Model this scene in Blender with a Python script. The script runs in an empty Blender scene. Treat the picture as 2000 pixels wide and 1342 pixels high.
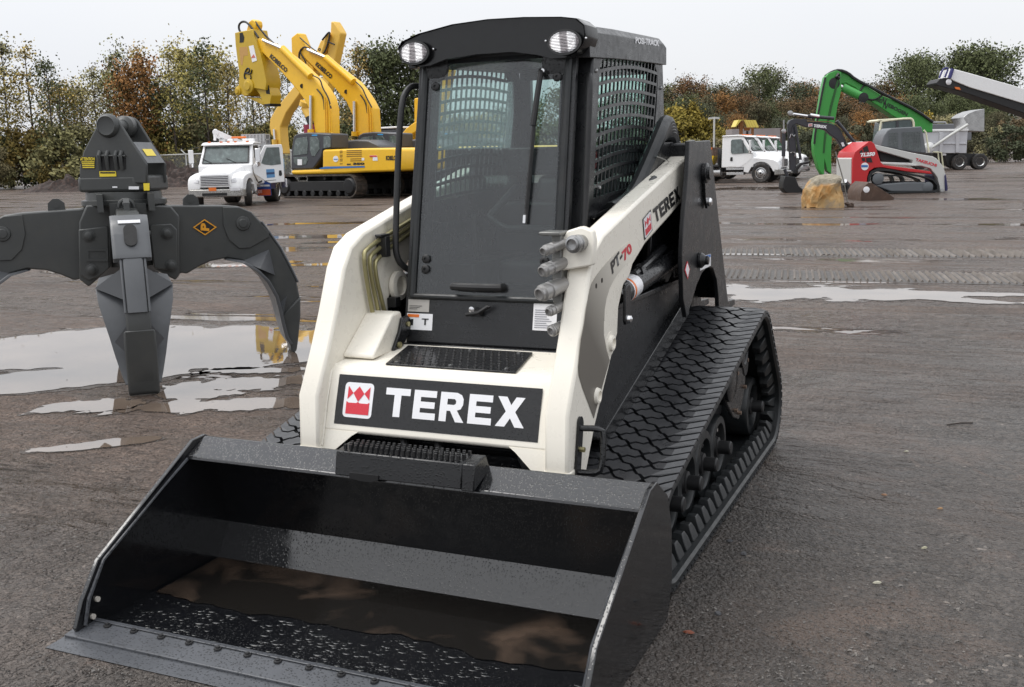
import bpy, bmesh, math, random
from mathutils import Vector, Matrix, noise
# ---------------------------------------------------------------- camera, world, sun, exposure
SC = bpy.context.scene
COL = SC.collection
CAM = Vector((1.717, -3.316, 1.482)); YAW, PIT, ROLL = .42, .176, -.024; FPX = 2037.024
_f = Vector((-math.sin(YAW)*math.cos(PIT), math.cos(YAW)*math.cos(PIT), -math.sin(PIT)))
_r0 = Vector((math.cos(YAW), math.sin(YAW), 0)); _u0 = _r0.cross(_f)
CR = _r0*math.cos(ROLL) + _u0*math.sin(ROLL); CU = _u0*math.cos(ROLL) - _r0*math.sin(ROLL); CF = _f
cd = bpy.data.cameras.new('camera'); cam = bpy.data.objects.new('camera', cd); COL.objects.link(cam)
cd.sensor_width = 36; cd.lens = FPX/2000*36; cd.clip_start = .05; cd.clip_end = 6000
cam.matrix_world = Matrix(((CR.x, CU.x, -CF.x, CAM.x), (CR.y, CU.y, -CF.y, CAM.y), (CR.z, CU.z, -CF.z, CAM.z), (0, 0, 0, 1)))
SC.camera = cam
SC.view_settings.view_transform = 'Standard'; SC.view_settings.look = 'None'; SC.view_settings.gamma = 1
SC.view_settings.exposure = 0.38
SC.render.resolution_x = 1024; SC.render.resolution_y = 687
SUN_EL, SUN_AZ = math.radians(58), math.radians(248)      # azimuth clockwise from +Y
W = bpy.data.worlds.new('World'); SC.world = W; W.use_nodes = True
nt = W.node_tree; nt.nodes.clear()
def wn(t, **k):
    n = nt.nodes.new(t)
    for a, b in k.items(): setattr(n, a, b)
    return n
sky = wn('ShaderNodeTexSky', sky_type='NISHITA', sun_disc=False, sun_elevation=SUN_EL, sun_rotation=SUN_AZ, dust_density=4, air_density=1)
tc = wn('ShaderNodeTexCoord'); mp = wn('ShaderNodeMapping'); mp.inputs['Scale'].default_value = (1, 1, 2.2)
nz = wn('ShaderNodeTexNoise'); nz.inputs['Scale'].default_value = 1.6; nz.inputs['Detail'].default_value = 5; nz.inputs['Roughness'].default_value = .45
cr = wn('ShaderNodeValToRGB'); cr.color_ramp.elements[0].position = .3; cr.color_ramp.elements[1].position = .7
cr.color_ramp.elements[0].color = (6.3, 6.5, 6.9, 1); cr.color_ramp.elements[1].color = (6.95, 7.0, 7.12, 1)
mx = wn('ShaderNodeMix', data_type='RGBA'); mx.inputs[0].default_value = .93
bg = wn('ShaderNodeBackground'); bg.inputs['Strength'].default_value = .1
out = wn('ShaderNodeOutputWorld'); L = nt.links.new
L(tc.outputs['Generated'], mp.inputs['Vector']); L(mp.outputs[0], nz.inputs['Vector']); L(nz.outputs['Fac'], cr.inputs[0])
# an overcast dome is brighter overhead than at the horizon
sz = wn('ShaderNodeSeparateXYZ'); L(tc.outputs['Generated'], sz.inputs[0]); ml = wn('ShaderNodeMath', operation='MULTIPLY_ADD'); L(sz.outputs['Z'], ml.inputs[0]); ml.inputs[1].default_value = 1.0; ml.inputs[2].default_value = .97; ml.use_clamp = False
mg = wn('ShaderNodeMath', operation='MAXIMUM'); L(ml.outputs[0], mg.inputs[0]); mg.inputs[1].default_value = .97
vm = wn('ShaderNodeVectorMath', operation='SCALE'); L(cr.outputs[0], vm.inputs[0]); L(mg.outputs[0], vm.inputs['Scale'])
L(sky.outputs[0], mx.inputs[6]); L(vm.outputs[0], mx.inputs[7]); L(mx.outputs[2], bg.inputs['Color']); L(bg.outputs[0], out.inputs[0])
sd = bpy.data.lights.new('sun', 'SUN'); sd.energy = 1.5; sd.angle = math.radians(35); sd.color = (1, .97, .93)
sun = bpy.data.objects.new('sun', sd); COL.objects.link(sun)
sv = Vector((math.sin(SUN_AZ)*math.cos(SUN_EL), math.cos(SUN_AZ)*math.cos(SUN_EL), math.sin(SUN_EL)))
sun.rotation_euler = sv.to_track_quat('Z', 'Y').to_euler(); sun.location = (0, -5, 20)

# ---------------------------------------------------------------- helpers
def ray(px, py): return CF*FPX + CR*(px-1000) - CU*(py-671)
def un(px, py, ax, v):                                   # photo pixel -> point on the plane ax = v
    d = ray(px, py); k = 'xyz'.index(ax); t = (v-CAM[k])/d[k]; return CAM + d*t
class Frame:                                             # upright local frame: X along a vehicle's side, Y away from the viewer
    def __init__(s, o, X):
        s.o = Vector(o); s.X = Vector((X[0], X[1], 0)).normalized(); s.Y = Vector((-s.X.y, s.X.x, 0)); s.Z = Vector((0, 0, 1))
    def w(s, x, y, z): return s.o + s.X*x + s.Y*y + s.Z*z
    def l(s, p): d = p-s.o; return Vector((d.dot(s.X), d.dot(s.Y), d.z))
    def px(s, a, b, y=0):
        d = ray(a, b); n = s.Y; t = ((s.o + s.Y*y) - CAM).dot(n)/d.dot(n); return CAM + d*t
    def pts(s, L_, y=0, z=None): 
        f = z or (lambda a, b: (a, b)); return [s.px(*f(a, b), y) for a, b in L_]
    def at(s, dx, dy): return Frame(s.w(dx, dy, 0), s.X)
def crop(ox, oy, sc): return lambda a, b: (ox+a/sc, oy+b/sc)
ZA = crop(100, 180, 2.165); ZB = crop(360, 180, 4.1667); ZC = crop(440, 20, 4.4737); ZD = crop(1500, 120, 4.4725)
ZE = crop(1380, 220, 8.333); ZF = crop(1700, 120, 5.835); ZG = crop(560, 240, 7.407)

def root_of(o):
    while o.parent: o = o.parent
    return o
class MB:
    def __init__(s): s.v = []; s.f = []; s.mi = []; s.m = 0; s.sm = []
    def add(s, vs, fs):
        b = len(s.v); s.v += [Vector(p) for p in vs]
        for f in fs: s.f.append([b+i for i in f]); s.mi.append(s.m)
        return s
    def box(s, x0, x1, y0, y1, z0, z1, F=None):
        P = [(x0,y0,z0),(x1,y0,z0),(x1,y1,z0),(x0,y1,z0),(x0,y0,z1),(x1,y0,z1),(x1,y1,z1),(x0,y1,z1)]
        if F: P = [F.w(*p) for p in P]
        return s.add(P, [(0,3,2,1),(4,5,6,7),(0,1,5,4),(1,2,6,5),(2,3,7,6),(3,0,4,7)])
    def prism(s, pts, vec):
        n = len(pts); vec = Vector(vec); A = [Vector(p) for p in pts]; B = [p+vec for p in A]
        return s.add(A+B, [list(range(n))[::-1], list(range(n, 2*n))] + [(i, (i+1) % n, n+(i+1) % n, n+i) for i in range(n)])
    def loft(s, secs, cap=True):
        n = len(secs[0]); V = [p for c in secs for p in c]; Fc = []
        for k in range(len(secs)-1):
            for i in range(n): Fc.append((k*n+i, k*n+(i+1) % n, (k+1)*n+(i+1) % n, (k+1)*n+i))
        if cap: Fc += [list(range(n))[::-1], list(range((len(secs)-1)*n, len(secs)*n))]
        return s.add(V, Fc)
    def ring(s, out_, inn, vec):
        n = len(out_); vec = Vector(vec); O = [Vector(p) for p in out_]; I = [Vector(p) for p in inn]
        V = O + I + [p+vec for p in O] + [p+vec for p in I]; Fc = []
        for i in range(n):
            j = (i+1) % n
            Fc += [(i, n+i, n+j, j), (2*n+i, 2*n+j, 3*n+j, 3*n+i), (i, j, 2*n+j, 2*n+i), (n+i, 3*n+i, 3*n+j, n+j)]
        return s.add(V, Fc)
    def strip(s, pts, wvec, t):                            # a bent plate: polyline swept along wvec, thickness t (Vector)
        n = len(pts); P = [Vector(p) for p in pts]; wv = Vector(wvec); t = Vector(t)
        V = P + [p+wv for p in P] + [p+t for p in P] + [p+wv+t for p in P]; Fc = []
        for i in range(n-1): Fc += [(i, i+1, n+i+1, n+i), (2*n+i, 3*n+i, 3*n+i+1, 2*n+i+1), (i, 2*n+i, 2*n+i+1, i+1), (n+i, n+i+1, 3*n+i+1, 3*n+i)]
        Fc += [(0, n, 3*n, 2*n), (n-1, 3*n-1, 4*n-1, 2*n-1)]
        return s.add(V, Fc)
    def cyl(s, p0, p1, r0, r1=None, n=20):
        p0 = Vector(p0); p1 = Vector(p1); r1 = r0 if r1 is None else r1; d = (p1-p0).normalized()
        a = d.orthogonal().normalized(); b = d.cross(a)
        A = [p0+(a*math.cos(t)+b*math.sin(t))*r0 for t in [2*math.pi*i/n for i in range(n)]]
        B = [p1+(a*math.cos(t)+b*math.sin(t))*r1 for t in [2*math.pi*i/n for i in range(n)]]
        return s.loft([A, B])
    def lathe(s, c, d, prof, n=28):                        # prof: (radius, height along d)
        c = Vector(c); d = Vector(d).normalized(); a = d.orthogonal().normalized(); b = d.cross(a)
        secs = [[c+d*h+(a*math.cos(2*math.pi*i/n)+b*math.sin(2*math.pi*i/n))*max(r, 1e-4) for i in range(n)] for r, h in prof]
        return s.loft(secs)
    def tube(s, pts, r, n=8, rr=None, smooth=0):
        P = [Vector(p) for p in pts]
        for _ in range(smooth):
            Q = [P[0]]
            for a, b in zip(P, P[1:]): Q += [a*.75+b*.25, a*.25+b*.75]
            P = Q + [P[-1]]
        secs = []; prev = None
        for i, p in enumerate(P):
            d = (P[min(i+1, len(P)-1)]-P[max(i-1, 0)]).normalized()
            a = d.orthogonal().normalized() if prev is None else (prev - d*prev.dot(d)).normalized()
            prev = a; b = d.cross(a); q = r if rr is None else rr(i/(len(P)-1))
            secs.append([p+(a*math.cos(2*math.pi*k/n)+b*math.sin(2*math.pi*k/n))*q for k in range(n)])
        return s.loft(secs)
    def build(s, name, mat, parent=None, bev=0, seg=2, flat=False, origin=None, angle=35, clean=True, split=False):
        if split:                                          # every loose piece becomes a mesh of its own
            par = list(range(len(s.v)))
            def fd(i):
                while par[i] != i: par[i] = par[par[i]]; i = par[i]
                return i
            for f in s.f:
                for j in f[1:]: par[fd(j)] = fd(f[0])
            gr = {}
            for f in s.f: gr.setdefault(fd(f[0]), []).append(f)
            res = None
            for g in gr.values():
                q = MB(); ids = sorted({i for f in g for i in f}); mp_ = {a: b for b, a in enumerate(ids)}
                q.v = [s.v[i] for i in ids]; q.f = [[mp_[i] for i in f] for f in g]; q.mi = [0]*len(g)
                res = q.build(name, mat, parent, bev, seg, flat, origin, angle, clean)
            return res
        o0 = Vector(origin) if origin is not None else (root_of(parent).location.copy() if parent else Vector())
        me = bpy.data.meshes.new(name); me.from_pydata([tuple(p-o0) for p in s.v], [], s.f)
        mats = mat if isinstance(mat, (list, tuple)) else [mat]
        for m in mats: me.materials.append(m)
        if len(mats) > 1: me.polygons.foreach_set('material_index', s.mi)
        if clean:
            bm = bmesh.new(); bm.from_mesh(me); bmesh.ops.recalc_face_normals(bm, faces=bm.faces); bm.to_mesh(me); bm.free()
        if not flat:
            me.polygons.foreach_set('use_smooth', [True]*len(me.polygons)); me.set_sharp_from_angle(angle=math.radians(angle))
        o = bpy.data.objects.new(name, me); COL.objects.link(o)
        if parent: o.parent = parent
        elif origin is not None: o.location = o0
        if bev:
            b = o.modifiers.new('bevel', 'BEVEL'); b.width = bev; b.segments = seg; b.limit_method = 'ANGLE'; b.angle_limit = math.radians(30); b.harden_normals = False
        return o
def tag(o, label=None, cat=None, group=None, kind=None):
    for k, v in (('label', label), ('category', cat), ('group', group), ('kind', kind)):
        if v: o[k] = v
    return o
def thing(name, label, cat, loc, rz=0, group=None):
    o = bpy.data.objects.new(name, None); COL.objects.link(o); o.location = loc; o.rotation_euler = (0, 0, rz); o.empty_display_size = .1
    return tag(o, label, cat, group)
def copy_tree(o, parent=None):
    c = o.copy(); COL.objects.link(c)
    if parent: c.parent = parent; c.matrix_parent_inverse = o.matrix_parent_inverse.copy()
    for ch in [x for x in ALLCH(o)]: copy_tree(ch, c)
    return c
def ALLCH(o): return [x for x in bpy.data.objects if x.parent == o]
def dup_part(o): c = o.copy(); COL.objects.link(c); return c

# ---------------------------------------------------------------- materials
MC = {}
class NT:
    def __init__(s, name):
        s.m = bpy.data.materials.new(name); s.m.use_nodes = True; s.t = s.m.node_tree; s.b = s.t.nodes['Principled BSDF']; s.L = s.t.links.new
    def n(s, t, **k):
        x = s.t.nodes.new(t)
        for a, b in k.items(): setattr(x, a, b)
        return x
    def co(s, scale=(1, 1, 1), out='Object'):
        c = s.n('ShaderNodeTexCoord'); m = s.n('ShaderNodeMapping'); m.inputs['Scale'].default_value = scale; s.L(c.outputs[out], m.inputs[0]); return m.outputs[0]
    def noise(s, v, sc, det=4, rough=.5, dist=0):
        x = s.n('ShaderNodeTexNoise'); s.L(v, x.inputs['Vector']); x.inputs['Scale'].default_value = sc; x.inputs['Detail'].default_value = det
        x.inputs['Roughness'].default_value = rough; x.inputs['Distortion'].default_value = dist; return x.outputs['Fac']
    def vor(s, v, sc, feat='F1', rnd=1):
        x = s.n('ShaderNodeTexVoronoi', feature=feat); s.L(v, x.inputs['Vector']); x.inputs['Scale'].default_value = sc; x.inputs['Randomness'].default_value = rnd; return x
    def ramp(s, f, stops, interp='LINEAR'):
        x = s.n('ShaderNodeValToRGB'); e = x.color_ramp.elements; x.color_ramp.interpolation = interp
        while len(e) < len(stops): e.new(.5)
        for q, (p, c) in zip(e, stops): q.position = p; q.color = (c, c, c, 1) if not isinstance(c, tuple) else (*c, 1)
        s.L(f, x.inputs[0]); return x.outputs[0]
    def mix(s, f, a, b, mode='MIX'):
        x = s.n('ShaderNodeMix', data_type='RGBA', blend_type=mode)
        for i, q in ((0, f), (6, a), (7, b)):
            if isinstance(q, (int, float)): x.inputs[i].default_value = q if i == 0 else (q, q, q, 1)
            elif isinstance(q, tuple): x.inputs[i].default_value = (*q, 1)
            else: s.L(q, x.inputs[i])
        return x.outputs[2]
    def math(s, op, a, b=0.):
        x = s.n('ShaderNodeMath', operation=op)
        for i, q in ((0, a), (1, b)):
            if isinstance(q, (int, float)): x.inputs[i].default_value = q
            else: s.L(q, x.inputs[i])
        return x.outputs[0]
    def bump(s, h, st=.3, d=.01, prev=None):
        x = s.n('ShaderNodeBump'); s.L(h, x.inputs['Height']); x.inputs['Strength'].default_value = st; x.inputs['Distance'].default_value = d
        if prev: s.L(prev, x.inputs['Normal'])
        return x.outputs[0]
    def set(s, **k):
        for a, b in k.items():
            i = s.b.inputs[a.replace('_', ' ')]
            if isinstance(b, (int, float)): i.default_value = b
            elif isinstance(b, tuple): i.default_value = (*b, 1)
            else: s.L(b, i)
        return s.m
def paint(name, col, rough=.35, var=.12, drops=0., scale=90, dirt=None, metal=0., spec=.5, bumpy=.0, ior=1.5):
    if name in MC: return MC[name]
    n = NT(name); v = n.co(); nz_ = n.noise(v, 3.1, 5, .6); n2 = n.noise(v, 23, 4, .6)
    c = n.mix(n.ramp(nz_, [(.3, 1-var), (.7, 1+var*.4)]), 0., col, 'MULTIPLY') if False else n.mix(1., col, n.ramp(nz_, [(.3, 1-var), (.7, 1.)]), 'MULTIPLY')
    if dirt: c = n.mix(n.math('MULTIPLY', n.ramp(n.noise(v, 6, 6, .65), [(.5, 0), (.75, 1)]), dirt[1]), c, dirt[0])
    r = n.ramp(n2, [(.3, max(rough-.08, .02)), (.7, rough+.1)]); kw = {}
    if drops:
        vo = n.vor(v, scale); d1 = n.ramp(vo.outputs['Distance'], [(0, 1.), (.32, .55), (.38, 0)], 'EASE')
        msk = n.ramp(n.vor(v, scale).outputs['Color'], [(.45, 0.), (.5, 1.)], 'CONSTANT')
        vo2 = n.vor(v, scale*.72); d2 = n.ramp(vo2.outputs['Distance'], [(0, 1.), (.22, .5), (.26, 0)], 'EASE')
        h = n.math('ADD', n.math('MULTIPLY', d1, msk), d2)
        kw['Normal'] = n.bump(h, drops, .004); c = n.mix(n.math('MULTIPLY', n.ramp(h, [(0, 0.), (.1, 1.)]), .45), c, 0.)
    elif bumpy: kw['Normal'] = n.bump(n2, bumpy, .01)
    n.set(Base_Color=c, Roughness=r, Metallic=metal, Specular_IOR_Level=spec, IOR=ior, **kw)
    MC[name] = n.m; return n.m
def flatm(name, col, rough=.5, metal=0.):
    if name in MC: return MC[name]
    n = NT(name); v = n.co(); r = n.ramp(n.noise(v, 40, 3), [(.3, max(.02, rough-.06)), (.7, rough+.06)])
    MC[name] = n.m; return n.set(Base_Color=col, Roughness=r, Metallic=metal)
def glass(name, tint, rough=.02, veil=.0, vcol=(.3, .3, .32)):
    if name in MC: return MC[name]
    n = NT(name); t = n.t; t.nodes.remove(n.b); o = t.nodes['Material Output']
    tr = n.n('ShaderNodeBsdfTransparent'); tr.inputs[0].default_value = (*tint, 1)
    gl = n.n('ShaderNodeBsdfGlossy'); gl.inputs['Roughness'].default_value = rough; gl.inputs[0].default_value = (1, 1, 1, 1)
    fr = n.n('ShaderNodeFresnel'); gm = n.n('ShaderNodeNewGeometry'); n.L(n.math('SUBTRACT', 1.5, n.math('MULTIPLY', gm.outputs['Backfacing'], 1.5-1/1.5)), fr.inputs['IOR'])
    m = n.n('ShaderNodeMixShader'); n.L(fr.outputs[0], m.inputs[0]); n.L(tr.outputs[0], m.inputs[1]); n.L(gl.outputs[0], m.inputs[2]); res = m.outputs[0]
    if veil:
        df = n.n('ShaderNodeBsdfDiffuse'); df.inputs[0].default_value = (*vcol, 1); m2 = n.n('ShaderNodeMixShader')
        v = n.co(); n.L(n.ramp(n.noise(v, 5, 5, .6), [(.3, veil*.6), (.7, veil*1.3)]), m2.inputs[0]); n.L(res, m2.inputs[1]); n.L(df.outputs[0], m2.inputs[2]); res = m2.outputs[0]
    n.L(res, o.inputs[0]); MC[name] = n.m; return n.m

BLK = paint('wet_black_paint', (.011, .0115, .013), .22, .2, drops=.4, scale=120)
BLKD = paint('wet_black_cab_paint', (.013, .0137, .0155), .30, .2, drops=.22, scale=190)
BLKM = paint('matte_black_steel', (.013, .013, .014), .5, .3, bumpy=.1)
BUCK = paint('bucket_black_paint', (.006, .0065, .008), .12, .3, drops=.3, scale=120, spec=.5, ior=1.75)
BDIRTY = paint('grey_speckled_edge_steel', (.075, .08, .09), .38, .4, drops=.4, scale=110)
CREAM = paint('cream_paint', (.82, .78, .69), .3, .015)
CREAMI = CREAM
RUB = paint('black_rubber', (.012, .0145, .016), .42, .35, bumpy=.15, dirt=((.06, .05, .045), .25))
RUBM = paint('tread_rubber', (.025, .026, .029), .33, .3, bumpy=.2, spec=.6)
GREYD = paint('grey_arm_decal', (.17, .155, .135), .4, .08)
DECB = paint('black_decal', (.014, .014, .015), .22, .1, drops=.2, scale=120)
DECW = flatm('white_decal', (.8, .8, .82), .3)
DECR = flatm('red_decal', (.62, .03, .05), .3)
DECK_ = flatm('black_lettering', (.015, .015, .016), .35)
ORG = flatm('orange_decal', (.75, .17, .02), .4)
BLKV = paint('gloss_black_visor', (.008, .0082, .009), .18, .1)
STEEL = paint('zinc_steel', (.45, .45, .45), .3, .3, metal=.9)
CHROME = flatm('chrome', (.75, .75, .76), .12, 1.)
BRASS = paint('yellow_zinc', (.42, .38, .2), .35, .2, metal=.7)
RUST = paint('rusty_steel', (.10, .055, .035), .6, .5, bumpy=.4, dirt=((.2, .17, .15), .5))
GLS = glass('tinted_cab_glass', (.80, .83, .84), .015, .028, (.42, .43, .46))
GLSS = glass('side_cab_glass', (.84, .95, .92), .015, .0)
# ================================================================ the compact track loader
LO = thing('compact_track_loader', 'cream and black compact track loader with wide black bucket, filling the foreground', 'track loader', (0, .6, 0))
X1 = Vector((1, 0, 0))
def yz(L_, x): return [Vector((x, a, b)) for a, b in L_]
def hull_path(circs, step=.01):                            # outer tangent path round circles (y, z, r), as points with arc length
    pts = []
    for (cy, cz, r) in circs: pts += [(cy+r*math.cos(2*math.pi*k/240), cz+r*math.sin(2*math.pi*k/240)) for k in range(240)]
    pts = sorted(set(pts))
    def half(P):
        h = []
        for p in P:
            while len(h) > 1 and (h[-1][0]-h[-2][0])*(p[1]-h[-2][1])-(h[-1][1]-h[-2][1])*(p[0]-h[-2][0]) <= 0: h.pop()
            h.append(p)
        return h
    lo = half(pts); up = half(pts[::-1]); H = lo[:-1]+up[:-1]
    H = [Vector((a, b)) for a, b in H]; H.append(H[0]); cum = [0]
    for a, b in zip(H, H[1:]): cum.append(cum[-1]+(b-a).length)
    T = cum[-1]
    def at(s):
        s %= T; lo_, hi = 0, len(cum)-1
        while hi-lo_ > 1:
            m = (lo_+hi)//2
            if cum[m] <= s: lo_ = m
            else: hi = m
        t = (s-cum[lo_])/max(cum[hi]-cum[lo_], 1e-9); return H[lo_].lerp(H[hi], t)
    def P(s, off=0.):
        p = at(s); d = (at(s+.006)-at(s-.006)).normalized(); n = Vector((d.y, -d.x)); return p+n*off, n
    return P, T
PATH, PLEN = hull_path([(0, .21, .21), (1.55, .525, .24), (1.88, .215, .215)])
NP = 52
def track(side):
    x0, x1 = (.46, .84)
    S = side
    def q(u, s, off): p, n = PATH(s, off); return Vector((S*u, p.x, p.y))
    b = MB(); N = 260; secs = []
    for i in range(N+1):
        s = PLEN*i/N; secs.append([q(x0, s, -.02), q(x1-.004, s, -.024), q(x1-.002, s, -.04), q(x1-.012, s, -.05), q(x0, s, -.05)])
    b.loft(secs, cap=False); tr = b.build('rubber_belt', RUB, LO)
    t = MB(); h = PLEN/(2*NP); Wd = x1-x0
    def sh(u): return -.9*h*max(0, (u-.325)/.055) + (-.9*h*max(0, (.055-u)/.055))
    def blk(a, c, s0, edge, m_=0):
        g = .0036; k_ = .022; q_ = .018
        up = [(m_-q_, .90), (m_, 1.22), (m_+q_, .90)] if m_ else []; dn = [(m_+q_, .10), (m_, -.22), (m_-q_, .10)] if m_ else []
        le = [(0, .10), (0, .5), (0, .90), (.055, .90)] if edge == 'L' else [(a+k_, .10), (a+g, .5), (a+k_, .90)]
        ri = [(.325, .90), (.38, .90), (.38, .12), (.325, .10)] if edge == 'R' else [(c-k_, .90), (c-g, .5), (c-k_, .10)]
        if edge == 'L': dn = dn+[(.055, .10)]
        lowx = le+up+ri+dn
        top = []; bot = []
        for u, v in lowx:
            s = s0+h*v+sh(u)+.35*h*math.sin((u-.2)*16); o = -.011 if (u > .375 or u < .004) else 0.
            bot.append(q(x0+u, s, -.022)); uc = (a+c)/2
            top.append(q(x0+u+(uc-u)*.03, s+(s0+h*.5-s)*.16 if False else s, o))
        t.loft([bot, top])
    for k in range(2*NP):
        s0 = k*h
        if k % 2 == 0: blk(0, .155, s0, 'L', .10); blk(.155, .275, s0, '', .225); blk(.275, .38, s0, 'R')
        else: blk(0, .10, s0, 'L'); blk(.10, .225, s0, '', .155); blk(.225, .38, s0, 'R', .275)
    t.build('tread', RUBM, tr, flat=True)
    NL = 52
    for xa in ((.775, .545) if S > 0 else (.775,)):
        lg = MB()
        for k in range(NL):
            s = PLEN*k/NL
            w = .034; base = [q(xa-w, s-.036, -.05), q(xa+w, s-.036, -.05), q(xa+w, s+.036, -.05), q(xa-w, s+.036, -.05)]
            mid = [q(xa-w*.9, s-.03, -.085), q(xa+w*.62, s-.03, -.085), q(xa+w*.62, s+.03, -.085), q(xa-w*.9, s+.03, -.085)]
            top = [q(xa-w*.8, s-.018, -.108), q(xa+w*.3, s-.018, -.108), q(xa+w*.3, s+.018, -.108), q(xa-w*.8, s+.018, -.108)]
            lg.loft([base, mid, top])
        lg.build('drive_lug_row', RUB, tr, bev=.003)
    for i, (wy, wz, wr) in enumerate([(.03, .21, .15), (.32, .20, .145), (.59, .20, .145), (.86, .20, .145), (1.13, .20, .145), (1.88, .215, .15)]):
        w = MB(); d = (S, 0, 0); c = Vector((S*.655, wy, wz))
        w.lathe(c, d, [(.02, -.1), (wr*.97, -.1), (wr, -.09), (wr, .055), (wr*.95, .068), (wr*.74, .07), (wr*.7, .058), (wr*.66, .0), (.05, -.01), (.045, -.012)], 36)
        wh = w.build('road_wheel', RUB, LO)
        w = MB(); w.lathe(c, d, [(.045, -.01), (.05, 0), (.05, .05), (.044, .06), (.044, .066), (.030, .07), (.030, .118), (.025, .124), (.004, .125)], 24)
        for a in range(3):
            an = a*2.094+.5; rim = c+Vector((S*.012, math.cos(an)*wr*.36, math.sin(an)*wr*.36)); hub = c+Vector((S*.012, 0, 0))
            w.tube([hub, rim+(rim-hub)*.75], .012, 6)
        w.build('hub', BLKM, wh)
        w = MB()
        for a in range(3):
            an = a*2.094+1.5; p = c+Vector((S*.04, math.cos(an)*.075, math.sin(an)*.075)); w.cyl(p, p+Vector((S*.02, 0, 0)), .009, n=8)
        w.build('wheel_bolt', CHROME, wh, split=True)
    # drive sprocket and its plates
    w = MB(); c = Vector((S*.66, 1.52, .50))
    w.lathe(c, (S, 0, 0), [(.02, -.06), (.19, -.06), (.19, .03), (.17, .04), (.12, .045), (.11, .08), (.06, .085), (.05, .1), (.005, .1)], 40)
    for k in range(20):
        a = 2*math.pi*k/20; p = c+Vector((0, math.cos(a)*.185, math.sin(a)*.185)); w.cyl(p-Vector((S*.08, 0, 0)), p+Vector((S*.05, 0, 0)), .014, n=10)
    w.build('drive_sprocket', BLKM, LO)
    w = MB()
    pl = [(1.02, .50), (1.10, .60), (1.35, .66), (1.50, .64), (1.56, .52), (1.52, .38), (1.40, .26), (1.28, .30), (1.16, .38)]
    w.prism(yz(pl, S*.735), (S*.02, 0, 0)); w.build('drive_motor_guard', BLK, LO, bev=.006)
    w = MB(); c = Vector((S*.756, 1.17, .50)); w.lathe(c, (S, 0, 0), [(.1, 0), (.1, .012), (.085, .02), (.03, .024), (.003, .024)], 32); w.build('guard_cap', BLK, LO)
    w = MB(); c = Vector((S*.756, 1.46, .57)); w.lathe(c, (S, 0, 0), [(.075, 0), (.075, .01), (.06, .013), (.055, .006), (.003, .006)], 32); w.build('guard_cap', BLK, LO)
    w = MB()
    for a, c0 in [((1.10, .55), 0), ((1.24, .57), 0), ((1.18, .42), 0), ((1.31, .50), 0), ((1.40, .64), 0), ((1.36, .55), 0), ((1.53, .52), 0), ((1.49, .40), 0), ((1.38, .30), 0), ((1.3, .33), 0)]:
        p = Vector((S*.755, *a)); w.cyl(p, p+Vector((S*.014, 0, 0)), .010, n=6)
    w.build('guard_bolt', paint('copper_bolts', (.30, .21, .16), .4, .3, metal=.6), LO, split=True)
    w = MB(); w.box(min(S*.52, S*.6), max(S*.52, S*.6), .05, 1.75, .2, .36); w.prism(yz([(.9, .36), (1.5, .62), (1.62, .36)], S*.50), (S*.1, 0, 0))
    w.build('undercarriage_beam', BLKM, LO, bev=.01)
for S in (1, -1): track(S)

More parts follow.
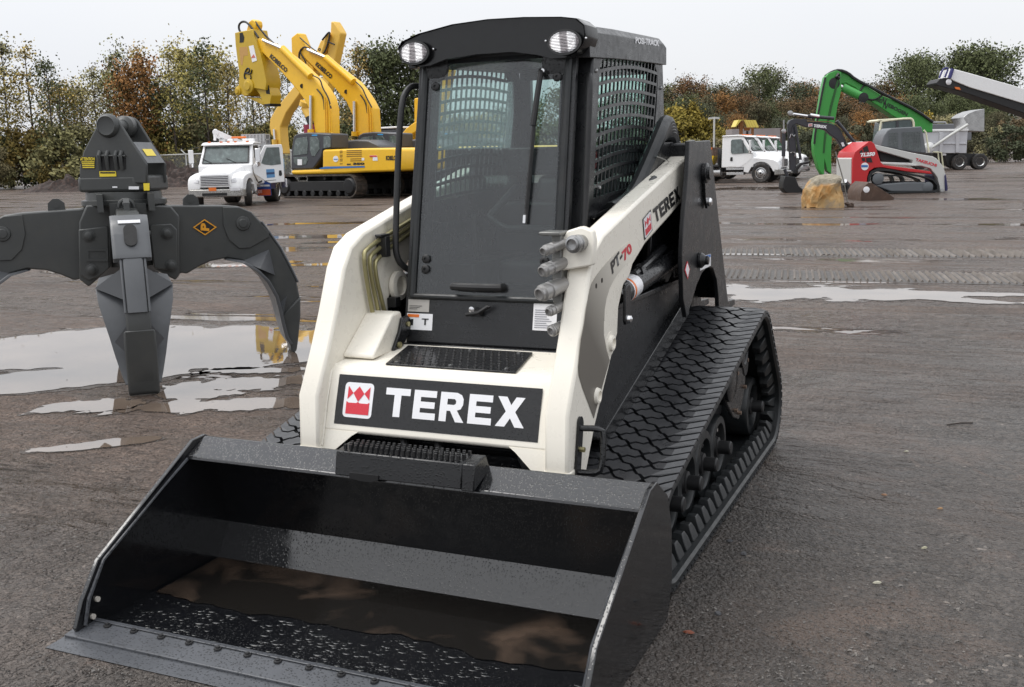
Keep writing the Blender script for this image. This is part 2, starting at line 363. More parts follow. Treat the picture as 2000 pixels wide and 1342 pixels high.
# ---- chassis between the tracks
m = MB()
m.box(-.44, .44, .12, 1.95, .26, .725); m.box(-.43, .43, .42, 1.95, .725, .895); m.box(-.40, .40, 1.15, 1.95, .90, 1.28)
m.prism([(-.3, .02, .3), (.3, .02, .3), (.3, .12, .26), (-.3, .12, .26)], (0, 0, .3)); m.build('chassis', BLKM, LO, bev=.015)
m = MB(); m.loft([[Vector((-.42, y, z)), Vector((.42, y, z)), Vector((.40, y, z+h)), Vector((-.40, y, z+h))] for y, z, h in ((1.5, .9, .45), (1.9, .9, .40), (2.02, .6, .6), (2.03, .35, .5))])
m.build('engine_cover', BLK, LO, bev=.02)
for S in (1, -1):
    m = MB()
    m.prism(yz([(.10, .50), (.30, .86), (.42, .925), (1.30, .925), (1.33, .80), (.16, .475)], S*.47), (S*.03, 0, 0)); m.build('side_panel', BLKD, LO, bev=.004)
    m = MB(); m.strip([(S*.50, .36, .935), (S*.505, 1.30, .935)], (0, 0, -.02), (S*.012, 0, 0)); m.build('panel_flange', BLKD, LO, bev=.003)
    m = MB()
    m.loft([[Vector((S*(.50+a), y, z+b)) for a, b in ((-.03, .02), (.035, .02), (.035, -.075), (.025, -.075), (.025, .008), (-.03, .008))] for y, z in ((.09, .475), (1.33, .835))])
    m.build('fender_rail', BLK, LO, bev=.003)
    # rear tower
    tw = [(1.12, 1.535), (1.21, 1.54), (1.23, 1.535), (1.50, 1.54), (1.52, 1.50), (1.69, 1.17), (1.92, .74), (2.08, .73), (2.09, .70), (1.72, .70), (1.70, .80), (1.66, .88), (1.58, .945), (1.48, .965), (1.36, .945), (1.26, .90), (1.18, .84), (1.09, .78), (1.03, .87), (1.005, 1.06), (1.03, 1.19), (1.10, 1.40)]
    m = MB(); m.prism(yz(tw, S*.565), (S*.02, 0, 0)); m.prism(yz(tw, S*.43), (S*.018, 0, 0)); t_ = m.build('arm_tower', BLKD, LO, bev=.003)
    m = MB(); m.strip(yz([(1.52, 1.50), (1.69, 1.17), (1.90, .76)], S*.448), (S*.117, 0, 0), (0, -.01, 0)); m.build('tower_rear_plate', BLKD, LO)
    m = MB(); c = Vector((S*.585, 1.37, 1.395)); m.lathe(c, (S, 0, 0), [(.045, 0), (.045, .02), (.03, .024), (.03, .034), (.004, .035)], 24)
    m.prism(yz([(1.33, 1.395), (1.40, 1.40), (1.43, 1.28), (1.395, 1.235), (1.36, 1.28)], S*.588), (S*.012, 0, 0)); m.build('pivot_pin', BLK, LO, bev=.002)
    m = MB(); c = Vector((S*.60, 1.39, 1.265)); m.lathe(c, (S, 0, 0), [(.02, 0), (.02, .012), (.014, .02), (.004, .022)], 12); m.build('pin_bolt', CHROME, LO)
    m = MB(); c = Vector((S*.585, 1.30, 1.01)); m.lathe(c, (S, 0, 0), [(.035, 0), (.035, .015), (.02, .03), (.02, .045), (.004, .046)], 16); m.box(*sorted((S*.587, S*.6)), 1.28, 1.36, .985, 1.035); m.build('tie_down_boss', BLK, LO, bev=.003)
    # loader arm
    arm = [(-.235, .42), (-.222, .645), (-.135, .80), (-.07, .93), (.0, 1.09), (.055, 1.165), (.15, 1.212), (.60, 1.318), (1.36, 1.485), (1.34, 1.30), (.65, 1.134), (.49, 1.07), (.45, 1.03), (.375, 1.005), (.315, .93), (.30, .835), (.228, .759), (.043, .55), (-.057, .40)]
    m = MB(); m.prism(yz(arm, S*.445), (S*.085, 0, 0)); am = m.build('loader_arm', CREAM, LO, bev=.011, seg=2)
    m = MB(); m.prism([(S*.444, -.242, .40), (S*.530, -.242, .40), (S*.534, -.242, .455), (S*.44, -.242, .455)], (0, .09, 0)); m.build('arm_foot', CREAM, am, bev=.006)
    for (cy, cz) in ((.215, .815), (.055, .655)):
        m = MB(); m.lathe((S*.528, cy, cz), (S, 0, 0), [(.044, 0), (.044, .003), (.030, .004), (.027, .014), (.019, .016), (.016, .006), (.002, .005)], 28); m.build('pivot_boss', CREAM, am)
# gear seen between arm and chassis (right side): lift cylinders, hoses
for S in (1, -1):
    m = MB(); m.cyl((S*.487, .40, .955), (S*.487, .48, .963), .034); m.lathe((S*.487, .45, .962), Vector((0, .86, .075)), [(.02, 0), (.044, 0), (.046, .01), (.046, .80), (.03, .81)], 24); m.build('lift_cylinder', BLK, LO)
    m = MB(); m.tube([(S*.495, .60, 1.02), (S*.495, .72, 1.035), (S*.49, 1.05, 1.085)], .018, 10); m.cyl((S*.495, .66, 1.025), (S*.495, .70, 1.032), .026, n=6); m.build('hydraulic_line', BLK, LO)
    m = MB(); m.prism(yz([(.36, .86), (.41, .86), (.42, .875), (.42, .995), (.40, 1.01), (.37, 1.005), (.355, .99), (.35, .875)], S*.532), (S*.012, 0, 0)); m.build('cylinder_bracket', BLKD, LO, bev=.003)
    m = MB(); m.lathe((S*.544, .385, .878), (S, 0, 0), [(.016, 0), (.014, .01), (.004, .016)], 12); m.build('bracket_bolt', CHROME, LO)
m = MB(); m.tube([(.35, .85, .9), (.37, .83, 1.1), (.38, .82, 1.2)], .012, 8); m.build('red_hose', flatm('red_hose_rubber', (.4, .02, .02), .4), LO)
m = MB()
m.lathe((.487, .50, .9665), Vector((0, .86, .075)), [(.0475, 0), (.0475, .11)], 24); m.build('cylinder_sticker', DECW, LO)
m = MB(); m.lathe((.487, .51, .9674), Vector((0, .86, .075)), [(.0482, 0), (.0482, .018)], 24); m.build('cylinder_sticker', ORG, LO)

# ---- front cross panel, deck
def py_(z): return -.163-(.61-z)*.30 if z <= .61 else -.163+(z-.61)*.33
m = MB()
prof = [(.24, .775), (.0, .752), (-.09, .745), (-.112, .735), (-.124, .718), (-.163, .61), (py_(.515), .515)]
m.strip([Vector((-.446, a, b)) for a, b in prof], (.892, 0, 0), (0, .012, -.012))
cp = m.build('front_cross_panel', CREAM, LO, bev=.006)
for S in (1, -1):
    P_ = [(S*.446, .515), (S*.30, .515), (S*.325, .5), (S*.415, .425), (S*.446, .425)]
    m = MB(); m.prism([Vector((a, py_(b), b)) for a, b in P_], (0, .014, 0)); m.build('panel_gusset', CREAM, LO)
m = MB(); m.tube([(-.40, -.08, .50), (.40, -.08, .50)], .055, 20); m.box(-.42, .42, -.10, .05, .40, .47); m.build('cross_tube', BLK, LO)
for k, xx in enumerate((-.16, -.02, .3)):
    m = MB(); m.tube([(xx, -.05, .55), (xx+.02, -.15, .49), (xx+.06, -.16, .42), (xx+.05, -.1, .35)], .016, 10, smooth=2); m.build('hydraulic_hose', BLKM, LO)
m = MB(); m.box(-.38, .40, -.19, -.165, .18, .42); m.box(-.42, -.36, -.26, -.1, .15, .44); m.box(.36, .42, -.26, -.1, .15, .44); m.build('quick_coupler', BLK, LO, bev=.006)
def lab(u, v, o=.002):                                     # u across, v height z on the folded panel
    z = v; return Vector((u, py_(z)-o, z))
def labpoly(polys, name, mat, o, parent):
    bm = bmesh.new()
    for P_ in polys:
        vs = [bm.verts.new((a, b, 0)) for a, b in P_]; bm.faces.new(vs)
    g = bm.verts[:]+bm.edges[:]+bm.faces[:]
    bmesh.ops.bisect_plane(bm, geom=g, plane_co=(0, .61, 0), plane_no=(0, 1, 0))
    for v in bm.verts: v.co = lab(v.co.x, v.co.y, o)
    for f in bm.faces:
        f.normal_update()
        if f.normal.y > 0: f.normal_flip()
    bmesh.ops.translate(bm, verts=bm.verts, vec=-LO.location)
    me = bpy.data.meshes.new(name); bm.to_mesh(me); bm.free(); me.materials.append(mat); ob = bpy.data.objects.new(name, me); COL.objects.link(ob); ob.parent = parent; return ob
for S in (1, -1):
    m = MB(); m.tube([Vector((S*.444, a, b)) for a, b in [(py_(.46)-.004, .46), (py_(.53)-.004, .53), (py_(.61)-.004, .61), (-.128, .715), (-.09, .742)]], .005, 6, rr=lambda t: .0045+.001*math.sin(t*160)); m.build('weld_bead', CREAM, LO)
nm = labpoly([[(-.405, .712), (.405, .712), (.405, .538), (-.405, .538)]], 'name_plate', DECB, .0015, LO)
GL = {'T': ([[(0, 1), (0, .76), (.36, .76), (.36, 0), (.64, 0), (.64, .76), (1, .76), (1, 1)]], 1.0),
 'E': ([[(0, 0), (0, 1), (.9, 1), (.9, .77), (.28, .77), (.28, .61), (.85, .61), (.85, .39), (.28, .39), (.28, .23), (.9, .23), (.9, 0)]], .9),
 'R': ([[(0, 0), (0, 1), (.28, 1), (.28, 0)], [(.28, .78), (.28, 1), (.64, 1), (.82, .93), (.9, .8), (.62, .72), (.56, .78)], [(.62, .72), (.9, .8), (.9, .6), (.62, .64)],
        [(.28, .37), (.28, .58), (.56, .58), (.62, .64), (.9, .6), (.82, .45), (.68, .40), (.42, .37)], [(.42, .37), (.68, .40), (.98, 0), (.65, 0)]], .96),
 'X': ([[(0, 0), (.36, .51), (.02, 1), (.37, 1), (.54, .73), (.71, 1), (1.04, 1), (.71, .51), (1.08, 0), (.73, 0), (.54, .29), (.35, 0)]], 1.08)}
def word(x0, y0, h, gap=.17, s='TEREX', wx=1.12):
    r = []; x = x0
    for c in s:
        P_, w_ = GL[c]
        for p in P_: r.append([(x+a*h*wx, y0+b*h) for a, b in p])
        x += (w_+gap)*h*wx
    return r, x
wl, xe = word(-.198, .58, .098, .16, wx=1.02)
kx = (.350+.198)/(xe+.198-.016); wl = [[(-.198+(a+.198)*kx, b) for a, b in p] for p in wl]
labpoly(wl, 'lettering', DECW, .003, nm)
def emblem(x0, y0, s):
    r = .12; W_ = []
    for cx, cy, a0 in ((1-r, r, -90), (1-r, 1-r, 0), (r, 1-r, 90), (r, r, 180)):
        W_ += [(x0+s*(cx+r*math.cos(math.radians(a0+t))), y0+s*(cy+r*math.sin(math.radians(a0+t)))) for t in (0, 30, 60, 90)]
    g = lambda L_: [(x0+s*a, y0+s*b) for a, b in L_]
    red = [g([(.1, .1), (.9, .1), (.9, .38), (.1, .38)]), g([(.12, .9), (.12, .52), (.31, .70)]), g([(.88, .9), (.69, .70), (.88, .52)]), g([(.31, .70), (.5, .46), (.69, .70), (.5, .9)]),
           g([(.1, .38), (.9, .38), (.9, .46), (.83, .42), (.56, .42), (.5, .46), (.44, .42), (.17, .42), (.1, .46)])]
    return [W_], red
wh_, rd_ = emblem(-.372, .565, .122)
labpoly(wh_, 'emblem', DECW, .003, nm); labpoly(rd_, 'emblem', DECR, .0042, nm)
# step plate on the deck
def dz(y): return .752+(y)*.096 if y > 0 else .752+y*.078
m = MB(); st = [(-.235, -.085), (.285, -.085), (.245, .165), (-.28, .165)]
m.prism([Vector((a, b, dz(b)+.002)) for a, b in st], (0, 0, .006)); sp = m.build('step_plate', BLK, LO, bev=.002)
m = MB(); random.seed(4)
for i in range(17):
    for j in range(7):
        a = -.25+i*.031+(j % 2)*.0155; b = -.065+j*.034
        if -.22 < a-(.0) < .25: m.lathe((a, b, dz(b)+.008), (0, 0, 1), [(.008, 0), (.006, .004), (.001, .0045)], 7)
m.build('grip_studs', BLK, sp)
m = MB()
for a, b in ((-.20, -.06), (.02, -.06), (.24, -.06), (-.23, .14), (0, .14), (.2, .14)): m.lathe((a, b, dz(b)+.008), (0, 0, 1), [(.009, 0), (.009, .003), (.003, .005)], 8)
m.build('plate_screw', STEEL, sp, split=True)
# left inner arm: bracket wedge, hinge link, steel lines
m = MB(); m.loft([[Vector((-.446, y, z)), Vector((-.322+dx, y, z)), Vector((-.322+dx, y, .755)), Vector((-.446, y, .755))] for y, z, dx in ((-.04, .77, 0.01), (.13, .90, .0), (.19, .905, -.0), (.235, .80, .0))])
m.build('pivot_bracket', CREAM, LO, bev=.008)
m = MB(); m.prism(yz([(.10, .765), (.13, .75), (.175, .77), (.24, .82), (.25, .86), (.22, .885), (.18, .88), (.155, .83)], -.32), (.014, 0, 0)); m.build('cab_lock_link', BLK, LO, bev=.004)
m = MB(); m.cyl((-.307, .215, .85), (-.300, .215, .85), .010); m.cyl((-.307, .14, .78), (-.298, .14, .78), .012); m.build('link_bolt', BRASS, LO, split=True)
for k, (dx, dyy, tz) in enumerate(((0, 0, 0), (.0, .045, -.02), (.0, .09, -.04))):
    m = MB(); m.tube([(-.425, .155+dyy, .88), (-.425, .10+dyy*.8, 1.12+tz), (-.425, .13+dyy, 1.155+tz), (-.425, .50, 1.245+tz*1.2), (-.425, .9, 1.33+tz*1.2)], .009, 10, smooth=2); m.build('steel_line', BRASS, LO)
m = MB(); m.box(-.44, -.395, .225, .26, 1.11, 1.19); m.box(-.43, -.40, .2, .27, 1.19, 1.2); m.box(-.44, -.40, .29, .33, .90, .94); m.build('line_clamp', BLKM, LO, bev=.003, split=True)
m = MB(); m.lathe((-.44, .37, .98), (1, 0, 0), [(.06, 0), (.06, .02), (.04, .024), (.04, .01), (.002, .01)], 24); m.build('arm_eye', CREAM, LO)

# ---- cab
HX = .37
def yp(z): return .30+.196*(z-.77)
def yd(z): return yp(z)-.075
for S in (1, -1):
    m = MB(); m.loft([[Vector((S*.305, yp(z), z)), Vector((S*HX, yp(z), z)), Vector((S*HX, yp(z)+.07, z)), Vector((S*.305, yp(z)+.07, z))] for z in (.76, 1.3, 1.93)]); m.build('cab_pillar', BLKD, LO, bev=.01)
    m = MB()
    out_ = [(yp(.9)+.06, .9), (yp(1.3)+.06, 1.3), (yp(1.6)+.06, 1.6), (yp(1.93)+.06, 1.93), (1.0, 1.95), (1.46, 1.96), (1.50, 1.60), (1.57, 1.53), (1.60, 1.1), (1.55, .9), (1.0, .9), (.6, .9)]
    inn = [(.50, 1.32), (.52, 1.42), (.55, 1.6), (.595, 1.825), (.65, 1.86), (1.33, 1.885), (1.39, 1.83), (1.37, 1.7), (1.27, 1.37), (1.22, 1.34), (.9, 1.33), (.6, 1.315)]
    out2 = [out_[1], (yp(1.42)+.06, 1.42), out_[2], out_[3], (.65, 1.945), (1.33, 1.955), out_[5], out_[6], (1.57, 1.40), (1.58, 1.30), (1.0, 1.22), (.6, 1.22)]
    out2[0] = (yp(1.25)+.06, 1.25)
    m.ring(yz(out2, S*.345), yz(inn, S*.345), (S*.024, 0, 0)); m.prism(yz([(yp(.8)+.06, .8), (yp(1.25)+.06, 1.25), (.6, 1.22), (1.0, 1.22), (1.58, 1.30), (1.62, .9)], S*.345), (S*.024, 0, 0))
    sw = m.build('cab_side_wall', BLKD, LO, bev=.002)
    # guard mesh of the side window
    m = MB(); NC = 16; NR = 11
    def edge(zf): return None
    def bl(y, z): # is inside window
        import bisect
        c = False; n_ = len(inn)
        for i in range(n_):
            a, b = inn[i], inn[(i+1) % n_]
            if (a[1] > z) != (b[1] > z) and y < (b[0]-a[0])*(z-a[1])/(b[1]-a[1])+a[0]: c = not c
        return c
    def G(u, v):   # u 0..1 front->rear, v 0..1 bottom->top
        yf = .495+.10*v; yr = 1.24+.16*v; y = yf+(yr-yf)*u; zb = 1.315+.03*u; zt = 1.85+.04*u; z = zb+(zt-zb)*v
        z += .022*math.sin(math.pi*u)*(1 if v > .02 else .3) - .028*(u*u)*(1-v)*0; return y, z
    xg = S*.362
    for i in range(NC+1):
        u = i/NC; w_ = .0045; L0 = [G(u, v/12) for v in range(13)]
        m.strip([Vector((xg, a-w_, b)) for a, b in L0], (0, 2*w_, 0), (S*.006, 0, 0))
    for j in range(NR+1):
        v = j/NR; w_ = .0065; L0 = [G(u/20, v) for u in range(21)]
        m.strip([Vector((xg-S*.0012, a, b-w_)) for a, b in L0], (0, 0, 2*w_), (S*.0085, 0, 0))
    m.build('window_guard', BLKD, sw)
    m = MB(); m.prism(yz(inn, S*.335), (S*.004, 0, 0)); m.build('side_glass', GLSS, sw)
    m = MB()
    for a, b in ((.565, 1.36), (.62, 1.895), (.82, 1.905), (1.02, 1.91), (1.22, 1.915), (1.43, 1.78), (1.41, 1.55), (.54, 1.8), (.5, 1.25), (.80, 1.29), (1.15, 1.31)): m.lathe((S*.369, a, b), (S, 0, 0), [(.009, 0), (.008, .006), (.002, .009)], 10)
    m.build('wall_bolt', STEEL, sw, split=True)
m = MB(); m.strip([(.372, .46, 1.258), (.372, 1.2, 1.335)], (.02, 0, .004), (0, 0, -.012)); m.build('wall_ledge', BLKD, LO)
# rear wall with window
m = MB(); o_ = [(-.345, .9), (.345, .9), (.345, 1.95), (-.345, 1.95)]; i_ = [(-.29, 1.36), (.29, 1.36), (.29, 1.85), (-.29, 1.85)]
m.ring([Vector((a, 1.47, b)) for a, b in o_], [Vector((a, 1.47, b)) for a, b in i_], (0, .03, 0)); m.build('cab_rear_wall', BLKD, LO)
m = MB(); m.box(-.29, .29, 1.48, 1.484, 1.36, 1.85); m.build('rear_glass', GLSS, LO)
# roof
m = MB()
secs = []
for y, zt in ((.44, 1.965), (.8, 1.985), (1.2, 2.0), (1.44, 2.008), (1.485, 1.995)):
    zb = zt-.125 if y < 1.46 else zt-.11
    secs.append([Vector((-HX-.012, y, zb)), Vector((-HX-.012, y, zt-.035)), Vector((-HX+.012, y, zt-.008)), Vector((-HX+.05, y, zt)), Vector((0, y, zt+.008)), Vector((HX-.05, y, zt)), Vector((HX-.012, y, zt-.008)), Vector((HX+.012, y, zt-.035)), Vector((HX+.012, y, zb)), Vector((0, y, zb+.02))])
m.loft(secs); rf = m.build('roof', BLKD, LO, bev=.003)
# visor with the two work lights
m = MB()
topc = [(-.385, 1.895), (-.395, 1.915), (-.375, 1.94), (-.30, 1.965), (-.15, 1.99), (0, 1.998), (.15, 1.995), (.30, 1.985), (.36, 1.975), (.39, 1.95), (.395, 1.915)]
botc = [(.385, 1.885), (.36, 1.855), (.315, 1.838), (.26, 1.838), (.20, 1.855), (.10, 1.872), (-.05, 1.872), (-.18, 1.862), (-.25, 1.842), (-.31, 1.838), (-.36, 1.855)]
ol = topc+botc
def vis(y, k, dz_=0): return [Vector((a*k, y+(.03 if b < 1.9 else 0)*0+(b-1.9)*-.12*0, 1.92+(b-1.92)*k+dz_)) for a, b in ol]
m.loft([vis(.385, .965), vis(.372, .99), vis(.39, 1.0), vis(.50, 1.0, .0)]); vz = m.build('visor', BLKV, LO)
for S in (1, -1):
    m = MB(); c = Vector((S*.312, .372, 1.893))
    a_ = [c+Vector((.064*math.cos(t), .0, .044*math.sin(t))) for t in [2*math.pi*k/32 for k in range(32)]]
    b_ = [c+Vector((.066*math.cos(t), -.012, .046*math.sin(t))) for t in [2*math.pi*k/32 for k in range(32)]]
    c_ = [c+Vector((.058*math.cos(t), -.012, .038*math.sin(t))) for t in [2*math.pi*k/32 for k in range(32)]]
    d_ = [c+Vector((.03*math.cos(t), .02, .02*math.sin(t))) for t in [2*math.pi*k/32 for k in range(32)]]
    m.loft([a_, b_, c_]); hl = m.build('work_light', flatm('lamp_bezel', (.03, .03, .03), .3), LO)
    m = MB(); m.loft([[p+Vector((0, -.002, 0)) for p in c_], [p+Vector((0, -.008, 0)) for p in [c+(q-c)*.8 for q in c_]], [c+(q-c)*.3+Vector((0, -.013, 0)) for q in c_]])
    nl = NT('lamp_lens_%s' % ('near' if S > 0 else 'far')); v = nl.co((1, 1, 1)); wv = nl.n('ShaderNodeTexWave', bands_direction='Z'); nl.L(v, wv.inputs[0]); wv.inputs['Scale'].default_value = 60
    wv2 = nl.n('ShaderNodeTexWave', bands_direction='X'); nl.L(v, wv2.inputs[0]); wv2.inputs['Scale'].default_value = 5; wv2.inputs['Distortion'].default_value = 2
    nl.set(Base_Color=nl.mix(nl.ramp(wv2.outputs[0], [(.3, 0.), (.6, 1.)]), (.16, .15, .16), (.6, .6, .62)), Metallic=.5, Roughness=.22, Normal=nl.bump(nl.math('ADD', nl.math('MULTIPLY', wv.outputs[0], .3), nl.noise(v, 22, 3, .6)), .7, .012))
    m.build('lens', nl.m, hl)
    m = MB()
    for dx in (-.078, .078): m.lathe(c+Vector((dx, .005, .01)), (0, -1, 0), [(.005, 0), (.004, .004), (.001, .005)], 8)
    m.build('lamp_screw', CHROME, hl, split=True)
# door
def dp(x, z, o=0.): return Vector((x, yd(z)-o, z))
m = MB()
o_ = [(-.335, .775), (.335, .775), (.335, 1.3), (.33, 1.87), (-.33, 1.87), (-.335, 1.3)]
i_ = [(-.275, .965), (.275, .965), (.275, 1.3), (.27, 1.85), (-.27, 1.85), (-.275, 1.3)]
m.ring([dp(a, b) for a, b in o_], [dp(a, b) for a, b in i_], (0, .03, 0)); dr = m.build('cab_door', BLKD, LO, bev=.004)
m = MB(); m.tube([dp(-.305, .955, .0), dp(-.302, 1.87, .0)], .016, 10); m.tube([dp(.305, .955, .0), dp(.302, 1.87, .0)], .016, 10); m.tube([dp(-.305, .955, .002), dp(.305, .955, .002)], .012, 10)
m.build('door_seal', RUB, dr)
m = MB(); m.prism([dp(-.285, .955, .004), dp(.285, .955, .004), dp(.28, 1.865, .004), dp(-.28, 1.865, .004)], (0, .006, 0)); m.build('door_glass', GLS, dr)
m = MB()
for a, b in ((-.255, 1.84), (.255, 1.83)): m.lathe(dp(a, b-.0, .006), (0, -1, 0), [(.06, 0), (.055, .006), (.01, .009)], 28)
m.build('hinge_cover', BLK, dr, split=True)
m = MB()
for a, b in ((-.25, 1.10), (-.25, 1.06), (.25, 1.10), (.25, 1.06), (-.25, 1.765), (.262, 1.775)): m.lathe(dp(a, b, .006), (0, -1, .1), [(.017, 0), (.017, .006), (.012, .009), (.006, .009), (.005, .004), (.001, .004)], 20)
m.build('glass_bolt', BLKM, dr, split=True)
m = MB(); m.tube([dp(-.115, 1.0, .0), dp(-.115, 1.0, .035), dp(.085, 1.0, .035), dp(.085, 1.0, .0)], .016, 10, smooth=1); m.build('door_handle', BLKM, dr)
m = MB(); m.tube([dp(-.055, .895, .02), dp(.0, .905, .03), dp(.04, .93, .03), dp(.045, .925, .03)], .008, 8); m.cyl(dp(-.005, .905, 0), dp(-.005, .905, .03), .014); m.build('door_latch', BLKM, dr)
m = MB(); m.lathe(dp(-.03, .915, .02), (0, -1, 0), [(.012, 0), (.012, .01), (.002, .012)], 14); m.build('latch_key_cap', CHROME, dr)
m = MB(); m.tube([dp(.20, 1.80, .02), dp(.205, 1.79, .035), dp(.183, 1.60, .03)], .011, 8); m.tube([dp(.185, 1.62, .03), dp(.17, 1.30, .022)], .006, 6); m.tube([dp(.185, 1.70, .014), dp(.168, 1.24, .014)], .008, 6); m.build('wiper', BLKM, dr)
m = MB(); m.cyl(dp(.166, 1.27, .020), dp(.165, 1.24, .018), .007, n=8); m.cyl(dp(.21, 1.80, .01), dp(.21, 1.80, .03), .008, n=8); m.build('wiper_tip', CHROME, dr, split=True)
m = MB(); m.strip([Vector((a, .20+.05*(a/.33)**2, .762)) for a in (-.33, -.2, 0, .2, .33)], (0, -.0, -.03), (0, -.03, 0)); m.box(-.33, .33, .20, .30, .745, .775); m.build('door_sill', BLK, LO, bev=.004)
# stickers on the door
def decal(name, pts, mat, parent, th=.0012, n=(0, -1, 0)): 
    mm = MB(); mm.prism(pts, Vector(n)*th); return mm.build(name, mat, parent)
def dq(x0, x1, z0, z1, o): return [dp(x0, z0, o), dp(x1, z0, o), dp(x1, z1, o), dp(x0, z1, o)]
s1 = decal('data_plate', dq(-.322, -.228, .895, .942, .001), flatm('sticker_grey', (.42, .40, .37), .4), LO)
s2 = decal('warning_sticker', dq(-.325, -.21, .825, .888, .001), DECW, LO)
decal('sticker_band', dq(-.321, -.27, .874, .885, .0026), ORG, s2)
decal('sticker_figure', dq(-.305, -.295, .842, .866, .0026), DECK_, s2); decal('sticker_figure', dq(-.245, -.238, .845, .870, .0026), DECK_, s2); decal('sticker_figure', dq(-.257, -.227, .866, .870, .0026), DECK_, s2)
for k in range(3): decal('sticker_print', dq(-.315, -.28+.01*k, .905+.006*k, .9065+.006*k, .0026), DECK_, s1)
s3 = decal('instruction_sticker', dq(.215, .31, .845, .945, .001), DECW, LO)
for k in range(9): decal('sticker_print', dq(.222, .29-.01*(k % 3), .855+.008*k, .857+.008*k, .0026), flatm('sticker_text_grey', (.2, .2, .24), .5), s3)
# grab rails
m = MB(); m.tube([(-.355, yp(1.80)-.01, 1.775), (-.375, yp(1.76)-.07, 1.775), (-.39, yp(1.6)-.09, 1.70), (-.39, yp(1.2)-.09, 1.2), (-.385, yp(1.1)-.085, 1.10), (-.36, yp(1.04)-.03, 1.05), (-.355, yp(1.04)+.0, 1.05)], .0125, 12, smooth=2); m.build('grab_rail', BLKM, LO)
m = MB(); m.tube([(.36, yp(1.75)+.0, 1.78), (.375, yp(1.75)-.04, 1.775), (.385, yp(1.7)-.055, 1.72), (.385, yp(1.3)-.055, 1.20)], .0125, 12, smooth=2); m.build('grab_rail', BLKM, LO)
# cab interior
m = MB(); m.box(-.22, .22, .85, 1.3, .93, 1.04); m.loft([[Vector((-.2, y, z)), Vector((.2, y, z)), Vector((.2, y+.08, z)), Vector((-.2, y+.08, z))] for y, z in ((1.2, 1.03), (1.27, 1.30), (1.30, 1.40))]); m.build('operator_seat', BLKM, LO, bev=.04, seg=3)
m = MB(); m.tube([(-.26, 1.2, 1.35), (-.27, .8, 1.18), (.27, .8, 1.18), (.26, 1.2, 1.35)], .018, 8, smooth=1); m.cyl((-.25, .75, .95), (-.25, .72, 1.25), .012); m.cyl((.25, .75, .95), (.25, .72, 1.25), .012); m.box(-.34, -.20, .6, 1.2, .9, 1.05); m.box(.20, .34, .6, 1.2, .9, 1.05); m.build('control_console', BLKM, LO, bev=.01)
m = MB(); m.box(-.345, .345, .3, 1.47, .84, .88); m.build('cab_floor', BLKM, LO)
m = MB(); m.loft([[Vector((a, .95, z)), Vector((a+w_, .95, z)), Vector((a+w_, .97, z)), Vector((a, .97, z))] for a, z, w_ in ((.14, 1.43, .08), (.13, 1.47, .1), (.13, 1.5, .1))]); m.build('red_tag', flatm('red_tag', (.5, .02, .03), .5), LO)
# hose bundle, rear cross frame
m = MB()
for k in range(5):
    o = .028*k; m.tube([(.40+o*.3, .62+o, 1.27), (.41, .84+o*1.2, 1.30+o*.3), (.42, .98+o*1.1, 1.40+o*.2), (.45-o*.3, 1.12+o*.8, 1.56), (.44, 1.26+o*.5, 1.63-.012*k), (.43, 1.38+o*.2, 1.60-.012*k), (.43, 1.46, 1.46)], .033, 10, smooth=2)
m.build('hose_bundle', RUB, LO)
m = MB(); m.tube([(.47, 1.02, 1.475), (.485, 1.10, 1.46), (.48, 1.17, 1.45)], .003, 6); m.build('hose_tie', STEEL, LO)
m = MB(); m.tube([(.42, .55, 1.25), (.43, .8, 1.31), (.47, .95, 1.38)], .017, 8, smooth=2); m.tube([(.44, .45, 1.235), (.46, .75, 1.31), (.49, .92, 1.385)], .014, 8, smooth=2); m.tube([(.41, .35, 1.18), (.42, .6, 1.24), (.45, .8, 1.30)], .013, 8, smooth=2); m.build('arm_hose', RUB, LO, split=True)
m = MB()
for y in (.62, .74, .82): m.cyl((.44, y, 1.285+(y-.6)*.2), (.475, y+.03, 1.30+(y-.6)*.2), .014, n=8)
m.build('hose_fitting', STEEL, LO, split=True)
m = MB(); m.box(-.56, .565, 1.30, 1.50, 1.40, 1.53); m.build('tower_cross_frame', BLKD, LO, bev=.01)
# coupler plate and hydraulic couplers on the near arm
m = MB(); m.prism([(x, y_, z) for x, y_, z in ((.435, -.02, 1.10), (.545, -.02, 1.12), (.55, -.01, 1.20), (.54, .0, 1.235), (.50, .0, 1.25), (.45, .0, 1.235), (.43, -.01, 1.20))], (0, .04, 0)); m.build('coupler_plate', CREAM, LO, bev=.006)
def coup(c, d, r, ln, mat=STEEL, nm_='hydraulic_coupler'):
    mm = MB(); mm.lathe(c, d, [(.3*r, -.05), (r*.9, -.05), (r*.95, 0), (r, .004), (r, ln*.35), (r*.86, ln*.38), (r*.86, ln*.5), (r, ln*.52), (r, ln*.8), (r*.8, ln*.84), (r*.8, ln), (r*.62, ln+.002), (r*.58, ln-.008), (.002, ln-.01)], 26); return mm.build(nm_, mat, LO)
DCP = Vector((-.35, -.9, -.18))
coup(Vector((.50, -.02, 1.195)), Vector((-.1, -1, 0)), .030, .055)
COUPM = paint('coupler_grey', (.42, .41, .40), .35, .3, metal=.5)
coup(Vector((.425, -.04, 1.185)), DCP, .019, .065, COUPM); coup(Vector((.425, -.045, 1.12)), DCP, .023, .07, COUPM); coup(Vector((.42, -.05, 1.045)), DCP, .029, .075, COUPM)
coup(Vector((.425, -.05, .975)), DCP, .018, .04, COUPM); coup(Vector((.425, -.065, .905)), DCP, .021, .02, COUPM)
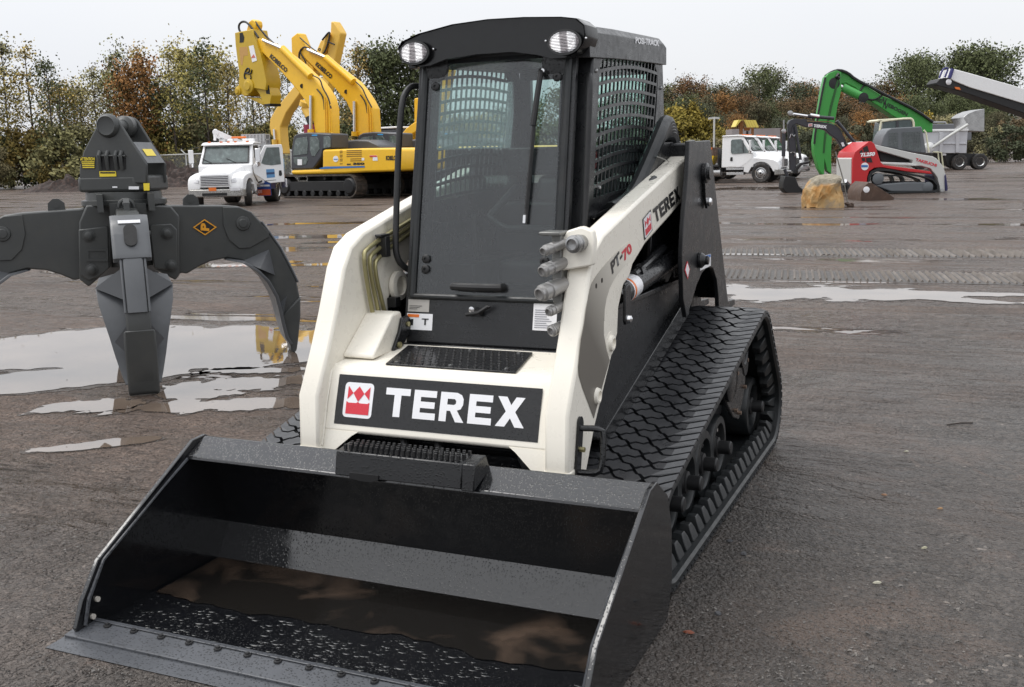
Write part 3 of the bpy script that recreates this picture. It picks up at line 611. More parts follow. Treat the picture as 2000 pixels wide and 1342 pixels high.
m = MB(); m.box(.405, .44, -.03, .03, .99, 1.23); m.box(.37, .445, -.06, .03, 1.222, 1.235); m.build('coupler_manifold', paint('manifold_grey', (.22, .22, .21), .4, .3, metal=.5), LO, bev=.004)
# grab handle on the arm side
m = MB(); hp = []
for k in range(9): a = math.pi*k/8; hp.append((-.125+.022*math.cos(a), .595+.03*math.sin(a)))
for k in range(9): a = math.pi+math.pi*k/8; hp.append((-.155+.022*math.cos(a), .455+.03*math.sin(a)))
m.prism(yz(hp, .532), (.008, 0, 0)); gh = m.build('handle_plate', BLK, LO)
m = MB(); m.tube([(.538, -.128, .585), (.59, -.115, .585), (.615, -.11, .575), (.615, -.135, .45), (.59, -.15, .44), (.538, -.155, .44)], .0105, 10, smooth=1); m.build('grab_handle', BLK, LO)
m = MB(); m.cyl((.54, -.14, .515), (.556, -.14, .515), .010, n=6); m.build('handle_bolt', BRASS, LO)

# ---- decals on the near arm side (x = .53 plane)
XA = .5312
def ap(a, b): p = un(a, b, 'x', XA); return Vector((XA, p.y, p.z))
Zs = crop(1060, 440, 6.667); Zt = crop(1060, 620, 4.194)
gd = [Zs(1010, 300), Zs(880, 430), Zs(760, 570), Zs(680, 680), Zs(630, 770), Zs(600, 900), Zs(565, 1080), Zs(535, 1300), Zt(312, 180), Zt(290, 400), Zt(296, 480), Zt(330, 590), Zt(418, 826), Zt(430, 780), Zt(480, 590), Zt(548, 350), Zt(525, 280), Zt(500, 140), Zt(500, 0), Zs(800, 1250), Zs(805, 1100), Zs(830, 950), Zs(870, 820), Zs(930, 700), Zs(1010, 590), Zs(1110, 480), Zs(1200, 380), Zs(1240, 290), Zs(1200, 200), Zs(1120, 210)]
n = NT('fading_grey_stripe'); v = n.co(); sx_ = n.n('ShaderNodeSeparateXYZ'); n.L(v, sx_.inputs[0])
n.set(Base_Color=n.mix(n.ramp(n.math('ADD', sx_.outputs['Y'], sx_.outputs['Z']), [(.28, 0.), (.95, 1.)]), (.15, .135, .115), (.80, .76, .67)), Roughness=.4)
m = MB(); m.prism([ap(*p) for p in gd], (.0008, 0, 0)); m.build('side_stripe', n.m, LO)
def quadmap(P00, P10, P01): # unit square -> plane
    return lambda a, b: P00+(P10-P00)*a+(P01-P00)*b
def mapped(polys, f, name, mat, parent, th):
    mm = MB()
    for p in polys: mm.prism([f(a, b) for a, b in p], th)
    return mm.build(name, mat, parent)
Zq = crop(1040, 240, 3.356)
XB = .5325
def ap2(p): q_ = un(p[0], p[1], 'x', XB); return Vector((XB, q_.y, q_.z))
f = quadmap(ap2(Zq(808, 658)), ap2(Zq(970, 497)), ap2(Zq(790, 568)))
wl, xe = word(0, 0, 1, .17); xe -= .17
mapped([[(a/xe, b) for a, b in p] for p in wl], f, 'lettering', DECK_, LO, (.0008, 0, 0))
f = quadmap(ap2(Zq(737, 760)), ap2(Zq(783, 700)), ap2(Zq(726, 635)))
w1, r1 = emblem(0, 0, 1)
mapped([[(-.06, -.05), (1.06, -.05), (1.06, 1.05), (-.06, 1.05)]], f, 'emblem', DECK_, LO, (.0006, 0, 0))
f2 = lambda a, b: f(a, b)+Vector((.0006, 0, 0)); mapped(w1, f2, 'emblem', DECW, LO, (.0008, 0, 0)); f3 = lambda a, b: f(a, b)+Vector((.0016, 0, 0)); mapped(r1, f3, 'emblem', DECR, LO, (.0008, 0, 0))
def text_mesh(s, bold=.02, res=3):
    cu = bpy.data.curves.new('t', 'FONT'); cu.body = s; cu.size = 1; cu.offset = bold; cu.resolution_u = res
    ob = bpy.data.objects.new('t', cu); COL.objects.link(ob); dg = bpy.context.evaluated_depsgraph_get(); me = bpy.data.meshes.new_from_object(ob.evaluated_get(dg))
    bpy.data.objects.remove(ob); return me
def text(name, s, P00, P10, P01, mat, parent, bold=.02, lift=None, th=.002):
    me = text_mesh(s, bold); xs = [v.co.x for v in me.vertices]; ys = [v.co.y for v in me.vertices]; x0, x1, y0, y1 = min(xs), max(xs), min(ys), max(ys)
    P00, P10, P01 = Vector(P00), Vector(P10), Vector(P01); n = (P10-P00).cross(P01-P00).normalized()
    if n.dot(CAM-P00) < 0 and lift is None: n = -n
    if lift is not None: n = Vector(lift)
    o0 = root_of(parent).location
    for v in me.vertices: v.co = P00+(P10-P00)*((v.co.x-x0)/(x1-x0))+(P01-P00)*((v.co.y-y0)/(y1-y0))+n*th-o0
    me.name = name; me.materials.clear(); me.materials.append(mat); ob = bpy.data.objects.new(name, me); COL.objects.link(ob); ob.parent = parent; return ob
text('lettering', 'PT-', ap2(Zs(905, 640)), ap2(Zs(1045, 440)), ap2(Zs(880, 490)), DECK_, LO, .04, (1, 0, 0), .0008)
text('lettering', '70', ap2(Zs(1060, 475)), ap2(Zs(1170, 340)), ap2(Zs(1025, 350)), DECR, LO, .04, (1, 0, 0), .0008)
m = MB()
for a, b in ((768, 718), (693, 790)): p = ap(*Zs(a, b)); m.cyl(p, p+Vector((.0015, 0, 0)), .009, n=18)
m.build('arm_hole', flatm('hole_dark', (.03, .025, .02), .8), LO, split=True)
def txp(a, b): p = un(a, b, 'x', .5865); return Vector((.5865, p.y, p.z))
m = MB(); m.prism([txp(1367, 502), txp(1388, 496), txp(1388, 519), txp(1367, 529)], (.001, 0, 0)); ts = m.build('tower_sticker', DECW, LO)
m = MB(); m.prism([txp(1367+.5, 502.5), txp(1387, 497), txp(1387, 502), txp(1367.5, 508)], (.0022, 0, 0)); m.build('sticker_band', flatm('blue_decal', (.03, .16, .5), .4), ts)
m = MB(); m.prism([txp(1342, 510), txp(1347, 526), txp(1343, 546), txp(1337, 528)], (.001, 0, 0)); ts = m.build('diamond_sticker', DECR, LO)
m = MB(); m.prism([txp(1342, 514), txp(1345.6, 526), txp(1342.6, 542), txp(1338.6, 528)], (.0022, 0, 0)); m.build('sticker_face', DECW, ts)
def rfp(a, b): p = un(a, b, 'x', .3835); return Vector((.3835, p.y, p.z))
text('lettering', 'POSI-TRACK', rfp(1241, 85), rfp(1287, 90.5), rfp(1241, 72), DECW, rf, .03, (1, 0, 0), .001)

# ---- bucket
BK = MB()
BW = .865
bp = [(-.475, .438), (-.372, .488), (-.355, .482), (-.262, .16), (-.268, .10), (-.33, .022), (-1.0, .012)]
BK.strip([Vector((-BW+.012, a, b)) for a, b in bp[:3]], (2*BW-.024, 0, 0), (0, .004, .012))
bk = BK.build('bucket', BUCK, LO, bev=.003)
m = MB(); m.strip([Vector((-BW+.012, a, b)) for a, b in [(-.366, .484), (-.325, .36), (-.268, .135)]], (2*BW-.024, 0, 0), (0, .012, 0)); m.build('back_plate', BUCK, bk)
m = MB(); m.strip([Vector((-BW+.012, a, b)) for a, b in [(-.268, .135), (-.345, .016)]], (2*BW-.024, 0, 0), (0, .012, 0)); m.build('heel_plate', BUCK, bk)
m = MB(); m.strip([Vector((-BW+.012, a, b)) for a, b in [(-.345, .016), (-.99, .016)]], (2*BW-.024, 0, 0), (0, 0, -.012)); m.build('floor_plate', BUCK, bk)
sp_ = [(-.43, .498), (-.36, .503), (-.235, .42), (-.19, .3), (-.185, .12), (-.23, .01), (-.35, .003), (-1.02, .003), (-1.035, .03), (-1.0, .11), (-.92, .22)]
for S in (1, -1):
    m = MB(); m.prism(yz(sp_, S*(BW-.012)), (S*.016, 0, 0)); m.build('side_plate', BUCK, bk, bev=.003)
    m = MB(); m.tube([Vector((S*(BW-.016), a, b)) for a, b in ((-.44, .455), (-.60, .375), (-.9, .215), (-.975, .11), (-1.0, .03))], .007, 6, rr=lambda t: .006+.0015*math.sin(t*170)); m.build('weld_bead', BDIRTY, bk)
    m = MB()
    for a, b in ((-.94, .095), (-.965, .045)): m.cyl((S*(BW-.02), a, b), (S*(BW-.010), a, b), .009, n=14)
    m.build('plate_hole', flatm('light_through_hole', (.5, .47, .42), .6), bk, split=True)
m = MB(); m.strip([(-BW-.02, -.95, .030), (-BW-.02, -1.055, .016)], (2*BW+.04, 0, 0), (0, 0, -.014)); m.strip([(-BW-.0, -.945, .0325), (-BW-.0, -.965, .034)], (2*BW, 0, 0), (0, 0, -.005)); m.build('cutting_edge', BDIRTY, bk, bev=.003)
m = MB(); m.strip([(-BW-.025, -1.0, .010), (-BW-.025, -1.125, .004)], (2*BW+.05, 0, 0), (0, 0, -.003)); m.build('bolt_on_edge', BDIRTY, bk, bev=.001)
m = MB()
for k in range(15): m.lathe((-.78+k*.111, -.975, .028), (0, 0, 1), [(.013, 0), (.012, .004), (.007, .005), (.007, .009), (.002, .01)], 8)
m.build('edge_bolt', BLKM, bk, split=True)
# tread step on the bucket's top edge
m = MB(); g0 = -.20; g1 = .27
m.loft([[Vector((x, -.50+dy_, .455)), Vector((x, -.485+dy_, .535)), Vector((x, -.40, .545)), Vector((x, -.37, .49)), Vector((x, -.44, .455))] for x, dy_ in ((g0, 0), (g1, 0))])
m.prism([Vector((g1, -.50, .45)), Vector((g1, -.485, .535)), Vector((g1, -.40, .545)), Vector((g1, -.37, .49))], (.045, 0, .0)); st_ = m.build('bucket_step', BLK, bk, bev=.004)
m = MB()
for k in range(22):
    for j in range(4): x = g0+.025+k*.02+(.01 if j % 2 else 0); y = -.475+j*.021; m.box(x, x+.009, y, y+.009, .538, .556)
m.build('step_teeth', BLKM, st_)
m = MB(); m.prism([(g0+.06, -.503, .45), (g0+.10, -.503, .445), (g0+.14, -.503, .445), (g0+.17, -.503, .455), (g0+.17, -.503, .47), (g0+.06, -.503, .47)], (0, .012, 0)); m.build('step_tab', BLKM, st_)
dm_ = NT('clear_drops_on_black'); dm_.set(Base_Color=(.006, .007, .008), Roughness=.13, IOR=1.5); m = MB(); rd = random.Random(5)
for k in range(850):
    x = rd.uniform(-.83, .84); y = rd.uniform(-.93, -.62) if rd.random() < .9 else rd.uniform(-.62, -.5)
    if noise.noise(Vector((x*4, y*5, 2))) < -.22 or y > -.72+.05*noise.noise(Vector((x*3, 1, 0))): continue
    r = rd.uniform(.002, .0075)*(1.6 if rd.random() < .12 else 1); st2 = rd.uniform(1, 2.6)
    secs = []
    for q0, hh_ in ((1, 0), (.88, .12), (.5, .2), (.05, .22)): secs.append([Vector((x+math.cos(t)*r*q0*st2, y+math.sin(t)*r*q0, .0168+hh_*r)) for t in [2*math.pi*i/9 for i in range(9)]])
    m.loft(secs)
wd = m.build('water_drops', dm_.m, bk); wd['kind'] = 'stuff'
nw = NT('silty_water_painted_reflections'); v = nw.co(); a_ = nw.noise(v, 3.2, 3, .5, .8)
nw.set(Base_Color=nw.mix(nw.ramp(a_, [(.53, 0.), (.76, 1.)]), (.010, .009, .008), (.075, .052, .038)), Roughness=nw.ramp(a_, [(.5, .04), (.6, .12)]))  # patches put soft brown reflections into the silty water's base colour
m = MB(); random.seed(3); P_ = []
for k in range(60):
    t = k/59; x = .84-1.68*t; P_.append(Vector((x, -.70+.05*noise.noise(Vector((x*3, 1, 0)))+.03*noise.noise(Vector((x*13, 2, 0))), .0185)))
P_ += [Vector((-.845, -.348, .0185)), Vector((.845, -.348, .0185))]
m.prism(P_, (0, 0, .0015)); rw = m.build('rain_water', nw.m, None, origin=(0, -.5, 0)); tag(rw, 'thin brown rain water with painted reflections lying at the back of the black loader bucket', 'water', kind='stuff')
# ================================================================ the four-tined grapple standing in the puddle
GC = Vector((-4.07, 2.66, 0)); GF = Frame(GC, (.707, .707)); HF = Frame(GC, (.956, .29))
GR = thing('scrap_grapple', 'dark grey four-tined scrap grapple standing on its tips in a puddle', 'grapple', GC)
GP = paint('grey_green_grapple_paint', (.058, .061, .06), .40, .2, bumpy=.06, dirt=((.07, .068, .06), .4))
GPL = paint('grey_tine_paint', (.095, .10, .107), .36, .2, bumpy=.06)
def gz(a, b): return GF.l(GF.px(*ZA(a, b), 0))
# inner plate + tine, traced on the tine's own plane, thickness built both sides
tin = [(455, 470), (500, 478), (722, 478), (790, 483), (842, 505), (880, 545), (915, 592), (960, 655), (1005, 740), (1032, 800), (1044, 860), (1046, 940), (1037, 1040), (1030, 1062), (1000, 1050), (985, 1030), (965, 960), (950, 895), (938, 850), (900, 785), (855, 740), (800, 708), (740, 698), (670, 712), (620, 735), (570, 765), (545, 760), (530, 786), (505, 775), (470, 740)]
def gpt(p, y): l = gz(*p); return GF.w(l.x, y, l.z)
def make_tine():
    m = MB(); m.prism([gpt(p, -.075) for p in tin], GF.Y*.15); t = m.build('tine', GP, GR, bev=.012)
    # flared shovel plate along the inner curve
    inner = [(735, 705), (800, 712), (855, 745), (900, 790), (938, 855), (952, 900), (968, 965), (987, 1030), (1008, 1060)]
    wd = [.09, .22, .245, .235, .205, .185, .16, .13, .11]
    m = MB(); secs = []
    for p, w_ in zip(inner, wd):
        l = gz(*p); 
        secs.append([GF.w(l.x-.012, -w_, l.z), GF.w(l.x-.012, w_, l.z), GF.w(l.x+.012, w_, l.z+.008), GF.w(l.x+.012, -w_, l.z+.008)])
    m.loft(secs); m.build('shovel_plate', GPL, t, bev=.004)
    m = MB()
    for sy in (-1, 1):
        for A, B, Cc, wv in (((800, 712), (915, 662), (940, 770), .25), ((952, 900), (990, 855), (975, 960), .17)):
            a, b, c = gz(*A), gz(*B), gz(*Cc)
            ap_ = GF.w(b.x, sy*.076, b.z); base = [GF.w(a.x, sy*.076, a.z), GF.w(c.x, sy*.076, c.z), GF.w(a.x*.5+c.x*.5-.01, sy*wv, a.z*.6+c.z*.4)]
            m.add([ap_]+base, [(0, 1, 3), (0, 3, 2), (0, 2, 1), (1, 2, 3)])
    m.build('gusset', GPL, t, split=True)
    m = MB(); wp_ = [(922, 600), (963, 655), (1008, 740), (1035, 800)]; secs = []
    for p in wp_:
        l = gz(*p); secs.append([GF.w(l.x+dx, y_, l.z) for y_, dx in ((-.062, -.02), (-.062, .010), (-.05, .016), (.05, .016), (.062, .010), (.062, -.02))])
    m.loft(secs); m.build('wear_strip', GPL, t, bev=.003)
    m = MB()
    for sy in (-1, 1): m.tube([GF.w(gz(*p).x+.006, sy*.075, gz(*p).z) for p in ((880, 545), (915, 592), (960, 655), (1005, 740), (1034, 800))], .008, 6)
    m.build('rib_edge', GPL, t, split=True)
    # wear tip
    m = MB(); pts = [(965, 940), (1046, 858), (1046, 940), (1036, 1045), (1030, 1085), (1018, 1096), (1006, 1085), (1003, 1050), (985, 1020)]
    m.prism([gpt(p, -.098) for p in pts], GF.Y*.196); m.build('wear_tip', GP, t, bev=.012)
    m = MB(); b_ = gz(805, 552)
    for sy in (-1, 1):
        m.lathe(GF.w(b_.x, sy*.075, b_.z), GF.Y*sy, [(.055, 0), (.055, .02), (.05, .028), (.034, .03), (.03, .036), (.004, .037)], 24)
    m.build('pin_head', GP, t, split=True)
    m = MB()
    for sy in (-1, 1):
        cv = [(722, 485), (790, 486), (840, 507), (915, 592), (915, 610), (835, 655), (790, 658), (745, 620), (722, 560)]
        m.prism([gpt(p, sy*.076) for p in cv], GF.Y*sy*.012)
    m.build('pin_plate', GP, t, bev=.004, split=True)
    m = MB(); e = gz(590, 466); m.prism([GF.w(e.x-.06, -.02, e.z-.03), GF.w(e.x+.06, -.02, e.z-.03), GF.w(e.x+.055, -.02, e.z+.03), GF.w(e.x+.02, -.02, e.z+.06), GF.w(e.x-.02, -.02, e.z+.06), GF.w(e.x-.055, -.02, e.z+.03)], GF.Y*.04); m.cyl(GF.w(e.x, -.026, e.z+.015), GF.w(e.x, .026, e.z+.015), .02); m.build('lifting_eye', GP, t)
    return t
T0 = make_tine()
for k in (1, 2, 3):
    c = copy_tree(T0, GR); c.rotation_euler = (0, 0, -math.pi/2*k)
T0['label'] = 'near right tine with an orange diamond emblem'
# centre body: hub plates with bolts between tines, cylinders and rotator
def zat(a, b): return GF.px(*ZA(a, b), 0).z
m = MB()
z1, z0 = zat(320, 470), zat(150, 810)
m.lathe((GC.x, GC.y, z0+.1), (0, 0, 1), [(.02, 0), (.18, .02), (.2, .2), (.2, z1-z0-.25), (.24, z1-z0-.1), (.02, z1-z0-.1)], 24); m.build('hub', GP, GR)
for s in (-1, 1):
    L_ = [(150, 475), (300, 468), (255, 560), (255, 730), (160, 812), (120, 780), (120, 545)] if s < 0 else [(320, 468), (500, 478), (535, 520), (535, 760), (520, 785), (430, 740), (400, 560)]
    m = MB(); m.prism([gpt(p, -.20) for p in L_], GF.Y*.40); m.build('hub_cheek', GP, GR, bev=.012)
    m = MB(); L_ = [(118, 575), (240, 560), (245, 735), (200, 770), (160, 785), (122, 760)] if s < 0 else [(410, 555), (500, 550), (525, 575), (525, 720), (500, 745), (430, 735)]
    m.prism([gpt(p, -.222) for p in L_], GF.Y*.02)
    m.build('bolted_plate', GP, GR, bev=.008)
m = MB()
for a, b in ((160, 600), (172, 740), (482, 590), (500, 722)):
    l = gz(a, b); m.lathe(GF.w(l.x, -.222, l.z), -GF.Y, [(.042, 0), (.042, .012), (.028, .014), (.028, .03), (.02, .034), (.003, .034)], 20)
m.build('hub_bolt', GP, GR, split=True)
m = MB(); m.ring([gpt(p, -.224) for p in ((150, 652), (240, 652), (240, 705), (150, 705))], [gpt(p, -.224) for p in ((160, 662), (230, 662), (230, 695), (160, 695))], -GF.Y*.008); m.build('cover_frame', GP, GR)
# near cylinder cover of the front tine: channel with slot
FF = Frame(GC, (.707, -.707)); FF = Frame(GC, GF.X.to_tuple()[:2])
yf = -.86
def fz(a, b, y): return GF.px(*ZA(a, b), y)
oc = [gz(*p) for p in ((722, 478), (790, 483), (842, 505), (880, 545), (915, 592), (938, 625))]
def ocp(t, x, o=0.):
    t = min(max(t, 0), .999)*(len(oc)-1); i = int(t); q_ = oc[i].lerp(oc[i+1], t-i); return GF.w(x, -q_.x-.012-o, q_.z+o*.3)
m = MB(); sec = [[ocp(k/10, x, d) for x, d in ((-.12, -.10), (-.12, 0), (-.10, .012), (.10, .012), (.12, 0), (.12, -.10))] for k in range(2, 11)]
m.loft(sec); m.build('cylinder_cover', GPL, GR, bev=.004)
m = MB(); c = ocp(.62, 0, .016); u_ = (ocp(.8, 0)-ocp(.4, 0)).normalized(); r_ = GF.X; nn_ = u_.cross(r_); nn_ = nn_ if nn_.dot(GF.Y) < 0 else -nn_
pts = [c+r_*.042*math.cos(t)+u_*(.05*math.sin(t)+(.035 if math.sin(t) > 0 else -.035)) for t in [2*math.pi*k/24 for k in range(24)]]
m.prism(pts, nn_*.006); m.build('cover_slot', flatm('slot_dark', (.006, .006, .006), .6), GR)
m = MB(); c = ocp(.40, 0, .016); m.prism([c+r_*x+u_*y_ for x, y_ in ((-.07, -.012), (.07, -.012), (.07, .012), (-.07, .012))], nn_*.004); m.build('white_tag', DECW, GR)
m = MB(); l = fz(265, 598, -.5); l2 = fz(420, 598, -.5); m.cyl(l, l+GF.X*.05, .022, n=8); m.cyl(l2-GF.X*.05, l2, .022, n=8); m.build('cylinder_pin', GP, GR, split=True)
m = MB(); e = fz(318, 488, -.42); m.tube([e+GF.X*.05*math.cos(t)+Vector((0, 0, .055*math.sin(t))) for t in [math.pi*k/8 for k in range(9)]], .015, 8); m.build('lifting_eye', GP, GR)
m = MB(); a, b = fz(245, 470, -.34), fz(400, 470, -.34); m.prism([a, b, b-Vector((0, 0, .09)), a-Vector((0, 0, .09))], GF.Y*.05); m.box(-.19, -.15, -.5, -.2, z1-.04, z1+.08, GF); m.box(.15, .19, -.5, -.2, z1-.04, z1+.08, GF); m.build('top_bracket', GP, GR)
# rotator flanges
def cz(b): return zat(310, b)
m = MB(); zz = lambda b: cz(b)-cz(478)
m.lathe((GC.x, GC.y, cz(478)), (0, 0, 1), [(.10, 0), (.29, 0), (.30, .01), (.30, zz(454)), (.27, zz(450)), (.265, zz(420)), (.20, zz(418)), (.1, zz(418))], 48); m.build('rotator_flange', GP, GR)
m = MB(); z_ = cz(418)
m.lathe((GC.x, GC.y, z_), (0, 0, 1), [(.1, 0), (.64, 0), (.655, .015), (.655, cz(358)-z_), (.64, cz(352)-z_), (.1, cz(352)-z_)], 8, ) if False else m.loft([[HF.w(a, b, z) for a, b in ((-.235, -.213), (.20, -.213), (.275, -.15), (.275, .17), (.2, .2), (-.2, .2), (-.25, .14), (-.25, -.17))] for z in (z_, cz(352))])
m.build('rotator_housing', GP, GR, bev=.02)
# hanger: two triangular cheeks with the pin
def hp_(a, b, y): return HF.px(*ZA(a, b), y)
hang = [(118, 385), (118, 320), (135, 250), (200, 125), (212, 106), (240, 95), (268, 103), (285, 118), (345, 215), (405, 305), (405, 388)]
m = MB(); m.prism([hp_(a, b, -.21) for a, b in hang], HF.Y*.022); m.build('hanger_plate', GP, GR, bev=.012)
offs = HF.Y*.30
m = MB(); m.prism([hp_(a, b, -.21)+offs for a, b in hang], HF.Y*.022); m.build('hanger_plate', GP, GR, bev=.012)
pc = hp_(240, 142, -.21)
m = MB(); m.lathe(pc, -HF.Y, [(.085, -.01), (.085, .0), (.083, .012), (.07, .03), (.066, .035), (.064, .03), (.05, .027), (.003, .027)], 36); m.build('hanger_pin_boss', GP, GR)
m = MB(); m.cyl(pc, pc+HF.Y*.34, .045, n=24); m.lathe(pc+HF.Y*.21, HF.Y, [(.05, 0), (.078, .02), (.078, .08), (.05, .08)], 28); m.build('hanger_pin', GP, GR)
# sloping web on the right between the cheeks
def w3(a, b): return hp_(a, b, -.21)
A, B = w3(333, 200), w3(405, 305)
m = MB(); a0, b0 = A.lerp(B, .1), A.lerp(B, .95); m.prism([a0+HF.Y*.022, b0+HF.Y*.022, b0+HF.Y*.30, a0+HF.Y*.30], -HF.X*.012); m.build('web_plate', GPL, GR)
YEL = flatm('yellow_sticker', (.8, .62, .04), .4)
m = MB(); p, q_ = A.lerp(B, .38), A.lerp(B, .66); m.prism([p+HF.Y*.08+HF.X*.003, q_+HF.Y*.08+HF.X*.003, q_+HF.Y*.23+HF.X*.003, p+HF.Y*.23+HF.X*.003], HF.X*.002); m.build('warning_sticker', YEL, GR)
# front cheek recess with hoses, stickers
HR = crop(130, 210, 6.391)
def hh(a, b, y=-.2125): return HF.px(*HR(a, b), y)
m = MB(); m.prism([hh(*p) for p in ((375, 620), (735, 620), (740, 770), (480, 780), (400, 760))], -HF.Y*.003); m.build('hose_opening', flatm('slot_dark', (.006, .006, .006), .6), GR)
m = MB()
for x in (415, 510, 620, 685): m.tube([hh(x, 545), hh(x, 600)-HF.Y*.018, hh(x+5, 700)-HF.Y*.01, hh(x+10, 775)], .014, 8)
m.tube([hh(395, 600)-HF.Y*.01, hh(740, 605)-HF.Y*.01], .007, 8); m.build('hose_guard', GP, GR, split=True)
m = MB(); m.prism([hh(*p) for p in ((168, 618), (355, 614), (352, 765), (195, 762), (175, 700))], -HF.Y*.003); at_ = m.build('attention_sticker', DECK_, GR)
def ht(s_, a0, b0, a1, b1, mat, y=-.2165, bold=.03): text('lettering', s_, hh(a0, b1, y), hh(a1, b1, y), hh(a0, b0, y), mat, GR, bold)
ht('ATTENTION', 172, 622, 352, 664, YEL)
for k in range(4): 
    m = MB(); b = 674+k*23; a = 188+k*4; m.prism([hh(*p, -.2160) for p in ((a, b), (348, b-2), (348, b+11), (a, b+12))], -HF.Y*.001); m.build('sticker_print', YEL, at_)
m = MB(); m.prism([hh(*p) for p in ((410, 796), (615, 796), (624, 860), (416, 864))], -HF.Y*.003); op_ = m.build('pressure_sticker', YEL, GR)
m = MB(); m.prism([hh(*p, -.2160) for p in ((420, 806), (606, 806), (606, 824), (420, 824))], -HF.Y*.001); m.build('sticker_print', DECK_, op_)
def hb(a, b, y): return HF.px(*HR(a, b), y)
m = MB(); m.prism([hb(*p, -.216) for p in ((778, 985), (905, 985), (905, 1022), (778, 1022))], -HF.Y*.003); m.prism([hb(*p, -.216) for p in ((575, 985), (635, 985), (635, 1003), (575, 1003))], -HF.Y*.003); m.build('white_tag', DECW, GR, split=True)
def hc(a, b): return HF.px(*HR(a, b), -.205)
m = MB(); m.prism([hc(*p)-HF.Y*.03 for p in ((985, 945), (1060, 943), (1060, 1034), (992, 1036))], -HF.Y*.003); m.build('attention_sticker', YEL, GR)
q0 = HF.w(.50, -.465, 0); q1 = HF.w(.665, -.30, 0)
# emblem on the near right tine
def ge(a, b, y=-.078): return GF.px(*ZA(a, b), y)
m = MB(); dm = ((599, 572), (648, 537), (700, 571), (651, 606)); c_ = (649.5, 571.5)
inn_ = [(c_[0]+(a-c_[0])*.84, c_[1]+(b-c_[1])*.84) for a, b in dm]
m.prism([ge(*p, -.0765) for p in dm], -GF.Y*.004); e0 = m.build('diamond_emblem', DECK_, GR)
OR2 = flatm('amber_decal', (.75, .33, .02), .4)
m = MB(); m.ring([ge(*p, -.081) for p in dm], [ge(*p, -.081) for p in inn_], -GF.Y*.003); m.build('emblem_border', OR2, e0)
text('lettering', 'P', ge(668, 588, -.081), ge(668, 556, -.081), ge(632, 584, -.081), OR2, GR, .05)
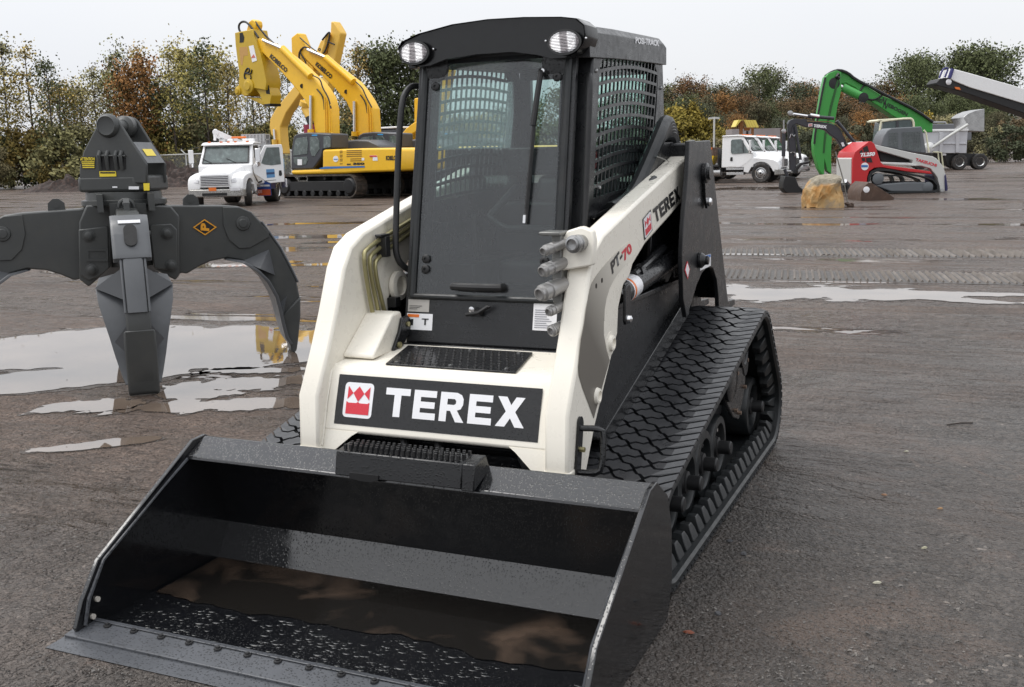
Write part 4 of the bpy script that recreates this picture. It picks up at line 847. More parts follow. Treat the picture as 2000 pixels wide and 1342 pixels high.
# ================================================================ ground, puddles, tyre tracks
def ground_mat():
    n = NT('wet_muddy_asphalt'); v = n.co((1, 1, 1)); vs = n.co((.35, 1.6, 1)); 
    fine = n.vor(v, 95).outputs['Distance']; fine2 = n.noise(v, 210, 3, .7); mid = n.noise(v, 14, 6, .7); big = n.noise(v, .55, 5, .6, .6)
    # mud (brown) vs asphalt (grey)
    sep = n.n('ShaderNodeSeparateXYZ'); n.L(v, sep.inputs[0])
    # distance behind the machine and to its left turns to mud
    lin = n.math('ADD', n.math('MULTIPLY', sep.outputs['Y'], .16), n.math('MULTIPLY', sep.outputs['X'], -.22))
    mudm = n.ramp(n.math('ADD', n.math('MULTIPLY', lin, .6), n.math('MULTIPLY', big, 1.)), [(.42, 0.), (1., 1.)])
    g1 = n.vor(v, 62); g2 = n.vor(v, 140)
    asph = n.ramp(fine2, [(.3, (.032, .031, .03)), (.52, (.075, .071, .067)), (.72, (.15, .14, .13))])
    asph = n.mix(.72, asph, n.mix(1., (.105, .094, .085), n.ramp(g1.outputs['Color'], [(.05, .15), (.6, 1.), (.9, 1.4), (.96, 4.)]), 'MULTIPLY'))
    asph = n.mix(n.ramp(n.noise(v, 1.3, 6, .65), [(.35, 0.), (.7, .75)]), asph, (.085, .068, .058))
    asph = n.mix(n.math('MULTIPLY', n.ramp(n.noise(v, 3.7, 4, .7, 1.), [(.60, 0.), (.70, 1.)]), .5), asph, (.14, .10, .08))
    mud = n.ramp(mid, [(.25, (.045, .035, .029)), (.5, (.13, .104, .088)), (.75, (.22, .18, .15))])
    mud = n.mix(.45, mud, n.mix(1., (.16, .13, .112), n.ramp(g1.outputs['Color'], [(.1, .35), (.6, 1.), (.95, 1.5)]), 'MULTIPLY'))
    col = n.mix(mudm, asph, mud)
    col = n.mix(1., col, n.ramp(n.noise(v, .42, 6, .68, .7), [(.32, .62), (.5, 1.), (.68, 1.35)]), 'MULTIPLY')
    col = n.mix(n.math('MULTIPLY', n.ramp(n.noise(n.co((1.0, 1.3, 1)), 1.1, 5, .7, .8), [(.54, 0.), (.64, 1.)]), .38), col, (.17, .125, .10))
    col = n.mix(1., col, n.mix(mudm, (1.02, .985, .955), (1.10, .97, .88)), 'MULTIPLY')
    # wetness: streaky film
    stre = n.noise(vs, .8, 7, .68, .8); wet = n.ramp(stre, [(.43, 0.), (.57, 1.)])
    wet = n.math('MULTIPLY', wet, n.ramp(mudm, [(0, .35), (.6, 1.)]))
    col = n.mix(n.math('MULTIPLY', wet, .45), col, (.03, .024, .02))
    pool = n.ramp(n.noise(n.co((.28, 1.5, 1)), .55, 7, .62, .5), [(.585, 0.), (.60, 1.)])
    far = n.ramp(lin, [(.35, 0.), (.7, 1.)]); pool = n.math('MULTIPLY', pool, far)
    rough = n.mix(wet, n.ramp(mid, [(.3, .42), (.7, .62)]), n.ramp(mid, [(.35, .10), (.65, .34)]))
    rough = n.mix(pool, rough, .05)
    h = n.math('ADD', n.math('ADD', n.math('MULTIPLY', g1.outputs['Distance'], -.9), n.math('MULTIPLY', g2.outputs['Distance'], -.4)), n.math('MULTIPLY', n.noise(v, 28, 5, .75), 1.3))
    h2 = n.math('ADD', n.math('MULTIPLY', n.noise(v, 5, 6, .7, .5), 1.), n.math('MULTIPLY', n.noise(n.co((.5, 3, 1)), 1.5, 5, .6), 2.))
    dry = n.math('SUBTRACT', 1., n.math('MULTIPLY', wet, .6)); dry2 = n.math('SUBTRACT', 1., pool)
    b1 = n.bump(n.math('MULTIPLY', n.math('MULTIPLY', h, dry), dry2), .95, .022)
    b2 = n.bump(n.math('MULTIPLY', n.math('MULTIPLY', h2, n.ramp(mudm, [(0, .12), (.7, 1.)])), dry2), 1., .15, b1)
    return n.set(Base_Color=col, Roughness=rough, Normal=b2, Specular_IOR_Level=.45)
GM = ground_mat()
m = MB(); R0 = 2500; m.add([(-R0, -40, 0), (R0, -40, 0), (R0, R0, 0), (-R0, R0, 0)], [(0, 1, 2, 3)])
gr_ = m.build('ground', GM, None); tag(gr_, kind='structure')
# puddles: marching squares over an ellipse field roughened with noise, one sheet each, 4 mm above the mud
nwm = NT('puddle_water'); v = nwm.co(); nwm.set(Base_Color=nwm.ramp(nwm.noise(v, 2.5, 4), [(.3, (.10, .075, .058)), (.7, (.17, .13, .10))]), Roughness=.02, Specular_IOR_Level=.5, IOR=2.3, Normal=nwm.bump(nwm.noise(v, 7, 3), .02, .01))
NWM = nwm.m
wm = NT('wet_dark_mud'); v = wm.co(); wm.set(Base_Color=wm.ramp(wm.noise(v, 30, 5, .7), [(.3, (.04, .03, .025)), (.7, (.10, .08, .066))]), Roughness=wm.ramp(wm.noise(v, 8, 5, .7), [(.4, .12), (.6, .38)]), Normal=wm.bump(wm.noise(v, 26, 6, .75), .8, .02))
WMUD = wm.m
def puddle(ells, seed, label, cell=.035, amp=.5, fs=1.6, thr=0., wet=False):
    if not wet and abs(ells[0][1]) < 12: puddle(ells, seed, 'wet mud round the '+label, cell, amp, fs, thr-.16, True)
    xs = [e[0]-e[2]*1.5 for e in ells]+[e[0]+e[2]*1.5 for e in ells]; ys = [e[1]-e[2]*1.5 for e in ells]+[e[1]+e[2]*1.5 for e in ells]
    x0, x1, y0, y1 = min(xs), max(xs), min(ys), max(ys); nx = int((x1-x0)/cell)+1; ny = int((y1-y0)/cell)+1
    def f(x, y):
        best = -9
        for (cx, cy, a, b, t) in ells:
            c, s = math.cos(t), math.sin(t); dx, dy = x-cx, y-cy; u = (dx*c+dy*s)/a; w_ = (-dx*s+dy*c)/b
            best = max(best, 1-math.sqrt(u*u+w_*w_))
        if best < -.8: return -1
        return best+amp*noise.noise(Vector((x*fs, y*fs, seed)))+amp*.5*noise.noise(Vector((x*fs*3.1, y*fs*3.1, seed+5)))+amp*.22*noise.noise(Vector((x*fs*9, y*fs*9, seed+9)))-thr
    V = [[f(x0+i*cell, y0+j*cell) for i in range(nx+1)] for j in range(ny+1)]
    vs = []; ix = {}; fs_ = []
    def vid(k, p):
        if k not in ix: ix[k] = len(vs); vs.append((p[0], p[1], .002 if wet else .005))
        return ix[k]
    for j in range(ny):
        for i in range(nx):
            c = [(i, j), (i+1, j), (i+1, j+1), (i, j+1)]; va = [V[b][a] for a, b in c]
            if max(va) <= 0: continue
            poly = []
            for k in range(4):
                a, b = c[k], c[(k+1) % 4]; fa, fb = va[k], va[(k+1) % 4]
                if fa > 0: poly.append(vid(('v', a), (x0+a[0]*cell, y0+a[1]*cell)))
                if (fa > 0) != (fb > 0):
                    t = fa/(fa-fb); e = ('e',)+tuple(sorted((a, b))); poly.append(vid(e, (x0+(a[0]+(b[0]-a[0])*t)*cell, y0+(a[1]+(b[1]-a[1])*t)*cell)))
            if len(poly) > 2: fs_.append(poly)
    me = bpy.data.meshes.new('puddle'); me.from_pydata(vs, [], fs_); me.materials.append(WMUD if wet else NWM)
    o = bpy.data.objects.new('wet_mud' if wet else 'puddle', me); COL.objects.link(o); tag(o, label, None, None, 'structure'); return o
def gp(a, b): return un(a, b, 'z', 0.)
puddle([(-5.6, 2.6, 2.6, .95, .75), (-4.2, 3.4, 1.9, .75, .55), (-3.4, 3.2, 1.0, .35, .5), (-4.4, 1.9, 1.6, .45, .75), (-3.05, 3.55, .5, .25, .3)], 1.3, 'large pale puddle under the grapple', amp=.38)
puddle([(-2.75, 2.35, .55, .2, .5), (-2.5, 1.75, .65, .16, .5), (-2.95, 1.95, .3, .12, .4), (-3.0, 2.75, .4, .12, .4)], 7.1, 'thin broken puddle in front of the grapple', cell=.02, amp=.8, fs=4)
puddle([(-2.58, .78, .33, .075, .75)], 4.4, 'small narrow puddle beside the bucket', cell=.015, amp=.5, fs=5)
puddle([(-3.35, 1.45, .35, .14, .6)], 9.4, 'small puddle before the centre tine', cell=.015, amp=.6, fs=5)
puddle([(.1, 7.95, 1.2, .55, .1), (-.9, 7.9, 1.1, .45, .2), (1.6, 7.75, .9, .13, -.2), (1.0, 8.25, 1.1, .16, .0)], 2.2, 'bright puddle behind the right track', amp=.75, fs=2.2)
puddle([(-10.6, 14.5, 2.6, .42, .45), (-8.6, 13.6, 1.5, .25, .4)], 5.2, 'long puddle reflecting the yellow machines', cell=.06, amp=.7, fs=1.3)
puddle([(-8.6, 9.2, 1.2, .35, .5), (-7.5, 9.4, .9, .2, .4), (-6.6, 9.9, 1.0, .12, .4)], 6.2, 'brown puddle seen under the grapple arch', cell=.05, amp=.6, fs=1.6)
puddle([(-13.8, 18.2, 2.4, .35, .45)], 8.2, 'far puddle before the white service truck', cell=.08, amp=.7, fs=1.1)
puddle([(-6.2, 41, 2.6, 1.6, .4), (-8.5, 40, 1.5, .8, .4)], 3.2, 'puddle before the white flatbed truck', cell=.12, amp=.6, fs=.7)
puddle([(-2.5, 12.0, 2.2, .12, .1)], 11.2, 'thin line of water behind the loader', cell=.05, amp=.7, fs=1.3)
# two lugged tyre tracks pressed in the mud on the right, running across the view
TM = paint('pressed_mud', (.22, .19, .165), .5, .5, bumpy=.8)
def tyre_track(A, B, w_, n_, label):
    A, B = Vector(A), Vector(B); d = (B-A)/n_; dn = d.normalized(); side = Vector((-dn.y, dn.x, 0)); m = MB(); random.seed(n_)
    for i in range(n_):
        p = A+d*(i+.1*random.random()); 
        if noise.noise(Vector((i*.11, 3, n_))) > .38: continue
        h_ = .02+.02*random.random(); skew = dn*(-w_*.13)
        q0 = p-side*w_*.5; q1 = p+side*w_*.5+skew; bw = d*(.36+.14*random.random())
        m.loft([[q0+Vector((0, 0, .001)), q0+bw*.5+Vector((0, 0, h_)), q0+bw+Vector((0, 0, .001))], [(q0+q1)/2+Vector((0, 0, .001)), (q0+q1)/2+bw*.5+Vector((0, 0, h_*1.3)), (q0+q1)/2+bw+Vector((0, 0, .001))], [q1+Vector((0, 0, .001)), q1+bw*.5+Vector((0, 0, h_)), q1+bw+Vector((0, 0, .001))]])
    m.m = 1; m.add([A-side*w_*.6+Vector((0, 0, .0012)), A+side*w_*.5+Vector((0, 0, .0012)), B+side*w_*.5+Vector((0, 0, .0012)), B-side*w_*.6+Vector((0, 0, .0012))], [(0, 1, 2, 3)])
    o = m.build('tyre_track', [TM, paint('dark_rut_mud', (.07, .06, .052), .5, .5, bumpy=.8)], None); tag(o, label, None, None, 'structure')
tyre_track(gp(1050, 489), gp(2150, 498), 1.0, 100, 'tyre track with raised lugs, farther one')
tyre_track(gp(1050, 527), gp(2150, 548), .95, 90, 'tyre track with raised lugs, nearer one')
# loose bits: pale leaves and twigs, small stones
def bit(name, label, cat, x, y, w_, h_, col, rz, grp):
    m = MB(); m.loft([[Vector((-w_, 0, .002)), Vector((-w_*.4, -h_, .002)), Vector((w_*.5, -h_*.8, .002)), Vector((w_, 0, .004)), Vector((w_*.3, h_, .003)), Vector((-w_*.5, h_*.7, .002))], [Vector((-w_*.8, 0, .006)), Vector((-w_*.3, -h_*.7, .009)), Vector((w_*.4, -h_*.6, .008)), Vector((w_*.8, 0, .008)), Vector((w_*.2, h_*.7, .009)), Vector((-w_*.4, h_*.5, .007))]])
    o = m.build(name, paint('bit_%d' % int(col[0]*1000), col, .6, .2)); o.location = (x, y, 0); o.rotation_euler = (0, 0, rz); tag(o, label, cat, grp)
for k, (a, b, l, c, w_) in enumerate([(1713, 1140, 'whitish curled leaf, nearest one on the right', (.5, .48, .38), .016), (1805, 1072, 'pale leaf right of the curled white leaf', (.45, .43, .3), .013), (1727, 968, 'tan leaf near the middle of the right asphalt', (.35, .2, .12), .014), (1836, 995, 'tan leaf farthest to the right edge', (.4, .24, .12), .013), (1345, 1237, 'reddish leaf beside the right bucket plate', (.28, .09, .05), .02), (1770, 883, 'small white leaf behind the tan ones', (.5, .48, .42), .012)]):
    p = gp(a, b); bit('fallen_leaf', l, 'leaf', p.x, p.y, w_, w_*.4, c, random.uniform(-.3, .6), 'fallen leaves on the asphalt')
for k, (a, b, l) in enumerate([(1425, 1058, 'dark stone chip nearest the right track'), (1452, 1083, 'dark jagged stone chip right of the track'), (1402, 1200, 'grey stone chip beside the bucket plate')]):
    p = gp(a, b); bit('stone_chip', l, 'stone', p.x, p.y, .014, .012, (.06, .06, .065), k, 'stone chips on the asphalt')
m = MB(); a, b = gp(1850, 832), gp(1900, 828); m.tube([a+Vector((0, 0, .006)), (a+b)/2+Vector((0, .02, .006)), b+Vector((0, 0, .006))], .004, 6); o = m.build('twig', flatm('twig_dark', (.03, .02, .015), .7), None, origin=a); tag(o, 'thin dark twig lying on the asphalt at the right edge', 'twig')
# pebbly aggregate standing proud near the camera
m = MB(); random.seed(9)
for k in range(16000):
    a = random.uniform(60, 1940); b = 1342-abs(random.gauss(0, 1))*300
    if b < 560: continue
    p = gp(a, b); 
    if -1.15 < p.y < -.2 and abs(p.x) < .92: continue
    s_ = random.uniform(.002, .006)*(1 if random.random() < .97 else 1.8); q = [Vector((random.uniform(-1, 1), random.uniform(-1, 1), random.uniform(.2, 1)))*s_ for _ in range(5)]
    m.add([p+x for x in q], [(0, 1, 2), (0, 2, 3), (0, 3, 4), (1, 3, 2), (1, 4, 3), (0, 4, 1)])
o = m.build('gravel', paint('gravel_grey', (.12, .11, .10), .5, .6, dirt=((.3, .27, .24), .6)), None, flat=True, clean=False); tag(o, 'loose gravel grains on the wet asphalt', 'gravel', None, 'stuff')
# ================================================================ yellow excavators
YP = paint('yellow_machine_paint', (.86, .50, .025), .33, .05, dirt=((.35, .22, .05), .15))
YPD = paint('mustard_shear_paint', (.55, .36, .02), .38, .1)
YPL = paint('faded_yellow_paint', (.78, .48, .08), .4, .05)
CABG = paint('grey_cab_paint', (.045, .047, .055), .4, .1)
HOODG = paint('grey_hood_plastic', (.07, .072, .08), .45, .1)
TRKM = paint('muddy_track_steel', (.055, .045, .037), .6, .4, bumpy=.5, dirt=((.16, .12, .09), .8))
WGL = paint('vehicle_window_glass', (.10, .13, .12), .08, .5, dirt=((.45, .5, .5), .35), spec=.8)
BLUE = flatm('blue_stripe', (.04, .16, .42), .4)
WHT = paint('white_vehicle_paint', (.80, .80, .80), .25, .03)
KF = Frame((-21.2, 34.95, 0), (.97, -.24))
def stadium(m, F, x0, x1, z0, z1, y0, y1, n=14, t=.06):     # crawler belt as a closed band
    r = (z1-z0)/2; zc = (z0+z1)/2; P_ = []
    for k in range(n+1): a = -math.pi/2+math.pi*k/n; P_.append((x1-r+r*math.cos(a), zc+r*math.sin(a)))
    for k in range(n+1): a = math.pi/2+math.pi*k/n; P_.append((x0+r+r*math.cos(a), zc+r*math.sin(a)))
    k_ = (r-t)/r
    I = [((x-((x1-r) if x > (x0+x1)/2 else (x0+r)))*k_+((x1-r) if x > (x0+x1)/2 else (x0+r)), zc+(z-zc)*k_) for x, z in P_]
    m.ring([F.w(a, y0, b) for a, b in P_], [F.w(a, y0, b) for a, b in I], F.Y*(y1-y0)); return P_
def grousers(m, F, P_, y0, y1, pitch, h):
    L_ = [Vector(p) for p in P_]; L_.append(L_[0]); tot = sum((b-a).length for a, b in zip(L_, L_[1:])); n = int(tot/pitch)
    for i in range(n):
        s = tot*i/n
        for a, b in zip(L_, L_[1:]):
            l = (b-a).length
            if s <= l: break
            s -= l
        p = a+(b-a)*(s/l); d = (b-a)/l; nn = Vector((d.y, -d.x))
        c = [p-d*pitch*.12, p+d*pitch*.12, p+d*pitch*.08+nn*h, p-d*pitch*.08+nn*h]
        m.prism([F.w(q.x, y0, q.y) for q in c], F.Y*(y1-y0))
def G2(pl, y, F=KF, z=ZG): return [F.l(F.px(*z(a, b), y)) for a, b in pl]
house = G2([(515, 400), (540, 387), (1130, 367), (1540, 360), (1600, 368), (1640, 390), (1660, 470), (1672, 600), (1660, 690), (1500, 705), (1135, 715), (840, 735), (120, 750), (62, 742), (60, 688), (515, 672)], -1.55)
cabo = G2([(95, 200), (110, 180), (150, 157), (300, 140), (500, 150), (640, 160), (640, 372), (525, 388), (505, 490), (395, 650), (370, 668), (60, 678), (65, 400)], -1.5)
wins = [G2(p, -1.52) for p in ([(125, 238), (150, 220), (290, 207), (303, 300), (297, 450), (90, 475), (100, 330)], [(95, 500), (290, 490), (303, 540), (280, 600), (180, 622), (120, 600), (100, 560)], [(330, 210), (430, 203), (472, 262), (473, 380), (405, 478), (360, 482), (332, 380)], [(528, 200), (590, 190), (630, 222), (632, 350), (530, 370)])]
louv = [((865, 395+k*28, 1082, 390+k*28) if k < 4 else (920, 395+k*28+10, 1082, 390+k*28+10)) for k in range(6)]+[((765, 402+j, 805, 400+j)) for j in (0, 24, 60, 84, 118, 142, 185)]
def kobelco(name, label, dx, dy, boom, stick, cyls, shear=None, cabin=True, fade=None, grp='yellow excavators', texts=True, bodylab=None):
    F = KF.at(dx, dy); P_ = fade or YP; R_ = thing(name, label, 'excavator', F.w(-2.5, 0, 0), 0, grp)
    # crawlers
    xe = KF.l(KF.px(*ZG(1000, 960), -1.6)).x
    for y0 in (-1.65, 1.05):
        m = MB(); ps = stadium(m, F, xe-4.9, xe+.12, .03, .98, y0, y0+.6); grousers(m, F, ps, y0+.02, y0+.6, .19, .02); tr = m.build('crawler_track', TRKM, R_)
        m = MB(); m.loft([[F.w(xe-4.4, y0+a, .30), F.w(xe-.5, y0+a, .30), F.w(xe-.4, y0+a, .50), F.w(xe-.7, y0+a, .72), F.w(xe-4.2, y0+a, .70)] for a in (.06, .54)])
        for k in range(8): m.cyl(F.w(xe-4.2+k*.52, y0+.05, .2), F.w(xe-4.2+k*.52, y0+.5, .2), .13, n=12)
        for k in (0, 1): m.cyl(F.w(xe-3.5+k*1.6, y0+.1, .82), F.w(xe-3.5+k*1.6, y0+.5, .82), .08, n=10)
        m.build('track_frame', BLKM, tr, bev=.02)
        for c in (xe-.38, xe-4.4): m = MB(); m.lathe(F.w(c, y0+.02, .5), -F.Y, [(.42, -.5), (.42, -.1), (.36, -.05), (.30, 0), (.28, .02), (.05, .03), (.004, .03)], 24); m.build('sprocket', BLKM, tr)
    m = MB(); m.box(xe-3.6, xe-1.2, -1.0, 1.0, .55, .95, F); m.cyl(F.w(xe-2.3, 0, .9), F.w(xe-2.3, 0, 1.2), .75); m.build('centre_frame', BLKM, R_, bev=.03)
    m = MB(); m.prism([F.w(p.x, -1.55, p.z) for p in house], F.Y*3.1); b = m.build('upper_body', P_, R_, bev=.10, seg=3)
    m = MB(); hood = G2([(765, 340), (780, 290), (830, 262), (960, 248), (1130, 262), (1250, 290), (1300, 330)], .9, KF)
    z_b = house[2].z; 
    hz = [(xe-3.0, z_b), (xe-2.9, z_b+.25), (xe-2.5, z_b+.36), (xe-1.6, z_b+.40), (xe-.9, z_b+.36), (xe-.3, z_b+.15), (xe-.2, z_b)]
    m.prism([F.w(a, .1, b_) for a, b_ in hz], F.Y*1.35); m.build('engine_hood', HOODG, R_, bev=.06)
    if texts:
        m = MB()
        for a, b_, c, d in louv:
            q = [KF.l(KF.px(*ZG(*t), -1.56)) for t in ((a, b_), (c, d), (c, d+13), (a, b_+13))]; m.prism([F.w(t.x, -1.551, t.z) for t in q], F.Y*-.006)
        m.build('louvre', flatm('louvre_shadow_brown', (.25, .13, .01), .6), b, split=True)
        def T(s_, a0, b0, a1, b1, a2, b2, mat, bold=.03, nm_='lettering'):
            q = [KF.l(KF.px(*ZG(*t), -1.56)) for t in ((a0, b0), (a1, b1), (a2, b2))]; q = [F.w(t.x, -1.556, t.z) for t in q]; text(nm_, s_, q[0], q[1], q[2], mat, R_, bold, -F.Y, .004)
        T('KOBELCO', 1435, 543, 1603, 543, 1435, 475, DECK_, .05); T('SK', 867, 612, 940, 612, 867, 590, DECK_, .06); T('350', 955, 610, 1125, 608, 955, 575, DECK_, .07)
        def Q(pl, nm_, mat, par=b, yy=-1.556):
            q = [KF.l(KF.px(*ZG(*t), -1.56)) for t in pl]; mm = MB(); mm.prism([F.w(t.x, yy, t.z) for t in q], F.Y*-.006); mm.build(nm_, mat, par)
        Q([(475, 655), (560, 632), (830, 628), (1127, 622), (1127, 645), (830, 655), (475, 670)], 'blue_stripe', BLUE)
        Q([(708+38*math.cos(t), 523+45*math.sin(t)) for t in [2*math.pi*k/20 for k in range(20)]], 'round_sticker', DECW)
        Q([(680, 520), (736, 520), (736, 532), (680, 532)], 'sticker_print', BLUE, b, -1.564)
        Q([(1200, 470), (1305, 470), (1318, 548), (1245, 548), (1245, 490), (1200, 490)], 'flag_sticker', DECW); Q([(1200, 472), (1303, 472), (1306, 492), (1202, 492)], 'sticker_print', DECR, b, -1.564)
        Q([(1085, 508), (1122, 508), (1122, 545), (1085, 545)], 'white_tag', DECW)
    if cabin:
        m = MB(); m.prism([F.w(p.x, -1.5, p.z) for p in cabo], F.Y*1.0); cb = m.build('cab', CABG, R_, bev=.05)
        for wv in wins:
            m = MB(); m.prism([F.w(p.x, -1.515, p.z) for p in wv], F.Y*.02); m.build('cab_window', WGL, cb, bev=.006)
        q = [KF.l(KF.px(*ZG(*t), -1.56)) for t in ((148, 527), (212, 527), (212, 612), (148, 612))]; m = MB(); m.prism([F.w(t.x, -1.53, t.z) for t in q], F.Y*.01); m.build('window_notice', DECW, cb)
        q = [KF.l(KF.px(*ZG(*t), -1.56)) for t in ((350, 170), (428, 170), (428, 188), (350, 188))]; m = MB(); m.prism([F.w(t.x, -1.512, t.z) for t in q], F.Y*.01); m.build('cab_badge', flatm('cyan_badge', (.05, .3, .6), .4), cb)
    # boom, traced on the machine's middle plane
    yb = .25+dy; z = ZC
    def bp_(L_, y): return [KF.px(*z(a, b_), y) for a, b_ in L_]
    if boom:
        m = MB(); m.prism(bp_(boom, dy-.28), KF.Y*.5); bo = m.build('boom', P_, R_, bev=.05)
        m = MB(); m.prism(bp_(stick, dy-.22), KF.Y*.4); m.build('stick', P_ if not shear else P_, R_, bev=.04)
        for (a, b_, r0_, r1_, mt, nm_) in cyls:
            m = MB(); p0, p1 = KF.px(*z(*a), dy-.36), KF.px(*z(*b_), dy-.36); m.cyl(p0, p1, r0_, r1_, 14); m.build(nm_, mt, R_)
    return R_, bo if boom else None, F
def boomtext(R_, s_, P_, dy, sz=0, nm_='lettering', mat=None):
    q = [KF.px(*ZC(*t), dy-.29) for t in P_]; text(nm_, s_, q[0], q[1], q[2], mat or DECK_, R_, .05, -KF.Y, .012)
b1 = [(250, 262), (262, 248), (330, 262), (420, 310), (520, 375), (640, 470), (745, 570), (800, 620), (850, 680), (900, 760), (925, 860), (930, 1085), (785, 1085), (772, 1000), (745, 900), (700, 800), (640, 715), (560, 622), (450, 500), (340, 390), (270, 330)]
s1_ = [(205, 100), (235, 78), (262, 95), (268, 130), (250, 200), (300, 262), (310, 360), (240, 330), (200, 260), (180, 190)]
K1, B1, F1 = kobelco('yellow_excavator', 'yellow excavator with a demolition shear on its raised arm, nearest of the yellow row', 0, 0, b1, s1_,
  [((500, 335), (745, 578), .16, .16, YP, 'arm_cylinder'), ((330, 262), (500, 335), .07, .07, CHROME, 'cylinder_rod'), ((748, 745), (748, 1050), .075, .075, CHROME, 'boom_cylinder_rod'), ((748, 1040), (750, 1085), .15, .15, YP, 'boom_cylinder')], shear=True)
boomtext(K1, 'KOBELCO', [(385, 412), (530, 548), (403, 378)], 0)
# hoses on the boom
def hose(R_, pts, dy, r=.03, mat=None, y=-.32):
    m = MB(); m.tube([KF.px(*ZC(*p), dy+y) for p in pts], r, 6, smooth=2); m.build('boom_hose', mat or BLKM, R_)
hose(K1, [(265, 100), (330, 200), (470, 330)], 0); hose(K1, [(270, 125), (390, 280), (480, 345)], 0, .02)
hose(K1, [(765, 570), (830, 600), (850, 680), (900, 760), (925, 860)], 0); hose(K1, [(800, 690), (845, 740), (862, 800), (866, 870)], 0)
hose(K1, [(290, 240), (200, 110), (150, 95), (115, 130), (125, 190), (190, 240), (208, 262)], 0, .05)
for k, x in enumerate((865, 880, 905, 918)): hose(K1, [(x, 760+k*20), (x+8, 900), (x+10, 1080)], 0, .025, YP)
hose(K1, [(925, 1060), (955, 1120), (925, 1150), (945, 1200)], 0, .03, YP)
m = MB(); m.cyl(KF.px(*ZC(672, 663), -.30), KF.px(*ZC(672, 663), -.28), .10, n=18); m.build('boom_hole', flatm('hole_dark', (.03, .025, .02), .8), K1)
# shear: body plate, pivot, jaws
def sh_(L_, y0, y1, nm_, mat, par, bev=.03): m = MB(); m.prism([KF.px(*ZC(a, b), y0) for a, b in L_], KF.Y*(y1-y0)); return m.build(nm_, mat, par, bev=bev)
SH = sh_([(82, 198), (112, 190), (238, 165), (250, 230), (300, 370), (332, 500), (360, 620), (352, 700), (240, 680), (200, 745), (170, 752), (135, 735), (103, 725), (96, 690), (118, 640), (120, 560), (100, 400), (88, 300)], -.42, .42, 'demolition_shear', YPD, K1)
sh_([(240, 690), (352, 640), (388, 700), (402, 745), (392, 825), (335, 832), (322, 800), (300, 740), (270, 700)], -.30, .30, 'shear_jaw', YPD, SH)
sh_([(170, 755), (210, 762), (250, 765), (300, 770), (330, 800), (330, 832), (250, 792)], -.26, .26, 'shear_jaw', YPD, SH)
sh_([(350, 665), (380, 655), (392, 735), (358, 730)], -.305, -.30, 'jaw_opening', flatm('slot_dark', (.006, .006, .006), .6), SH, 0)
sh_([(335, 822), (392, 815), (388, 838), (345, 840)], -.32, .32, 'cutting_tip', BLKM, SH, .01)
for a, b, r in ((208, 662, .33), (115, 706, .2)):
    m = MB(); m.lathe(KF.px(*ZC(a, b), -.42), -KF.Y, [(r, -.05), (r, .05), (r*.6, .08), (r*.55, .12), (.01, .12)], 24); m.build('pivot_cap', YPD, SH)
sh_([(205, 315), (245, 305), (275, 440), (235, 455)], -.44, -.42, 'warning_sticker', DECW, SH, 0)
sh_([(222, 420), (262, 412), (246, 385)], -.45, -.44, 'warning_triangle', flatm('pale_red', (.6, .15, .12), .5), SH, 0)
sh_([(120, 325), (190, 318), (200, 395), (160, 400), (150, 480), (135, 480)], -.425, -.42, 'faded_decal', flatm('faded_rose', (.5, .28, .08), .5), SH, 0)
sh_([(125, 200), (150, 195), (165, 235), (160, 280), (125, 285)], -.43, -.42, 'hose_opening', flatm('slot_dark', (.006, .006, .006), .6), SH, 0)
m = MB(); m.tube([KF.px(*ZC(*p), -.44) for p in ((170, 600), (165, 560), (190, 505), (212, 510), (208, 545), (165, 548), (190, 552), (225, 560), (232, 520))], .035, 6, smooth=2); m.tube([KF.px(*ZC(*p), -.44) for p in ((175, 590), (190, 612), (225, 602), (222, 570))], .03, 6, smooth=1); m.build('script_emblem', BLKM, SH)
b2 = [(655, 345), (680, 330), (740, 350), (840, 405), (930, 470), (1030, 550), (1130, 625), (1190, 700), (1250, 790), (1285, 860), (1300, 1100), (1140, 1100), (1110, 920), (1055, 800), (960, 690), (860, 590), (740, 470), (690, 420)]
s2_ = [(575, 240), (628, 198), (652, 205), (700, 325), (660, 345), (690, 420), (765, 500), (770, 550), (700, 505), (640, 450), (580, 380)]
K2, B2, F2 = kobelco('yellow_excavator', 'yellow excavator second in the row, its lettered boom raised without an attachment', 1.12, 2.75, b2, s2_,
  [((880, 415), (1120, 625), .16, .16, YP, 'arm_cylinder'), ((720, 345), (880, 415), .07, .07, CHROME, 'cylinder_rod'), ((1128, 795), (1130, 1060), .075, .075, CHROME, 'boom_cylinder_rod'), ((1130, 1060), (1130, 1100), .15, .15, YP, 'boom_cylinder')])
boomtext(K2, 'KOBELCO', [(785, 482), (922, 603), (803, 448)], 2.75)
m = MB(); m.cyl(KF.px(*ZC(1058, 713), 2.45), KF.px(*ZC(1058, 713), 2.47), .10, n=18); m.build('boom_hole', flatm('hole_dark', (.03, .025, .02), .8), K2)
hose(K2, [(652, 240), (740, 320), (860, 405)], 2.75); hose(K2, [(1140, 625), (1200, 680), (1225, 745), (1280, 850)], 2.75); hose(K2, [(1180, 740), (1225, 800), (1242, 900)], 2.75)
hose(K2, [(655, 460), (640, 380), (680, 318), (730, 335)], 2.75, .045); hose(K2, [(700, 500), (705, 450), (655, 380), (660, 340)], 2.75, .035)
for k, x in enumerate((1240, 1262, 1280)): hose(K2, [(x, 830+k*20), (x+10, 950), (x+12, 1100)], 2.75, .025, YP)
b3 = [(1510, 1140), (1535, 1085), (1580, 1030), (1640, 985), (1760, 920), (1850, 700), (1890, 500), (1960, 520), (1900, 760), (1830, 960), (1700, 1040), (1630, 1085), (1590, 1150)]
